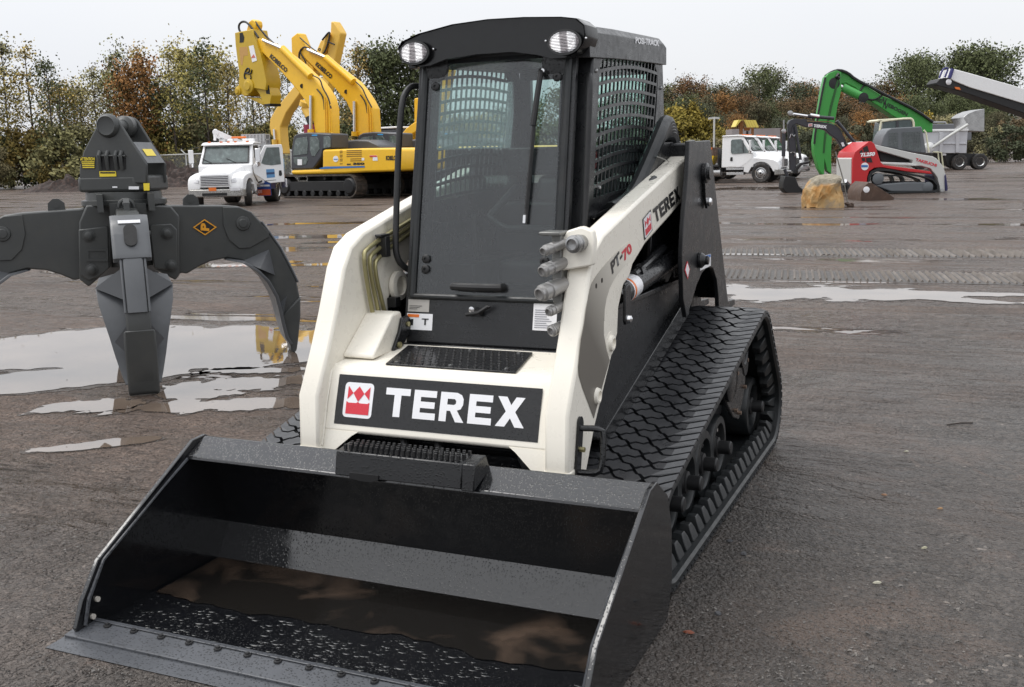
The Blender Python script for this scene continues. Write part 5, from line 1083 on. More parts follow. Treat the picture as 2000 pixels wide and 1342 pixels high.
K3, B3, F3 = kobelco('yellow_excavator', 'yellow excavator third in the row, mostly hidden behind the black cab', 2.35, 5.6, b3, [(1650, 770), (1690, 765), (1700, 960), (1650, 985)], [], texts=True)
# pale machine behind, boom leaning to the right
b4 = [(455, 1255), (500, 1255), (484, 1100), (480, 1020), (530, 900), (640, 745), (780, 540), (880, 345), (918, 205), (905, 190), (830, 270), (745, 470), (600, 662), (440, 860), (388, 955), (385, 1020), (398, 1090), (435, 1120)]
s4 = [(922, 98), (948, 98), (985, 160), (1006, 200), (960, 420), (885, 722), (835, 640), (880, 440), (918, 205)]
R4 = thing('yellow_excavator', 'faded yellow excavator behind the row, its long boom leaning up to the right', 'excavator', KF.w(-5.5, 9, 0), 0, 'yellow excavators')
for L_, y0, w_, nm_ in ((b4, 8.7, .6, 'boom'), (s4, 8.75, .5, 'stick')):
    m = MB(); m.prism([KF.px(*ZC(a, b), y0) for a, b in L_], KF.Y*w_); m.build(nm_, YPL, R4, bev=.06)
for a, b, r, mt, nm_ in (((425, 1040), (432, 1130), .07, CHROME, 'boom_cylinder_rod'), ((432, 1130), (436, 1250), .17, YPL, 'boom_cylinder'), ((700, 800), (690, 840), .3, YPL, 'cylinder_eye'), ((690, 850), (735, 940), .2, YPL, 'arm_cylinder'), ((735, 935), (760, 1000), .24, BLKM, 'cylinder_boot'), ((745, 1000), (750, 1075), .40, flatm('maroon_paint', (.25, .02, .05), .5), 'maroon_tank'), ((850, 370), (905, 205), .12, YPL, 'arm_cylinder')):
    m = MB(); m.cyl(KF.px(*ZC(*a), 8.6), KF.px(*ZC(*b), 8.6), r, n=14); m.build(nm_, mt, R4)
m = MB(); m.tube([KF.px(*ZC(*p), 8.4) for p in ((848, 260), (905, 190), (915, 200), (900, 280), (870, 370), (840, 385))], .05, 6, smooth=2); m.tube([KF.px(*ZC(*p), 8.4) for p in ((905, 240), (905, 280), (955, 300))], .04, 6, smooth=1); m.build('boom_hose', BLKM, R4)
text('lettering', 'O', KF.px(*ZC(812, 358), 8.69), KF.px(*ZC(838, 358), 8.69), KF.px(*ZC(812, 330), 8.69), DECK_, R4, .06, -KF.Y, .02)
F4 = KF.at(-5.5, 9)
m = MB()
for y0 in (-1.6, 1.0): ps = stadium(m, F4, -2.5, 2.5, .03, 1., y0, y0+.6); grousers(m, F4, ps, y0, y0+.6, .2, .03)
m.build('crawler_track', TRKM, R4, split=False); m = MB(); m.box(-2.2, 2.6, -1.5, 1.5, 1.2, 2.1, F4); m.build('upper_body', YPL, R4, bev=.1)
m = MB(); m.box(-2.4, -.6, -1.5, -.5, 1.3, 3.1, F4); cb = m.build('cab', CABG, R4, bev=.1); m = MB(); m.box(-2.2, -.8, -1.53, -1.5, 1.9, 2.9, F4); m.build('cab_window', WGL, cb)
m = MB(); m.box(-2.45, -.55, -1.55, -.45, 3.1, 3.2, F4); m.build('cab_roof', WHT, cb, bev=.03)

# ================================================================ conventional-cab trucks: x forward from the front axle, y left, z up
TYR = paint('truck_tyre', (.03, .028, .027), .6, .3, bumpy=.2, dirt=((.13, .10, .08), .7))
ALU = paint('polished_alloy', (.6, .6, .6), .25, .1, metal=.85)
BUMPM = paint('bumper_chrome_dirty', (.42, .41, .39), .28, .3, metal=.7)
TGL = paint('truck_glass', (.09, .12, .115), .06, .5, dirt=((.3, .38, .37), .3), spec=.9)
HLM = paint('headlight_lens', (.6, .6, .62), .12, .4, spec=.9)
def truck(name, label, loc, fwd, service=False, grp=None):
    X = Vector((fwd[0], fwd[1], 0)).normalized(); F = Frame(loc, X.to_tuple()[:2]); R_ = thing(name, label, 'truck', loc, 0, grp); w = F.w
    def slab(P_, y0, y1, nm_, mat, par=R_, bev=.03, seg=3): m = MB(); m.prism([w(a, y0, b) for a, b in P_], F.Y*(y1-y0)); return m.build(nm_, mat, par, bev=bev, seg=seg)
    arch = [(.66*math.cos(t), .52+.66*math.sin(t)) for t in [math.pi*k/10 for k in range(11)]]
    slab([(-4.8 if service else -5.6, .62), (.9, .62), (.9, .86), (-4.8 if service else -5.6, .86)], -.42, .42, 'chassis_frame', BLKM)
    # hood: rounded cross-sections front to back
    m = MB(); secs = []
    for x, zt, hw in ((1.02, 1.30, .60), (.95, 1.42, .68), (.7, 1.50, .74), (.2, 1.60, .80), (-.45, 1.70, .86)):
        secs.append([w(x, -hw, .8), w(x, -hw, zt-.28), w(x, -hw*.86, zt-.09), w(x, -hw*.5, zt-.01), w(x, 0, zt), w(x, hw*.5, zt-.01), w(x, hw*.86, zt-.09), w(x, hw, zt-.28), w(x, hw, .8)])
    m.loft(secs); hd = m.build('hood', WHT, R_, bev=.02)
    for s in (-1, 1):
        m = MB(); pr = [(1.0, .72), (1.0, .98), (.92, 1.16), (.7, 1.28), (.3, 1.36), (-.2, 1.40), (-.7, 1.42), (-.95, 1.30), (-.98, .62), (-.72, .55)]+[(-p[0], p[1]) for p in arch[1:-1]]+[(.70, .60)]
        secs = [[w(a*k+.0, s*yy, .5+(b-.5)*kz) for a, b in pr] for yy, k, kz in ((.62, 1., 1.05), (1.0, 1., 1.0), (1.12, .975, .93))]
        m.loft(secs); m.build('fender', WHT, R_, bev=.02)
        m = MB(); c = w(.93, s*.86, 1.06); a_ = F.Y*s
        m.loft([[c+F.X*dx+a_*yy+Vector((0, 0, zz)) for yy, zz, dx in ((-.20*k, -.10*k, .07), (-.22*k, .02*k, .06), (-.1*k, .12*k, .0), (.12*k, .14*k, -.08), (.24*k, .10*k, -.22), (.24*k, -.04*k, -.18), (.1*k, -.11*k, .04))] for k in (1,)]+[[c+F.X*(dx+.02)+a_*yy+Vector((0, 0, zz)) for yy, zz, dx in ((-.18, -.08, .07), (-.2, .02, .06), (-.09, .1, .0), (.11, .12, -.08), (.22, .08, -.2), (.22, -.03, -.16), (.09, -.09, .04))]])
        m.build('headlight', HLM, R_)
    # grille
    m = MB(); m.prism([w(1.035, -.56, .88), w(1.035, .56, .88), w(1.025, .54, 1.27), w(1.025, -.54, 1.27)], F.X*.012); g_ = m.build('grille', flatm('grille_dark', (.03, .03, .04), .4), R_)
    m = MB()
    for k in range(6): m.box(1.04, 1.065, -.55, .55, .90+k*.066, .93+k*.066, F)
    m.box(1.03, 1.06, -.585, -.55, .87, 1.28, F); m.box(1.03, 1.06, .55, .585, .87, 1.28, F); m.build('grille_bars', CHROME, g_)
    # bumper
    m = MB(); bs = []
    for y, dx in ((-1.16, -.30), (-1.05, -.08), (-.7, .02), (0, .05), (.7, .02), (1.05, -.08), (1.16, -.30)): bs.append([w(1.05+dx, y, .40), w(1.12+dx, y, .44), w(1.12+dx, y, .70), w(1.05+dx, y, .74)])
    m.loft(bs); bm_ = m.build('bumper', BUMPM, R_, bev=.015)
    m = MB(); m.box(1.165, 1.18, -.5, .5, .47, .58, F); m.build('bumper_slot', flatm('slot_dark', (.006, .006, .006), .6), bm_, bev=.03)
    # cab
    cabp = [(-.42, .85), (-.42, 1.68), (-.52, 1.72), (-.98, 2.46), (-1.05, 2.54), (-1.4, 2.60), (-2.1, 2.58), (-2.2, 2.48), (-2.22, .85)]
    m = MB(); n_ = len(cabp); secs = []
    for yy, k in ((-1.10, 0.), (-1.12, 0), (1.12, 0), (1.10, 0)): pass
    for yy, ins in ((-1.0, .0), (1.0, .0)): pass
    secs = [[w(a, s_*(1.12-.10*max(0, (b-1.68)/.9)), b) for a, b in cabp] for s_ in (-1, 1)]
    m.loft(secs); cb = m.build('cab', WHT, R_, bev=.05, seg=3)
    slab([(-.80, 2.50), (-1.05, 2.60), (-1.3, 2.63), (-2.2, 2.60), (-2.22, 2.54), (-1.1, 2.53)], -1.08, 1.08, 'roof', WHT, cb)
    # glass: windshield as a gently bent sheet
    m = MB(); d0 = (w(-.525, 0, 1.75)); up = (w(-.965, 0, 2.43)-w(-.53, 0, 1.75)); nrm = (F.X*.84+Vector((0, 0, .54)))
    P0, P1 = [], []
    for k in range(9):
        y = -1.0+.25*k; bow = .05*(1-(y)**2)
        P0.append(w(-.50, y*.98, 1.745)+nrm*(.012+bow*.0)); P1.append(w(-.955, y*.92, 2.44)+nrm*(.012))
    m.add(P0+P1, [(k, k+1, 9+k+1, 9+k) for k in range(8)]); m.add([p-nrm*.02 for p in P0+P1], [(k, 9+k, 9+k+1, k+1) for k in range(8)])
    ws = m.build('windshield', TGL, cb)
    m = MB(); m.ring([P0[0]-F.Y*-.02, P0[8]+F.Y*.0, P1[8], P1[0]], [P0[0].lerp(P1[8], .03), P0[8].lerp(P1[0], .03), P1[8].lerp(P0[0], .03), P1[0].lerp(P0[8], .03)], nrm*.012); m.build('window_seal', BLKM, cb)
    m = MB()
    for y in (-.55, .45): m.tube([w(-.49, y, 1.76)+nrm*.03, w(-.62, y-.42, 1.93)+nrm*.04], .012, 5)
    m.build('wiper', BLKM, ws, split=True)
    for s in (-1, 1):
        opened = service and s > 0
        wp = [(-.66, 1.66), (-.72, 1.62), (-1.6, 1.60), (-1.68, 1.68), (-1.70, 2.3), (-1.64, 2.38), (-1.12, 2.39)]
        def side(P_, o, nm_, mat, par=cb, th=.012):
            mm = MB(); mm.prism([w(a, s*(1.12-.10*max(0, (b-1.68)/.9)+o), b) for a, b in P_], F.Y*s*th); return mm.build(nm_, mat, par)
        dp_ = [(-.50, 1.6), (-.62, 1.72), (-1.05, 2.46), (-1.78, 2.48), (-1.82, 2.3), (-1.82, .92), (-1.2, .88), (-.95, 1.0), (-.55, 1.3)]
        if opened:
            side(dp_, -.01, 'door_opening', BLKM)
            # swung-out door: hinged at its front edge
            h0 = w(-.50, s*1.13, 0); dd = (-F.X*.55+F.Y*s*.84).normalized(); nn = Vector((-dd.y, dd.x, 0))
            if nn.dot(F.X) < 0: nn = -nn
            def dq_(a, b, o=0.): return h0+dd*(-.50-a)+Vector((0, 0, b))+nn*o
            m = MB(); inn_ = [(-.86, 1.72), (-1.13, 2.36), (-1.66, 2.36), (-1.70, 1.66), (-1.3, 1.62), (-1.0, 1.66)]
            m.prism([dq_(a, b) for a, b in dp_], -nn*.06); od = m.build('door', WHT, R_, bev=.02)
            m = MB(); m.prism([dq_(a, b, .006) for a, b in inn_], nn*.006); m.build('door_window', TGL, od)
            m = MB(); m.prism([dq_(a, b, .002) for a, b in ((-1.05, 1.46), (-1.40, 1.47), (-1.41, 1.12), (-1.06, 1.10))], nn*.006); dc = m.build('door_sign', flatm('blue_door_sign', (.10, .26, .48), .4), od)
            m = MB(); m.prism([dq_(a, b, .010) for a, b in ((-1.05, 1.33), (-1.40, 1.34), (-1.40, 1.26), (-1.05, 1.24))], nn*.003); m.build('sign_band', flatm('dark_navy', (.03, .06, .14), .4), dc)
            m = MB(); m.prism([dq_(a, b, .002) for a, b in ((-1.60, 1.40), (-1.70, 1.40), (-1.72, 1.22), (-1.66, 1.16), (-1.58, 1.20))], nn*.01); m.build('door_handle', BLKM, od)
            m = MB(); m.prism([dq_(a, b, .002) for a, b in ((-1.0, .98), (-1.45, 1.0), (-1.45, 1.02), (-1.0, 1.0))], nn*.003); m.build('sign_print', BLKM, od)
            mirror0 = dq_(-.75, 1.9, .1)
        else:
            side(dp_, -.004, 'door', WHT, th=.012); 
            side([(a, b) for a, b in wp], .010, 'door_window', TGL)
            side([(-1.0, 1.665), (-.96, 1.665), (-1.02, 2.34), (-1.05, 2.34)], .024, 'window_bar', BLKM)
            side([(-1.58, 1.42), (-1.70, 1.42), (-1.72, 1.24), (-1.66, 1.2), (-1.58, 1.22)], .010, 'door_handle', BLKM)
        m = MB(); c = w(-.58, s*1.42, 0) if not opened else mirror0-F.Y*0
        if opened: c = Vector((c.x, c.y, 0))+F.X*.12
        m.loft([[c+F.Y*yy+F.X*xx+Vector((0, 0, z_)) for yy, xx in ((-.1, 0), (.1, 0), (.1, .08), (-.1, .08))] for z_ in (1.78, 1.82, 2.28, 2.32)]); mr = m.build('mirror', WHT if not opened else CHROME, R_, bev=.02)
        m = MB(); m.cyl(c+F.X*.04+Vector((0, 0, 1.62)), c+F.X*.06+Vector((0, 0, 1.76)), .09, .09, 14); m.build('spot_mirror', CHROME, R_)
        m = MB(); e = w(-.75, s*1.12, 2.42) if not opened else dq_(-.9, 2.4); e2 = w(-.50, s*1.12, 1.60) if not opened else dq_(-.7, 1.60)
        m.tube([e, c+Vector((0, 0, 2.38)), c+Vector((0, 0, 1.6)), e2], .018, 6); m.build('mirror_arm', BLKM, R_)
        slab([(-.98, .45), (-1.95, .45), (-1.95, .58), (-.98, .58)], s*1.05-(.0 if s > 0 else .0), s*.7, 'step', ALU, bev=.01); slab([(-.98, .72), (-1.95, .72), (-1.95, .84), (-.98, .84)], s*1.1, s*.8, 'step', ALU, bev=.01)
        # wheels
        def wheel(cx, yo, steer=0., dual=False):
            Xd = (F.Y*s*math.cos(steer)+F.X*math.sin(steer)*s); c_ = w(cx, s*yo, .52); mm = MB(); wd = .28 if not dual else .56
            mm.lathe(c_, Xd, [(.30, -wd), (.48, -wd), (.52, -wd+.05), (.52, -.05), (.48, 0), (.33, .0), (.30, -.02)], 32); wl_ = mm.build('wheel', TYR, R_)
            mm = MB(); mm.lathe(c_, Xd, [(.30, -.2), (.31, .005), (.29, .012), (.27, -.02), (.22, -.02 if not dual else -.12), (.12, .02 if not dual else -.14), (.09, .05 if not dual else -.1), (.004, .06 if not dual else -.1)], 24); mm.build('rim', ALU, wl_)
            a_ = Xd.orthogonal().normalized(); b_ = Xd.cross(a_); mm = MB()
            if not dual:
                for k in range(10): t = 2*math.pi*k/10; p = c_+(a_*math.cos(t)+b_*math.sin(t))*.15+Xd*.0; mm.cyl(p, p+Xd*.035, .018, n=6)
                mm.cyl(c_+Xd*.03, c_+Xd*.09, .07, .05, 12); mm.build('wheel_nuts', BLKM, wl_)
        wheel(0, 1.14, -.32*1 if service else 0.); wheel(-4.1, 1.18, 0, True)
    # fuel tank, cab guard lights
    m = MB(); 
    for s in (-1, 1): m.cyl(w(-2.3, s*.82, .60), w(-3.2, s*.82, .60), .26, n=20)
    m.build('fuel_tank', ALU, R_, split=True)
    m = MB()
    for y in (-.8, -.3, 0, .3, .8): m.box(-1.15, -1.05, y-.05, y+.05, 2.61, 2.655, F)
    m.build('marker_light', ORG, cb, split=True)
    return R_, F, slab
TS, FS, sl = truck('service_truck', 'white service truck with its near door open and a crane behind the cab', (-23.35, 27.45, 0), (.37, -.93), True)
FS.Y = -FS.Y; w = FS.w; sl0 = sl
def sl(P_, y0, y1, nm_, mat, bev=.03): mm = MB(); mm.prism([w(a, y0, b) for a, b in P_], FS.Y*(y1-y0)); return mm.build(nm_, mat, TS, bev=bev)
m = MB(); m.box(1.165, 1.175, -.13+.05, .22, .66, .80, FS); m.build('number_plate', ORG, TS)
m = MB(); m.box(1.172, 1.178, -1.0, -.62, .74, .80, FS); m.box(1.1, 1.15, -1.02, -.64, .66, .80, FS); m.build('bumper_sticker', DECW, TS)
# service body with picture panels
sb = sl([(-2.45, .95), (-2.45, 1.85), (-5.2, 1.85), (-5.2, .95)], -1.2, 1.2, 'service_body', WHT)
n = NT('printed_side_panel'); v = n.co((1, 1, 1)); sp3 = n.n('ShaderNodeSeparateXYZ'); n.L(v, sp3.inputs[0])
n.set(Base_Color=n.mix(n.ramp(n.noise(n.co(), 1.6, 3, .6), [(.45, 0.), (.6, .55)]), n.ramp(n.math('MULTIPLY', sp3.outputs['Z'], .5), [(.28, (.03, .04, .10)), (.50, (.07, .03, .03)), (.56, (.6, .2, .04)), (.66, (.15, .35, .55)), (.9, (.22, .48, .70))]), (.02, .03, .05)), Roughness=.35)
sl([(-2.45, .60), (-2.45, 1.90), (-5.25, 1.90), (-5.25, .60), (-4.75, .60), (-4.7, 1.15), (-3.5, 1.15), (-3.45, .60)], -1.235, -1.205, 'picture_panel', n.m, bev=.005)
m = MB(); m.prism([w(-2.455+.02, -1.2, 1.90), w(-2.435, 1.2, 1.90), w(-2.435, 1.2, .7), w(-2.435, -1.2, .7)], FS.X*.03); m.build('picture_panel', n.m, TS)
m = MB(); m.box(-2.3, -2.27, -1.35, -.75, .32, .98, FS); mf = m.build('mud_panel', flatm('panel_blue', (.03, .08, .3), .4), TS)
m = MB(); m.box(-2.268, -2.262, -1.33, -.77, .34, .60, FS); m.build('panel_band', flatm('panel_red', (.6, .1, .03), .4), mf); m = MB(); m.box(-2.268, -2.262, -1.30, -.80, .72, .80, FS); m.build('panel_band', DECW, mf)
sl([(-5.25, .60), (-5.30, .60), (-5.30, 1.0), (-5.25, 1.0)], -1.3, -1.0, 'rear_light_box', DECW)
# crane lying over the cab roof, headache rack, beacons
m = MB(); m.loft([[w(a, y+b, z+c) for b, c in ((-.13, -.13), (.13, -.13), (.13, .13), (-.13, .13))] for a, y, z in ((-2.6, -.1, 2.55), (-2.1, .25, 2.75), (-1.5, .62, 3.0))]); m.cyl(w(-1.5, .62, 3.18), w(-1.45, .66, 2.7), .07); m.lathe(w(-1.45, .62, 3.05), FS.X, [(.02, -.05), (.12, -.05), (.12, .05), (.02, .05)], 20); m.build('crane_boom', WHT, TS, bev=.02)
m = MB(); m.box(-1.52, -1.42, .55, .75, 2.66, 2.8, FS); m.build('crane_hook', BLKM, TS)
m = MB(); m.box(-2.75, -2.65, -1.15, -.10, 1.85, 2.95, FS); m.box(-3.4, -3.3, -1.15, -.1, 1.85, 2.95, FS); m.box(-3.4, -2.65, -1.15, -1.1, 2.7, 2.75, FS)
for k in range(7): m.box(-2.64, -2.6, -1.12+k*.15, -1.06+k*.15, 2.62, 2.95, FS)
m.box(-3.4, -2.62, -1.15, -.1, 2.93, 2.97, FS); m.build('ladder_rack', paint('rack_grey', (.5, .5, .5), .4, .2, metal=.3), TS)
m = MB(); m.box(-1.9, -1.7, -.55, .05, 2.78, 2.86, FS); m.build('amber_light_bar', ORG, TS, bev=.03)
m = MB()
for y in (-.8, -.55, .45, .1): m.box(-1.9, -1.65, y-.12, y+.12, 2.62, 2.76, FS)
m.build('roof_vent', WHT, TS, bev=.03, split=True)
TS.scale = (.89, .89, .88)
# three white flatbeds, side on, facing right
FT0 = gp(1507, 357)
for k, (off, lab_) in enumerate((((0, 0), 'white flatbed truck side-on, nearest of three parked cab by cab'), ((1.45, 3.2), 'white truck in the middle of the three overlapping white cabs'), ((2.9, 6.6), 'white truck farthest back of the three overlapping white cabs'))):
    X = Vector((.955, .30, 0)).normalized(); X = Vector((.913*.88+.408*.47, .408*.88-.913*.47, 0)) 
    loc = FT0+CR.normalized()*0+Vector((.913, .408, 0))*off[0]+Vector((-.408, .913, 0))*(off[1]+1.15)
    TR, FR, sl2 = truck('flatbed_truck', lab_, tuple(Vector((loc.x, loc.y, 0))), (X.x, X.y), False, 'white trucks parked side by side')
    sl2([(-2.35, .88), (-2.35, 1.02), (-6.2, 1.02), (-6.2, .88)], -1.22, 1.22, 'flatbed', BLKM)
    sl2([(-2.4, 1.02), (-2.4, 1.9), (-2.48, 1.9), (-2.48, 1.02)], -1.0, 1.0, 'bulkhead', BLKM)
    TR.scale = (.89, .89, .89)
    if k == 0:
        TR0, FR0 = TR, FR; BX = lambda x, y, z: FR0.o+(FR0.w(x, y, z)-FR0.o)*.89
for k, (x, l) in enumerate(((-3.15, 'yellow bin on the white truck flatbed, nearer the cab'), (-4.05, 'yellow bin on the white truck flatbed, farther from the cab'))):
    m = MB(); m.loft([[BX(x+a*q_, -1.0+b, z) for a, b in ((-.32, 0), (.32, 0), (.32, .8), (-.32, .8))] for z, q_ in ((1.025, 1), (1.45, 1.35), (1.52, 1.35), (1.52, 1.25), (1.1, .95))]); o = m.build('yellow_bin', flatm('bin_yellow', (.75, .5, .02), .45), None, origin=BX(x, -.6, 1.025)); tag(o, l, 'bin', 'yellow bins on the flatbed')
# ================================================================ right-hand machines
# Takeuchi-like red and grey track loader, side on
TF = Frame(gp(1700, 380), (.918, .396)); TF.o.z = 0
RED = paint('red_machine_paint', (.50, .016, .02), .35, .05); SIL = paint('silver_grey_paint', (.55, .55, .53), .4, .05); DGR = paint('dark_grey_paint', (.12, .13, .14), .45, .1)
TK = thing('compact_track_loader', 'red and silver compact track loader seen from the side with dark cab', 'track loader', TF.w(1, 1, 0))
def tz(L_, y0, y1, nm_, mat, par=None, bev=.015, F=TF, z=ZD, seg=2, root=None):
    m = MB(); m.prism([F.px(*z(a, b), y0) for a, b in L_], F.Y*(y1-y0)); return m.build(nm_, mat, par or TK, bev=bev, seg=seg)
o0 = TF.l(TF.px(*ZD(865, 1160), 0)); o1 = TF.l(TF.px(*ZD(1500, 1160), 0)); zt = TF.l(TF.px(*ZD(1000, 935), 0)).z
for y0 in (0, 1.4):
    m = MB()
    ol_ = [(900, 1175), (872, 1060), (875, 1000), (900, 960), (950, 935), (1050, 938), (1380, 1005), (1460, 1035), (1500, 1090), (1500, 1130), (1460, 1165), (1380, 1172), (1050, 1172)]
    P_ = [(TF.l(TF.px(*ZD(a, b), 0)).x, max(.02, TF.l(TF.px(*ZD(a, b), 0)).z)) for a, b in ol_]
    c_ = Vector((sum(p[0] for p in P_)/len(P_), sum(p[1] for p in P_)/len(P_))); I = [(c_.x+(a-c_.x)*.93, c_.y+(b-c_.y)*.84) for a, b in P_]
    m.ring([TF.w(a, y0, b) for a, b in P_], [TF.w(a, y0, b) for a, b in I], TF.Y*.4); grousers(m, TF, P_[::-1], y0, y0+.4, .1, -.025); tb = m.build('crawler_track', RUB, TK)
    q = lambda L_: [TF.w(TF.l(TF.px(*ZD(a, b), 0)).x, y0+.03, TF.l(TF.px(*ZD(a, b), 0)).z) for a, b in L_]
    m = MB(); m.prism(q([(940, 1085), (1010, 1070), (1200, 1055), (1400, 1055), (1430, 1080), (1430, 1115), (1400, 1140), (1080, 1140)]), TF.Y*.3); m.build('track_frame', DGR, tb, bev=.04)
    for a, b, r in ((965, 1025, .19), (1400, 1097, .17)): c = TF.l(TF.px(*ZD(a, b), 0)); m = MB(); m.lathe(TF.w(c.x, y0+.02, c.z), -TF.Y, [(r, -.2), (r, 0), (r*.7, .02), (.01, .025)], 20); m.build('sprocket', DGR, tb)
tz([(740, 850), (760, 790), (880, 700), (905, 700), (930, 720), (985, 880), (1010, 905), (1200, 930), (1420, 962), (1435, 985), (1200, 960), (990, 925), (930, 930), (885, 960), (868, 1010), (862, 1085), (830, 1092), (738, 1085)], 0, 1.8, 'rear_body', RED)
tz([(722, 850), (745, 835), (745, 1075), (722, 1070)], .1, 1.7, 'rear_bumper', SIL)
for L_ in ([(830, 755), (868, 735), (884, 788), (838, 792)], [(858, 845), (900, 838), (915, 882), (862, 882)], [(800, 788), (822, 770), (828, 795), (802, 800)], [(820, 845), (845, 842), (850, 872), (825, 870)]): tz(L_, -.02, .0, 'vent', BLKM, bev=0)
def tt(s_, P_, mat, y=-.004, bold=.05, R_=None, F=TF, z=ZD): q = [F.px(*z(*t), y) for t in P_]; text('lettering', s_, q[0], q[1], q[2], mat, R_ or TK, bold, -F.Y, .01)
tt('TL250', [(800, 835), (930, 825), (808, 800)], DECW, bold=.06)
m = MB(); c = TF.px(*ZD(845, 917), 0); m.cyl(c, c-TF.Y*.01, .125, n=28); rs = m.build('round_sticker', DECW, TK); m = MB(); m.box(-.09, .09, 0, 0, 0, 0); 
tz([(815, 905), (873, 905), (873, 925), (815, 925)], -.016, -.012, 'sticker_print', BLUE, rs, 0)
# silver arm
tz([(905, 720), (1290, 805), (1440, 830), (1475, 850), (1530, 915), (1555, 1000), (1562, 1100), (1545, 1140), (1500, 1140), (1497, 1080), (1480, 1010), (1420, 935), (1340, 912), (1220, 915), (1225, 890), (1265, 888), (1262, 862), (960, 775), (925, 745)], .05, .35, 'loader_arm', SIL)
tz([(905, 720), (1290, 805), (1440, 830), (1475, 850), (1530, 915), (1555, 1000), (1562, 1100), (1545, 1140), (1500, 1140), (1497, 1080), (1480, 1010), (1420, 935), (1340, 912), (1220, 915), (1225, 890), (1265, 888), (1262, 862), (960, 775), (925, 745)], 1.45, 1.75, 'loader_arm', SIL)
tz([(985, 880), (1220, 892), (1300, 900), (1300, 915), (1000, 900)], .02, .2, 'side_rail', SIL)
tt('TAKEUCHI', [(1288, 868), (1470, 922), (1294, 842)], DECR, y=.045, bold=.04)
tz([(960, 770), (1262, 862), (1262, 885), (985, 875)], .35, 1.4, 'engine_bay', BLKM)
cab_t = [(985, 740), (1010, 650), (1040, 605), (1080, 582), (1340, 568), (1350, 590), (1385, 800), (1290, 800)]
cb = tz(cab_t, .45, 1.4, 'cab', DGR, bev=.03)
def grid_win(L4, y, nx, ny, par, nm_):
    q = [TF.px(*ZD(*p), y) for p in L4]; m = MB(); m.prism(q, TF.Y*.01); g_ = m.build(nm_, WGL, par); m = MB()
    f_ = lambda u, v: (q[0].lerp(q[1], u)).lerp(q[3].lerp(q[2], u), v)
    for i in range(nx+1): m.tube([f_(i/nx, 0)-TF.Y*.01, f_(i/nx, 1)-TF.Y*.01], .007, 4)
    for j in range(ny+1): m.tube([f_(0, j/ny)-TF.Y*.01, f_(1, j/ny)-TF.Y*.01], .007, 4)
    m.build('window_mesh', DGR, g_)
grid_win(((1050, 735), (1135, 752), (1128, 622), (1060, 625)), .44, 7, 9, cb, 'side_window'); grid_win(((1175, 762), (1335, 790), (1325, 612), (1172, 620)), .44, 11, 13, cb, 'side_window')
m = MB(); q = [TF.px(*ZD(*p), .5) for p in ((1362, 600), (1380, 620), (1405, 795), (1390, 800))]; m.tube(q[:1]+q[1:3], .03, 6); m.build('cab_front_rail', paint('cream_trim', (.7, .68, .5), .4, .05), TK)
tz([(1545, 1000), (1555, 985), (1572, 1100), (1570, 1130), (1550, 1132)], .0, 1.8, 'loader_bucket', flatm('dark_blue_steel', (.02, .02, .08), .4))
m = MB(); m.cyl(TF.px(*ZD(1522, 1125), .02), TF.px(*ZD(1522, 1125), .0), .05, n=12); m.build('arm_pin', STEEL, TK)
# brown bucket on the ground
BF = Frame(gp(1700, 392), (.918, .396)); BF.o.z = 0
RB = thing('attachment_bucket', 'rusty brown wedge-shaped bucket lying in front of the red track loader', 'bucket', BF.o)
tz([(810, 1222), (812, 1150), (845, 1090), (880, 1060), (900, 1058), (1075, 1170), (1105, 1195), (1085, 1220)], 0, .03, 'side_plate', RUST, RB, .005, BF); tz([(810, 1222), (812, 1150), (845, 1090), (880, 1060), (900, 1058), (1075, 1170), (1105, 1195), (1085, 1220)], 1.3, 1.33, 'side_plate', RUST, RB, .005, BF)
q = [BF.px(*ZD(a, b), 0) for a, b in ((1100, 1215), (815, 1220), (814, 1150), (845, 1092), (885, 1060))]; m = MB(); m.strip(q, BF.Y*1.3, Vector((0, 0, .02))); m.build('bucket_shell', RUST, RB)
m = MB(); c = BF.px(*ZD(860, 1120), -.01); m.lathe(c, -BF.Y, [(.09, -.02), (.09, .01), (.03, .02), (.005, .02)], 20); m.build('white_cap', DECW, RB)
m = MB(); m.tube([BF.px(*ZD(*p), .1) for p in ((880, 1060), (920, 1085), (945, 1110))], .035, 8); m.build('coupler_pin', STEEL, RB)
# black coupler attachment between boulder and brown bucket
AF = BF.at(0, 2.6)
AT = thing('ripper_attachment', 'black attachment with silver pins behind the boulder, left of the brown bucket', 'attachment', AF.o)
tz([(690, 1065), (720, 1080), (760, 1085), (860, 1100), (850, 1120), (760, 1125), (700, 1150), (685, 1140)], 0, .7, 'frame', BLKM, AT, .02, AF)
m = MB(); m.cyl(AF.px(*ZD(675, 1045), -.02), AF.px(*ZD(700, 1075), .3), .06, n=12); m.build('hydraulic_end', CHROME, AT)
m = MB(); m.cyl(AF.px(*ZD(668, 1070), 0), AF.px(*ZD(690, 1120), .1), .07, n=12); m.build('rod', BLKM, AT)
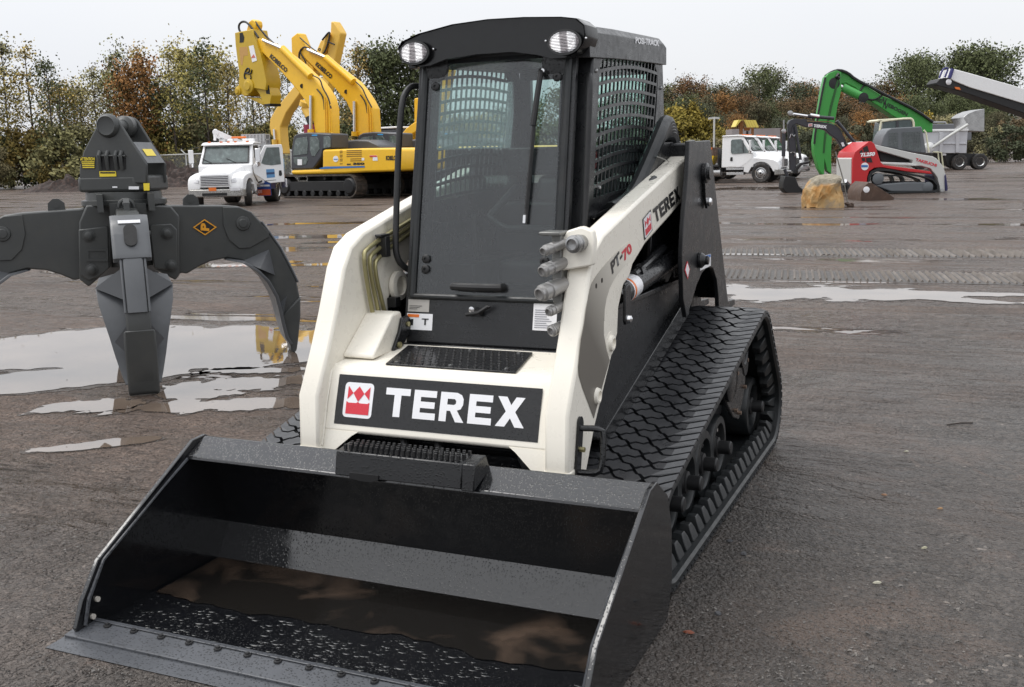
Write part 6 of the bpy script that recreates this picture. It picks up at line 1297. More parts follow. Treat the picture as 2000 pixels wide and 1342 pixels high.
# boulder and the rod beside it
SF = Frame(gp(1615, 405), (.913, .408)); SF.o.z = 0
ns = NT('mossy_sandstone'); v = ns.co(); sx = ns.n('ShaderNodeSeparateXYZ'); ns.L(v, sx.inputs[0])
top_ = ns.ramp(ns.math('ADD', sx.outputs['Z'], ns.math('MULTIPLY', ns.noise(v, 3, 5, .6), .5)), [(.80, 0.), (.90, 1.)])
ns.set(Base_Color=ns.mix(top_, ns.ramp(ns.noise(v, 2.2, 5, .6), [(.38, (.40, .20, .055)), (.52, (.46, .30, .13)), (.66, (.30, .24, .17))]), ns.ramp(ns.noise(v, 7, 6, .7), [(.3, (.14, .12, .08)), (.7, (.36, .32, .25))])), Roughness=.75, Normal=ns.bump(ns.noise(v, 6, 8, .7), .8, .06))
out_ = [(345, 1280), (345, 1180), (360, 1110), (385, 1070), (430, 1020), (480, 1005), (560, 998), (620, 998), (650, 1015), (655, 1060), (668, 1150), (665, 1240), (640, 1270), (500, 1285)]
bm = bmesh.new(); L1 = [SF.l(SF.px(*ZD(a, b), 0)) for a, b in out_]; cx = sum(p.x for p in L1)/len(L1)
rings = []
for y, k in ((-.42, .55), (-.34, .85), (-.1, 1.0), (.3, 1.0), (.6, .8), (.7, .5)):
    rings.append([bm.verts.new(SF.w(cx+(p.x-cx)*k, y+.2, max(-.02, .35+(p.z-.35)*k if p.z > .1 else (p.z*0-.01)))-SF.o) for p in L1])
for a, b in zip(rings, rings[1:]):
    for i in range(len(a)): bm.faces.new((a[i], a[(i+1) % len(a)], b[(i+1) % len(a)], b[i]))
bm.faces.new(rings[0][::-1]); bm.faces.new(rings[-1])
bmesh.ops.triangulate(bm, faces=bm.faces); bmesh.ops.subdivide_edges(bm, edges=bm.edges, cuts=2, use_grid_fill=True)
for v_ in bm.verts: 
    n1 = noise.noise_vector(v_.co*2.3)*.10+noise.noise_vector(v_.co*7)*.03; v_.co += n1; v_.co.z = max(v_.co.z, -.01)
bmesh.ops.recalc_face_normals(bm, faces=bm.faces)
me = bpy.data.meshes.new('boulder'); bm.to_mesh(me); bm.free(); me.materials.append(ns.m); bo_ = bpy.data.objects.new('boulder', me); COL.objects.link(bo_); bo_.location = SF.o; tag(bo_, 'big orange-tan boulder with a grey mossy top', 'boulder')
m = MB(); m.tube([SF.px(*ZD(*p), -.1) for p in ((590, 790), (625, 920), (665, 1060), (695, 1240))], .018, 6); rp = m.build('rope', paint('grey_rope', (.2, .19, .17), .7, .2), None, origin=SF.o); tag(rp, 'thin grey cable slanting down the right side of the boulder', 'cable')
m = MB(); random.seed(2)
for k in range(14): c = SF.px(*ZD(708+random.uniform(-25, 30), 1262+random.uniform(-18, 12)), -.1); c.z = max(c.z, .02); m.lathe(c, (random.random(), random.random(), 1), [(.01, -.05), (.06, 0), (.01, .05)], 6)
cl = m.build('soil_clod', paint('brown_soil', (.09, .06, .045), .8, .4, bumpy=.6), None, origin=SF.px(*ZD(708, 1270), 0)); tag(cl, 'small brown clod of soil at the foot of the cable', 'clod')
# black TEREX backhoe arm: mini excavator behind the red loader
EF = TF.at(0, 3.3)
ME = thing('mini_excavator', 'mini excavator with black lettered boom and white-framed cab behind the red loader', 'excavator', EF.w(2.2, .5, 0))
BB = paint('satin_black_boom', (.035, .037, .045), .4, .1)
def e_(L_, y0, y1, nm_, mat, par=None, bev=.02): return tz(L_, y0, y1, nm_, mat, par or ME, bev, EF)
e_([(175, 545), (190, 515), (230, 500), (330, 505), (560, 545), (620, 580), (650, 630), (690, 720), (730, 800), (745, 840), (700, 835), (670, 800), (640, 740), (600, 680), (545, 640), (500, 600), (400, 580), (340, 575), (250, 545), (215, 560), (200, 620), (180, 620)], -.12, .12, 'boom', BB)
e_([(175, 560), (190, 520), (235, 525), (245, 560), (240, 640), (250, 760), (248, 900), (240, 960), (195, 960), (190, 800), (180, 650)], -.10, .10, 'stick', BB)
m = MB(); m.cyl(EF.px(*ZD(220, 460), -.14), EF.px(*ZD(345, 478), -.14), .045); m.build('cylinder_rod', CHROME, ME); m = MB(); m.cyl(EF.px(*ZD(345, 478), -.14), EF.px(*ZD(575, 498), -.14), .06); m.build('boom_cylinder', BB, ME)
m = MB(); m.cyl(EF.px(*ZD(370, 470), -.14), EF.px(*ZD(445, 482), -.14), .065); m.build('cylinder_sleeve', CHROME, ME)
for p, q_, r, mt, nm_ in (((138, 600), (135, 830), .07, BB, 'bucket_cylinder'), ((137, 510), (138, 600), .03, STEEL, 'cylinder_rod'), ((135, 830), (135, 920), .035, STEEL, 'cylinder_rod'), ((238, 560), (285, 860), .05, BB, 'hose_run'), ((600, 520), (780, 740), .06, BB, 'arm_cylinder'), ((145, 940), (170, 1005), .06, BB, 'bucket_link'), ((150, 960), (200, 960), .05, STEEL, 'link_bar')):
    m = MB(); m.cyl(EF.px(*ZD(*p), -.15), EF.px(*ZD(*q_), -.15), r, n=12); m.build(nm_, mt, ME)
m = MB(); m.lathe(EF.px(*ZD(195, 452), -.15), -EF.Y, [(.09, -.06), (.09, .03), (.03, .04), (.01, .04)], 14); m.lathe(EF.px(*ZD(138, 610), -.2), -EF.Y, [(.08, -.06), (.08, .03), (.03, .04), (.01, .04)], 14); m.build('pin', STEEL, ME, split=True)
m = MB(); m.tube([EF.px(*ZD(*p), -.16) for p in ((340, 520), (400, 525), (530, 525), (600, 555), (660, 610), (670, 650), (700, 740), (735, 810))], .014, 6); m.build('steel_line', BRASS, ME)
m = MB(); m.tube([EF.px(*ZD(*p), -.16) for p in ((190, 670), (205, 625), (225, 660), (238, 640))], .02, 6, smooth=1); m.tube([EF.px(*ZD(*p), -.16) for p in ((195, 800), (215, 790), (240, 800), (235, 830))], .02, 6, smooth=1); m.build('hose_coupling', STEEL, ME, split=True)
e_([(352, 545), (388, 540), (388, 568), (352, 570)], -.13, -.12, 'emblem', DECW, bev=0); e_([(357, 548), (384, 545), (384, 565), (357, 566)], -.14, -.13, 'emblem', flatm('pale_emblem_red', (.55, .25, .25), .4), bev=0)
q = [EF.px(*ZD(*t), -.122) for t in ((396, 574), (512, 586), (399, 548))]; text('lettering', 'TEREX', q[0], q[1], q[2], DECW, ME, .06, -EF.Y, .01)
e_([(637, 712), (658, 705), (672, 738), (650, 745)], -.13, -.12, 'white_tag', DECW, bev=0)
bkp = [(150, 1000), (240, 1010), (270, 1090), (345, 1150), (200, 1155), (155, 1145), (130, 1110), (132, 1060)]
e_(bkp, -.32, .32, 'digging_bucket', BLKM)
e_([(225, 975), (240, 930), (280, 890), (370, 868), (355, 895), (300, 905), (265, 945), (255, 985)], -.12, .12, 'thumb_arm', BLKM)
e_([(255, 965), (300, 925), (360, 905), (350, 945), (300, 950), (265, 980)], -.05, .05, 'thumb_jaw', STEEL)
# cab of the mini excavator
CRM = paint('cream_trim', (.7, .68, .5), .4, .05)
cbx = e_([(985, 730), (1010, 530), (1040, 510), (1235, 500), (1265, 530), (1270, 800), (985, 800)], .3, 1.3, 'cab', paint('cab_dark_green_glass', (.05, .085, .085), .15, .4, spec=.8), bev=.03)
m = MB(); 
for y in (.28, 1.32): m.tube([EF.px(*ZD(*p), y) for p in ((965, 720), (985, 530), (1000, 520), (1240, 495), (1270, 515), (1275, 600))], .04, 8, smooth=1)
m.build('cab_frame', CRM, ME, split=True); e_([(945, 518), (975, 505), (1235, 490), (1240, 500), (985, 520), (960, 530)], .25, 1.35, 'cab_roof', CRM)
e_([(1120, 515), (1142, 513), (1142, 575), (1120, 577)], .27, .29, 'cab_post', CABG, bev=0)
m = MB(); m.tube([EF.px(*ZD(*p), .2) for p in ((952, 720), (955, 640), (965, 630), (980, 632), (975, 720))], .02, 6); m.build('grab_rail', CRM, ME)
e_([(700, 720), (740, 715), (770, 800), (730, 830)], -.2, .2, 'swing_post', WHT); e_([(760, 720), (820, 700), (1290, 760), (1290, 900), (780, 900)], .2, 1.5, 'body', WHT)
m = MB()
ps = stadium(m, EF, .0, 2.4, .02, .55, .2, .55); ps = stadium(m, EF, .0, 2.4, .02, .55, 1.3, 1.65); m.build('crawler_track', RUB, ME)
# green material handler
HF_ = Frame(gp(1615, 340), (.913, .408)); HF_.o.z = 0
HG = thing('material_handler', 'tall green material handler with a folded lettered boom', 'material handler', HF_.w(9, 2, 0))
GRN = paint('green_machine_paint', (.045, .30, .05), .4, .06); GRNL = paint('pale_green_paint', (.07, .36, .08), .4, .06)
def h_(L_, y0, y1, nm_, mat, bev=.05, par=None): return tz(L_, y0, y1, nm_, mat, par or HG, bev, HF_)
h_([(600, 80), (625, 78), (680, 95), (760, 150), (860, 215), (1000, 300), (1180, 370), (1330, 440), (1440, 525), (1440, 620), (1250, 620), (1230, 560), (1080, 470), (980, 400), (850, 320), (760, 230), (680, 190), (640, 200), (610, 160)], -.5, .5, 'boom', GRN)
h_([(500, 140), (530, 105), (600, 78), (640, 95), (640, 200), (640, 260), (610, 380), (590, 500), (560, 640), (552, 780), (555, 985), (520, 960), (500, 880), (495, 860), (490, 995), (470, 985), (440, 930), (405, 800), (400, 710), (425, 560), (450, 400), (480, 220)], -1.0, -.4, 'stick', GRN)
m = MB()
m.prism([HF_.px(*ZD(a, b), -1.03) for a, b in ((615, 115), (630, 130), (560, 400), (510, 640), (495, 800), (480, 800), (492, 640), (540, 400))], HF_.Y*.03); m.build('stick_seam', flatm('green_seam_dark', (.015, .09, .015), .5), HG)
m = MB(); m.tube([HF_.px(*ZD(*p), -.6) for p in ((500, 130), (560, 90), (625, 74), (700, 100), (760, 155), (900, 225), (1100, 330), (1300, 430), (1440, 530))], .09, 6, smooth=1); m.tube([HF_.px(*ZD(*p), -1.05) for p in ((620, 110), (600, 130), (625, 150))], .12, 6); m.tube([HF_.px(*ZD(*p), -.55) for p in ((840, 205), (800, 265), (760, 265), (700, 240))], .06, 6, smooth=1); m.tube([HF_.px(*ZD(*p), -.55) for p in ((840, 315), (900, 340), (960, 325), (1000, 290))], .06, 6, smooth=1); m.build('boom_hose', BLKM, HG, split=True)
m = MB(); m.tube([HF_.px(*ZD(*p), -1.05) for p in ((500, 140), (475, 260), (440, 450), (410, 650), (405, 720))], .07, 6); m.build('stick_hose', BLKM, HG)
m = MB(); m.cyl(HF_.px(*ZD(580, 195), -.7), HF_.px(*ZD(650, 225), -.7), .13); m.build('cylinder_rod', CHROME, HG); m = MB(); m.cyl(HF_.px(*ZD(650, 225), -.7), HF_.px(*ZD(830, 315), -.7), .26); m.build('stick_cylinder', GRNL, HG)
m = MB(); m.lathe(HF_.px(*ZD(832, 316), -.9), -HF_.Y, [(.3, -.1), (.3, .1), (.1, .12), (.01, .12)], 14); m.lathe(HF_.px(*ZD(575, 192), -.9), -HF_.Y, [(.35, -.1), (.35, .1), (.1, .12), (.01, .12)], 14); m.build('pin', BLKM, HG, split=True)
def st_t(s_, P_, bold=.05): q = [HF_.px(*ZD(*t), -.51) for t in P_]; text('lettering', s_, q[0], q[1], q[2], DECK_, HG, bold, -HF_.Y, .03)
def st_b(s_, t0, t1, lo, hi, bold):
    A = Vector((938, 340)); D = Vector((272, 140)); U = Vector((16, -34)); q = [A+D*t0+U*lo, A+D*t1+U*lo, A+D*t0+U*hi]; st_t(s_, [tuple(v_) for v_ in q], bold)
st_b('SE', 0, .16, 0, .85, .03); st_b('N', .17, .28, -.05, 1.5, .02); st_b('N', .27, .38, -.7, .85, .02); st_b('EBOGEN', .40, 1.0, 0, .85, .03)
h_([(1290, 545), (1780, 545), (1780, 690), (1290, 690)], 8., 11., 'upper_body', paint('handler_grey', (.16, .165, .18), .5, .1))
m = MB(); 
for y in (8.1, 10.9): m.tube([HF_.px(*ZD(*p), y) for p in ((1310, 548), (1310, 538), (1330, 532), (1550, 532), (1555, 545))], .06, 6)
m.build('handrail', STEEL, HG, split=True)
m = MB(); c = HF_.px(*ZD(1305, 546), 8.); m.lathe(c, (0, 0, 1), [(.2, -.1), (.22, .15), (.12, .3), (.01, .32)], 12); m.build('beacon', DECW, HG)
h_([(1290, 690), (1740, 690), (1740, 840), (1290, 840)], 8., 11, 'undercarriage', BLKM)
m = MB()
for a in (1340, 1480, 1640): c = HF_.l(HF_.px(*ZD(a, 900), 8.)); m.lathe(HF_.w(c.x, 8., .75), -HF_.Y, [(.4, -.6), (.75, -.6), (.75, 0), (.4, .02), (.01, .04)], 20)
m.build('wheel', TYR, HG, split=True)
# dump truck
DF = Frame(gp(1875, 332), (.913, .408)); DF.o.z = 0
DT = thing('dump_truck', 'light grey dump truck box with diagonal strut at the right edge', 'truck', DF.w(0, 1.2, 0))
LG = paint('light_grey_box_paint', (.55, .55, .58), .4, .08)
def d_(L_, y0, y1, nm_, mat, bev=.02, par=None, z=ZF): return tz(L_, y0, y1, nm_, mat, par or DT, bev, DF, z)
bx = d_([(612, 800), (1110, 790), (1095, 1045), (640, 1045), (640, 1000)], 0, 2.4, 'dump_box', LG)
d_([(600, 785), (612, 775), (1120, 768), (1120, 792), (605, 802)], -.08, 2.48, 'top_rail', WHT); 
for a in (790, 975): d_([(a, 808), (a+40, 808), (a+38, 1040), (a, 1040)], -.10, 0, 'box_rib', LG, par=bx)
d_([(650, 930), (1100, 930), (1100, 942), (650, 942)], -.08, 0, 'box_rib', LG, par=bx)
d_([(1060, 640), (1085, 615), (1125, 590), (1200, 560), (1300, 540), (1300, 800), (1110, 790), (1095, 700)], .2, 2.2, 'cab_shield', STEEL)
m = MB(); m.tube([DF.px(*ZF(*p), -.4) for p in ((1110, 720), (930, 830), (700, 985))], .09, 8); m.build('strut', SIL, DT)
m = MB(); m.lathe(DF.px(*ZF(665, 975), -.3), -DF.Y, [(.3, -.1), (.32, .1), (.1, .2), (.01, .22)], 16); m.build('lamp_housing', WHT, DT)
m = MB()
for a in (770, 810): m.tube([DF.px(*ZF(*p), -.3) for p in ((a-60, 1030), (a, 1040), (a+10, 1130), (a+22, 1215))], .05, 6)
m.build('guard_pipe', CRM, DT, split=True)
d_([(830, 1050), (1300, 1050), (1300, 1190), (880, 1190)], .3, 2.1, 'chassis', BLKM)
for a, nm_ in ((1018, 'wheel'), (1250, 'wheel')):
    c = DF.l(DF.px(*ZF(a, 1180), 0)); m = MB(); m.lathe(DF.w(c.x, 0, .52), -DF.Y, [(.3, -.5), (.52, -.5), (.52, -.03), (.48, 0), (.34, 0), (.32, -.05)], 28); wl_ = m.build('wheel', TYR, DT); m = MB(); m.lathe(DF.w(c.x, 0, .52), -DF.Y, [(.33, -.1), (.30, .0), (.2, -.1), (.01, -.05)], 20); m.build('rim', ALU, wl_)
m = MB(); m.box(-1.2, -.9, .1, .3, .95, 1.2, DF); m.build('side_lamp', DECW, DT, bev=.05)
# raised white dump body at the top right
WF = Frame(gp(1875, 332)+Vector((-.408, .913, 0))*-12, (.913, .408)); WF.o.z = 0
RW = thing('raised_conveyor', 'white raised boom head with black underside at the top right edge', 'boom', WF.w(4, 1, 0))
def w_(L_, y0, y1, nm_, mat, bev=.03): return tz(L_, y0, y1, nm_, mat, RW, bev, WF, ZF)
w_([(930, 80), (1137, 135), (1950, 365), (1950, 540), (1137, 297), (960, 225), (905, 190)], 0, 1.6, 'boom_body', WHT)
w_([(905, 190), (960, 225), (1137, 297), (1950, 540), (1950, 660), (1120, 372), (980, 330), (760, 275), (750, 245), (790, 200), (850, 185)], .1, 1.5, 'underside', BLKM)
m = MB()
for y in (-.05, .9): m.tube([WF.px(*ZF(*p), y) for p in ((785, 190), (825, 90), (860, 75), (890, 75), (850, 180))], .05, 8, smooth=1)
m.tube([WF.px(*ZF(*p), -.05) for p in ((900, 190), (935, 85))], .1, 8); m.build('guard_hoop', flatm('navy_tube', (.03, .03, .15), .4), RW, split=True)
m = MB(); m.lathe(WF.px(*ZF(893, 235), .05), -WF.Y, [(.02, -.02), (.16, 0), (.1, .05), (.01, .06)], 14); m.build('lamp', DECW, RW); w_([(960, 290), (1015, 295), (1030, 325), (975, 315)], .05, .1, 'orange_marker', ORG, .0)
w_([(1860, 500), (1950, 540), (1960, 1240), (1850, 1240)], .4, 1.2, 'support_mast', BLKM)
# far structures: playhouse roof, container wall, lamp post, rust dozer blade, barriers
PF = Frame(gp(1495, 357)+Vector((-.408, .913, 0))*34, (.913, .408)); PF.o.z = 0
PH = thing('play_tower', 'wooden tower with a yellow gabled roof behind the white truck', 'play tower', PF.px(*ZE(650, 500), 0)*1 if False else PF.w(0, 0, 0))
def p_(L_, y0, y1, nm_, mat, bev=.02, par=None, F=PF): return tz(L_, y0, y1, nm_, mat, par or PH, bev, F, ZE)
YR = flatm('yellow_roof_plank', (.72, .58, .12), .5); WD = paint('stained_timber', (.28, .11, .03), .6, .3)
p_([(610, 118), (800, 124), (850, 240), (660, 240)], -.6, -.5, 'roof_slope', YR, 0); p_([(520, 118), (610, 118), (560, 130), (480, 232), (470, 228)], -.5, 1.2, 'roof_slope', YR, 0)
m = MB(); 
for a in (665, 705, 745, 790): m.prism([PF.px(*ZE(*q), -.62) for q in ((a-40, 122), (a-37, 122), (a+13, 238), (a+10, 238))], PF.Y*.01)
m.build('roof_joint', flatm('roof_joint_tan', (.4, .3, .06), .6), PH, split=True)
for L_ in ([(540, 150), (595, 140), (585, 700), (545, 700)], [(738, 245), (772, 245), (770, 700), (738, 700)]): p_(L_, -.2, .1, 'post', WD)
p_([(610, 240), (720, 240), (700, 295), (615, 295)], .2, .3, 'gable_board', WD); p_([(650, 300), (682, 300), (680, 420), (650, 420)], .2, .4, 'chain_post', BLKM)
CF_ = PF.at(0, 14)
CN = thing('shipping_container', 'pale grey-pink container wall behind the wooden tower', 'container', CF_.o)
n = NT('corrugated_pale_wall'); v = n.co(); wv = n.n('ShaderNodeTexWave'); n.L(v, wv.inputs[0]); wv.inputs['Scale'].default_value = 3; n.set(Base_Color=n.mix(n.ramp(n.noise(v, .5, 4), [(.4, 0.), (.7, .5)]), (.30, .27, .27), (.2, .17, .17)), Roughness=.6, Normal=n.bump(wv.outputs[0], .4, .05))
tz([(420, 268), (740, 262), (1225, 250), (1225, 700), (420, 700)], 0, 3, 'wall', n.m, CN, 0, CF_, ZE); tz([(1205, 255), (1235, 255), (1235, 700), (1205, 700)], -.05, 0, 'corner_post', RUST, CN, 0, CF_, ZE)
m = MB(); a, b = CF_.px(*ZE(125, 90), 0), CF_.px(*ZE(120, 640), 0); m.tube([Vector((a.x, a.y, 0)), a], .09, 8); m.box(0, 0, 0, 0, 0, 0) if False else None
LP = thing('lamp_post', 'tall thin grey lamp post left of the wooden tower', 'lamp post', (a.x, a.y, 0)); m.build('pole', SIL, LP)
for s in (-1, 1): m = MB(); m.loft([[a+CF_.X*s*q+Vector((0, 0, z+c)) for z in (-.05, .12)] + [a+CF_.X*s*q+CF_.Y*.3+Vector((0, 0, z+c)) for z in (.12, -.05)] for q, c in ((0, 0), (.5, -.06))]); m.build('lamp_head', SIL, LP)
for k, (L_, l) in enumerate((([(60, 565), (235, 568), (230, 640), (180, 640), (75, 630)], 'rust-brown blade beyond the flatbed truck'),)):
    O = PF.at(0, -8); q_ = O.px(*ZE(140, 600), 0); D_ = thing('dozer_blade', l, 'blade', (q_.x, q_.y, 0)); tz(L_, 0, .5, 'blade', RUST, D_, .02, O, ZE); tz([(60, 565), (95, 568), (85, 630), (75, 630)], -.05, 0, 'orange_edge', ORG, D_, 0, O, ZE)
    m = MB(); m.cyl(Vector((q_.x, q_.y, 0)), q_, .3); m.build('support', RUST, D_)
for k, (a0, a1, l) in enumerate(((1560, 1700, 'pale barrier right of the white trucks'), (1780, 1990, 'pale barrier behind the green stick'), (2010, 2200, 'pale barrier right of the green stick'))):
    O = Frame(gp(1600, 313), (.913, .408)); O.o.z = 0
    c0 = O.l(O.px(*ZE(a0, 700), 0)).x; c1 = O.l(O.px(*ZE(a1, 700), 0)).x; m = MB()
    m.loft([[O.w(x, y, z) for y, z in ((-.5, 0), (-.5, .4), (-.25, .9), (-.2, 1.9), (.2, 1.9), (.25, .9), (.5, .4), (.5, 0))] for x in (c0, c1)]); o = m.build('road_barrier', paint('weathered_concrete', (.4, .39, .38), .7, .2), None, origin=O.w((c0+c1)/2, 0, 0)); tag(o, l, 'barrier', 'pale barriers across the yard')
# ================================================================ trees, fence, scrap heap
def leafm(name, cols):
    n = NT(name); v = n.co(); oi = n.n('ShaderNodeObjectInfo'); 
    base = n.ramp(oi.outputs['Random'], [(i/max(1, len(cols)-1), c) for i, c in enumerate(cols)]); big = n.noise(v, .35, 3, .6); sm = n.noise(v, 1.7, 3, .7)
    c = n.mix(n.ramp(big, [(.42, 0.), (.62, .7)]), base, cols[0]); c = n.mix(n.ramp(sm, [(.35, .35), (.65, 0.)]), c, (.05, .05, .03))
    g_ = n.n('ShaderNodeNewGeometry'); va = n.n('ShaderNodeVectorMath', operation='SCALE'); n.L(g_.outputs['Normal'], va.inputs[0]); va.inputs['Scale'].default_value = .3
    vb = n.n('ShaderNodeVectorMath', operation='ADD'); n.L(va.outputs[0], vb.inputs[0]); vb.inputs[1].default_value = (-.1, -.25, .55); vc = n.n('ShaderNodeVectorMath', operation='NORMALIZE'); n.L(vb.outputs[0], vc.inputs[0])
    return n.set(Base_Color=c, Roughness=.7, Specular_IOR_Level=.15, Normal=vc.outputs[0])
LM1 = leafm('autumn_poplar_leaves', [(.38, .31, .09), (.42, .29, .08), (.28, .28, .09), (.42, .24, .08), (.38, .33, .10)])
LM2 = leafm('olive_brush_leaves', [(.24, .24, .10), (.28, .25, .11), (.27, .21, .11), (.30, .27, .14)])
LM3 = leafm('mixed_wood_leaves', [(.085, .095, .05), (.075, .09, .05), (.15, .09, .05), (.095, .10, .05), (.20, .09, .035), (.08, .09, .055), (.12, .095, .05)])
LM4 = leafm('dark_green_leaves', [(.09, .11, .045), (.11, .125, .05)])
LM5 = leafm('yellow_bush_leaves', [(.30, .22, .03), (.24, .2, .04)])
LM6 = leafm('orange_leaves', [(.32, .15, .045), (.26, .13, .04)])
BRK = paint('bark', (.075, .06, .05), .8, .4)
def tree_mesh(seed, H, kind):
    rnd = random.Random(seed); tr = MB(); V = []; Fc = []
    def leaf(c, s):
        a = Vector((rnd.gauss(0, 1), rnd.gauss(0, 1), rnd.gauss(0, 1))).normalized(); b = a.orthogonal().normalized(); d = a.cross(b)
        k = len(V); q = rnd.uniform(.5, 1); V.extend([c+b*s, c+d*s*q, c-b*s*.9, c-d*s*q]); Fc.append((k, k+1, k+2, k+3))
    tops = []
    if kind == 'poplar': W, nb, base, dens, ls = .145*H, 30, .10, 115, .10
    elif kind == 'round': W, nb, base, dens, ls = .28*H, 44, .12, 190, .155
    elif kind == 'bush': W, nb, base, dens, ls = .62*H, 30, .0, 170, .095
    bend = Vector((rnd.uniform(-.06, .06)*H, rnd.uniform(-.06, .06)*H, 0))
    P_ = [Vector((0, 0, 0)), Vector((0, 0, H*.35))+bend*.3, Vector((0, 0, H*.7))+bend*.8, Vector((0, 0, H*.97))+bend]
    def ax(t): i = min(int(t*3), 2); return P_[i].lerp(P_[i+1], t*3-i)
    tr.tube([ax(k/9) for k in range(10)], 1, 6, rr=lambda t: H*.008*(1-t*.85)+.01)
    if kind == 'poplar' and rnd.random() < .6:
        o = Vector((rnd.uniform(-.9, .9), rnd.uniform(-.9, .9), 0)); tr.tube([o*.2, o+Vector((0, 0, H*.4)), o*1.6+Vector((0, 0, H*.8))], 1, 5, rr=lambda t: H*.008*(1-t*.8)+.01)
    for k in range(nb):
        t = base+(1-base)*((k+rnd.random())/nb); p = ax(min(t, .999)); an = k*2.4+rnd.random(); 
        if kind == 'poplar': prof = math.sin(math.pi*min(1, max(0, (t-base+.12)/(1.05-base))))**.7; up = .9
        elif kind == 'round': prof = math.sqrt(max(0, 1-((t-.62)/.42)**2)); up = .45
        else: prof = math.sqrt(max(0, 1-(t*.95)**2)); up = .3
        L_ = W*(.45+.6*rnd.random())*max(.15, prof); d = Vector((math.cos(an), math.sin(an), up*rnd.uniform(.6, 1.3))); e = p+d*L_
        tr.tube([p, p.lerp(e, .5)+Vector((0, 0, L_*.06)), e], 1, 4, rr=lambda t_: max(.012, H*.004*(1-t_)))
        cl = rnd.uniform(.6, 1.25)
        for q in range(int(dens*cl)):
            f_ = rnd.random()**.6; c = p.lerp(e, .35+.75*f_)+Vector((rnd.gauss(0, 1), rnd.gauss(0, 1), rnd.gauss(0, 1)))*(.05*H if kind != 'poplar' else .034*H)*(.6+.5*cl)
            if c.z < .05: c.z = abs(c.z)+.05
            if noise.noise(c*(.55 if kind != 'poplar' else .9)+Vector((seed, 0, 0))) < (-.28 if kind != 'poplar' else -.1-.15*(1-c.z/H)): continue
            leaf(c, ls*rnd.uniform(.5, 1.25))
    me = bpy.data.meshes.new('crown'); me.from_pydata([tuple(v) for v in V], [], Fc)
    t_ = tr.build('trunk', BRK); tm = t_.data; bpy.data.objects.remove(t_); return tm, me
TMESH = {('poplar', k): tree_mesh(10+k, 11., 'poplar') for k in range(4)}
TMESH.update({('round', k): tree_mesh(30+k, 12., 'round') for k in range(4)}); TMESH.update({('bush', k): tree_mesh(50+k, 3.2, 'bush') for k in range(3)})
def plant(kind, var, x, y, sc, mat, label, cat='tree', grp=None, name='autumn_tree', rnd=random):
    R_ = thing(name, label, cat, (x, y, 0), rnd.uniform(0, 6.28), grp); s3 = (sc*rnd.uniform(.85, 1.15), sc*rnd.uniform(.85, 1.15), sc); tm, cm = TMESH[(kind, var)]
    for nm_, me, mt in (('trunk', tm, None), ('crown', cm, mat)):
        if mt is not None:
            key = (me.name, mt.name)
            if key not in MC:
                me2 = me.copy(); me2.materials.clear(); me2.materials.append(mt); MC[key] = me2
            me = MC[key]
        o = bpy.data.objects.new(nm_, me); COL.objects.link(o); o.parent = R_; o.scale = s3
    return R_
rt = random.Random(77)
def gpd(px, dist):                                        # ground spot in the photo column px at a horizontal distance
    d = ray(px, 300); d.z = 0; d.normalize(); p = CAM+d*dist; return p.x, p.y
def hz(px): return 337-.0255*px                            # horizon row
# left wood: (column, top row, kind, material)
GL_ = 'autumn trees along the left fence'
left = [(70, 130, 'poplar', LM1), (108, 148, 'poplar', LM4), (135, 195, 'round', LM1), (160, 185, 'poplar', LM2), (195, 160, 'poplar', LM2), (225, 175, 'round', LM1), (240, 118, 'poplar', LM2), (268, 150, 'round', LM6), (288, 122, 'poplar', LM1), (318, 190, 'round', LM4), (345, 120, 'poplar', LM1), (365, 108, 'poplar', LM1), (392, 135, 'round', LM1), (410, 112, 'poplar', LM4), (430, 128, 'poplar', LM1), (448, 130, 'poplar', LM1), (470, 150, 'poplar', LM2), (500, 150, 'poplar', LM2), (530, 140, 'poplar', LM1), (548, 120, 'poplar', LM1), (570, 160, 'poplar', LM2), (655, 115, 'poplar', LM1), (672, 190, 'poplar', LM2), (706, 108, 'poplar', LM1), (690, 235, 'bush', LM2), (740, 118, 'round', LM4), (765, 108, 'poplar', LM4), (790, 125, 'round', LM4), (815, 112, 'round', LM4), (860, 225, 'round', LM1), (900, 240, 'round', LM2), (940, 235, 'round', LM1), (985, 225, 'round', LM4), (1035, 215, 'round', LM2), (1095, 190, 'round', LM4), (1160, 215, 'round', LM4), (1220, 200, 'round', LM4), (20, 120, 'poplar', LM2), (-30, 150, 'round', LM1), (-80, 120, 'round', LM4)]
wordk = {'poplar': 'slender', 'round': 'broad', 'bush': 'low'}; wordm = {LM1.name: 'yellow-brown', LM2.name: 'thin olive', LM3.name: 'mixed', LM4.name: 'dark green', LM5.name: 'bright yellow', LM6.name: 'rusty orange'}
def spot(px):
    if px < 140: return 'at the left edge of the photo'
    if px < 330: return 'behind the grapple'
    if px < 480: return 'behind the white service truck'
    if px < 610: return 'left of the yellow booms'
    if px < 730: return 'between the yellow booms'
    if px < 850: return 'beside the left cab post'
    if px < 1300: return 'behind the black cab'
    if px < 1460: return 'behind the lamp post'
    if px < 1600: return 'behind the white trucks'
    if px < 1760: return 'behind the green boom'
    return 'above the dump truck'
seen = {}
OR_ = ['', 'second ', 'third ', 'fourth ', 'fifth ', 'sixth ', 'seventh ', 'eighth ', 'ninth ', 'tenth ', 'eleventh ', 'twelfth ', 'thirteenth ', 'fourteenth ', 'fifteenth ', 'sixteenth ', 'seventeenth ', 'eighteenth ']
def uniq(s):
    k = seen.get(s, 0); seen[s] = k+1
    return s if not k else OR_[k]+s
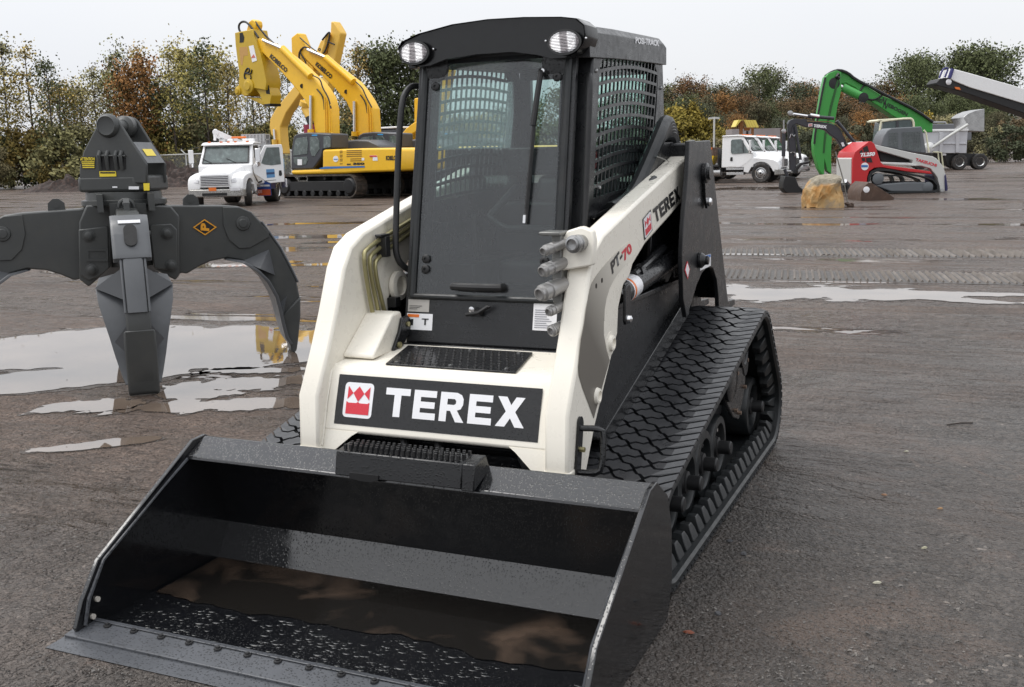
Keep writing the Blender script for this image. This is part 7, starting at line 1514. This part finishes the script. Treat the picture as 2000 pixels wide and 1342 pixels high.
for (px, top, kind, mt) in sorted(left, key=lambda q: q[0]):
    d = rt.uniform(88, 104); H_ = (hz(px)-top)/2037*d*1.02+CAM.z; base = 11. if kind == 'poplar' else (12. if kind == 'round' else 3.2)
    x, y = gpd(px, d); plant(kind, rt.randrange(4 if kind != 'bush' else 3), x, y, H_/base, mt, uniq('%s %s tree %s' % (wordk[kind], wordm[mt.name], spot(px))), 'tree', GL_)
for k in range(40):
    px = -80+k*30+rt.uniform(-8, 8)
    if 840 < px < 1000 and k % 2: continue
    d = rt.uniform(88, 98); x, y = gpd(px, d); mt = rt.choice([LM2, LM2, LM1, LM4, LM1]); plant('bush', rt.randrange(3), x, y, rt.uniform(.9, 1.5), mt, uniq('low %s shrub %s' % (wordm[mt.name], spot(px))), 'shrub', 'shrubs behind the chain-link fence', 'shrub')
# right wood
GR_ = 'trees of the wood on the right'
for row, (d0, d1, n_, lo) in enumerate(((205, 225, 26, 0), (175, 195, 24, 26), (165, 172, 22, 62))):
    for k in range(n_):
        px = 1270+k*(700/n_)+rt.uniform(-9, 9); top = 178+rt.uniform(-8, 14)+lo
        if row == 0 and 1470 < px < 1520: top = 156
        if row == 0 and 1755 < px < 1830: top = 140
        if row == 0 and px > 1860: top = 128
        d = rt.uniform(d0, d1); H_ = (hz(px)-top)/2037*d+CAM.z; x, y = gpd(px, d); mt = LM3 if rt.random() < .82 else (LM6 if 1560 < px < 1740 or 1380 < px < 1480 else LM4)
        if px > 1740 and row < 2: mt = LM4
        plant('round', rt.randrange(4), x, y, H_/12., mt, uniq('%s tree of the wood %s' % ({LM3.name: 'dull autumn', LM4.name: 'dark green', LM6.name: 'orange'}[mt.name], spot(px))), 'tree', GR_)
for px, top, d, kind, mt in ((1338, 222, 120, 'bush', LM5), (1325, 235, 118, 'bush', LM5), (1355, 240, 122, 'bush', LM5), (1432, 235, 150, 'round', LM6), (1410, 262, 118, 'bush', LM5), (1425, 275, 116, 'bush', LM2), (1395, 280, 116, 'bush', LM2), (1350, 280, 112, 'bush', LM2), (1580, 250, 150, 'bush', LM2), (1600, 262, 150, 'bush', LM6), (1660, 265, 150, 'bush', LM6), (1560, 255, 150, 'bush', LM2), (1790, 235, 150, 'bush', LM5), (1850, 240, 150, 'bush', LM2), (1690, 230, 155, 'round', LM6), (1480, 262, 160, 'bush', LM6)):
    H_ = (hz(px)-top)/2037*d+CAM.z; x, y = gpd(px, d); plant(kind, rt.randrange(3), x, y, H_/(3.2 if kind == 'bush' else 12), mt, uniq('%s %s %s' % (wordm[mt.name], 'bush' if kind == 'bush' else 'tree', spot(px))), 'shrub' if kind == 'bush' else 'tree', 'bushes at the foot of the right wood', 'autumn_shrub')
for k in range(22):
    px = 1500+k*27+rt.uniform(-8, 8); d = rt.uniform(100, 118); x, y = gpd(px, d); mt = rt.choice([LM2, LM3, LM4, LM3])
    plant('bush', rt.randrange(3), x, y, rt.uniform(.75, 1.15), mt, uniq('low %s brush at the yard edge %s' % (wordm[mt.name], spot(px))), 'shrub', 'brush along the right yard edge', 'shrub')
# far rise that closes the horizon behind the woods
hm = NT('distant_wood'); v = hm.co(); hm.set(Base_Color=hm.ramp(hm.noise(v, .05, 8, .75), [(.3, (.03, .035, .02)), (.55, (.07, .05, .03)), (.75, (.11, .08, .04))]), Roughness=.9)
m = MB(); secs = []
for k in range(70):
    px = -500+k*45; dd = ray(px, 300); dd.z = 0; dd.normalize(); p = CAM+dd*420; p.z = 0; h_ = (7 if px < 1150 else 13)+3*noise.noise(Vector((k*.21, 1, 0)))+1.5*noise.noise(Vector((k*.9, 4, 0))); q = dd*60
    secs.append([p-q*.3, p+Vector((0, 0, h_*.6)), p+q*.4+Vector((0, 0, h_)), p+q])
m.loft(secs); hl_ = m.build('hills', hm.m, None, flat=True); tag(hl_, kind='structure')
# chain-link fence
A_, B_ = Vector((-80, 69.5, 0)), Vector((-20, 50.5+.0, 0)); A_ = gp(60, 363); B_ = gp(350, 362); B_ = A_+(B_-A_)*1.75
n = NT('chain_link_mesh'); v = n.co((1, 1, 1), 'UV'); n2_ = n.t; 
w1 = n.n('ShaderNodeTexWave', bands_direction='DIAGONAL'); n.L(n.co((1, 1, 1), 'Object'), w1.inputs[0]); w1.inputs['Scale'].default_value = 5
tr_ = n.n('ShaderNodeBsdfTransparent'); mxs = n.n('ShaderNodeMixShader'); mxs.inputs[0].default_value = .22; n.set(Base_Color=(.32, .32, .3), Roughness=.5, Metallic=.4)
n.L(tr_.outputs[0], mxs.inputs[1]); n.L(n.b.outputs[0], mxs.inputs[2]); n.L(mxs.outputs[0], n.t.nodes['Material Output'].inputs[0])
FN = thing('chain_link_fence', 'grey chain-link fence along the yard behind the grapple', 'fence', (A_+B_)/2)
d_f = (B_-A_); nf = int(d_f.length/4.0); FH = 2.35
m = MB(); m.prism([A_, B_, B_+Vector((0, 0, FH)), A_+Vector((0, 0, FH))], Vector((0, .01, 0))); m.build('mesh_panel', n.m, FN)
m = MB(); m.tube([A_+Vector((0, 0, FH)), B_+Vector((0, 0, FH))], .05, 6); m.build('top_rail', SIL, FN)
for k in range(nf+1):
    p = A_+d_f*(k/nf); m = MB(); m.tube([p, p+Vector((0, 0, FH)), p+Vector((-.35, -.1, FH+.35))], .05, 6); m.build('fence_post', SIL, FN)
# scrap and soil heaps at the foot of the fence
SCM = paint('scrap_soil', (.05, .035, .03), .8, .5, bumpy=.8, dirt=((.16, .09, .07), .6))
def heap(px, py, w__, h__, seed, label):
    p = gp(px, py); bm = bmesh.new(); bmesh.ops.create_grid(bm, x_segments=26, y_segments=14, size=1)
    for v_ in bm.verts:
        r = math.sqrt(v_.co.x**2+v_.co.y**2); k = max(0, 1-r); z_ = h__*k**.7*(1+.9*noise.noise(Vector((v_.co.x*4, v_.co.y*4, seed)))+.5*noise.noise(Vector((v_.co.x*11, v_.co.y*11, seed)))); v_.co = Vector((v_.co.x*w__, v_.co.y*w__*.3, z_-.02))
    me = bpy.data.meshes.new('scrap_heap'); bm.to_mesh(me); bm.free(); me.materials.append(SCM); o = bpy.data.objects.new('scrap_heap', me); COL.objects.link(o); o.location = p; o.rotation_euler = (0, 0, .42); tag(o, label, 'heap', 'dark heaps along the fence')
heap(345, 364, 3.6, 1.6, 1, 'dark scrap heap left of the service truck'); heap(310, 366, 3.2, 1.0, 2, 'low dark scrap heap right of the grapple'); heap(130, 374, 3., .9, 3, 'dark heap left of the grapple hanger'); heap(190, 372, 1.6, .5, 5, 'small dark heap behind the grapple head')
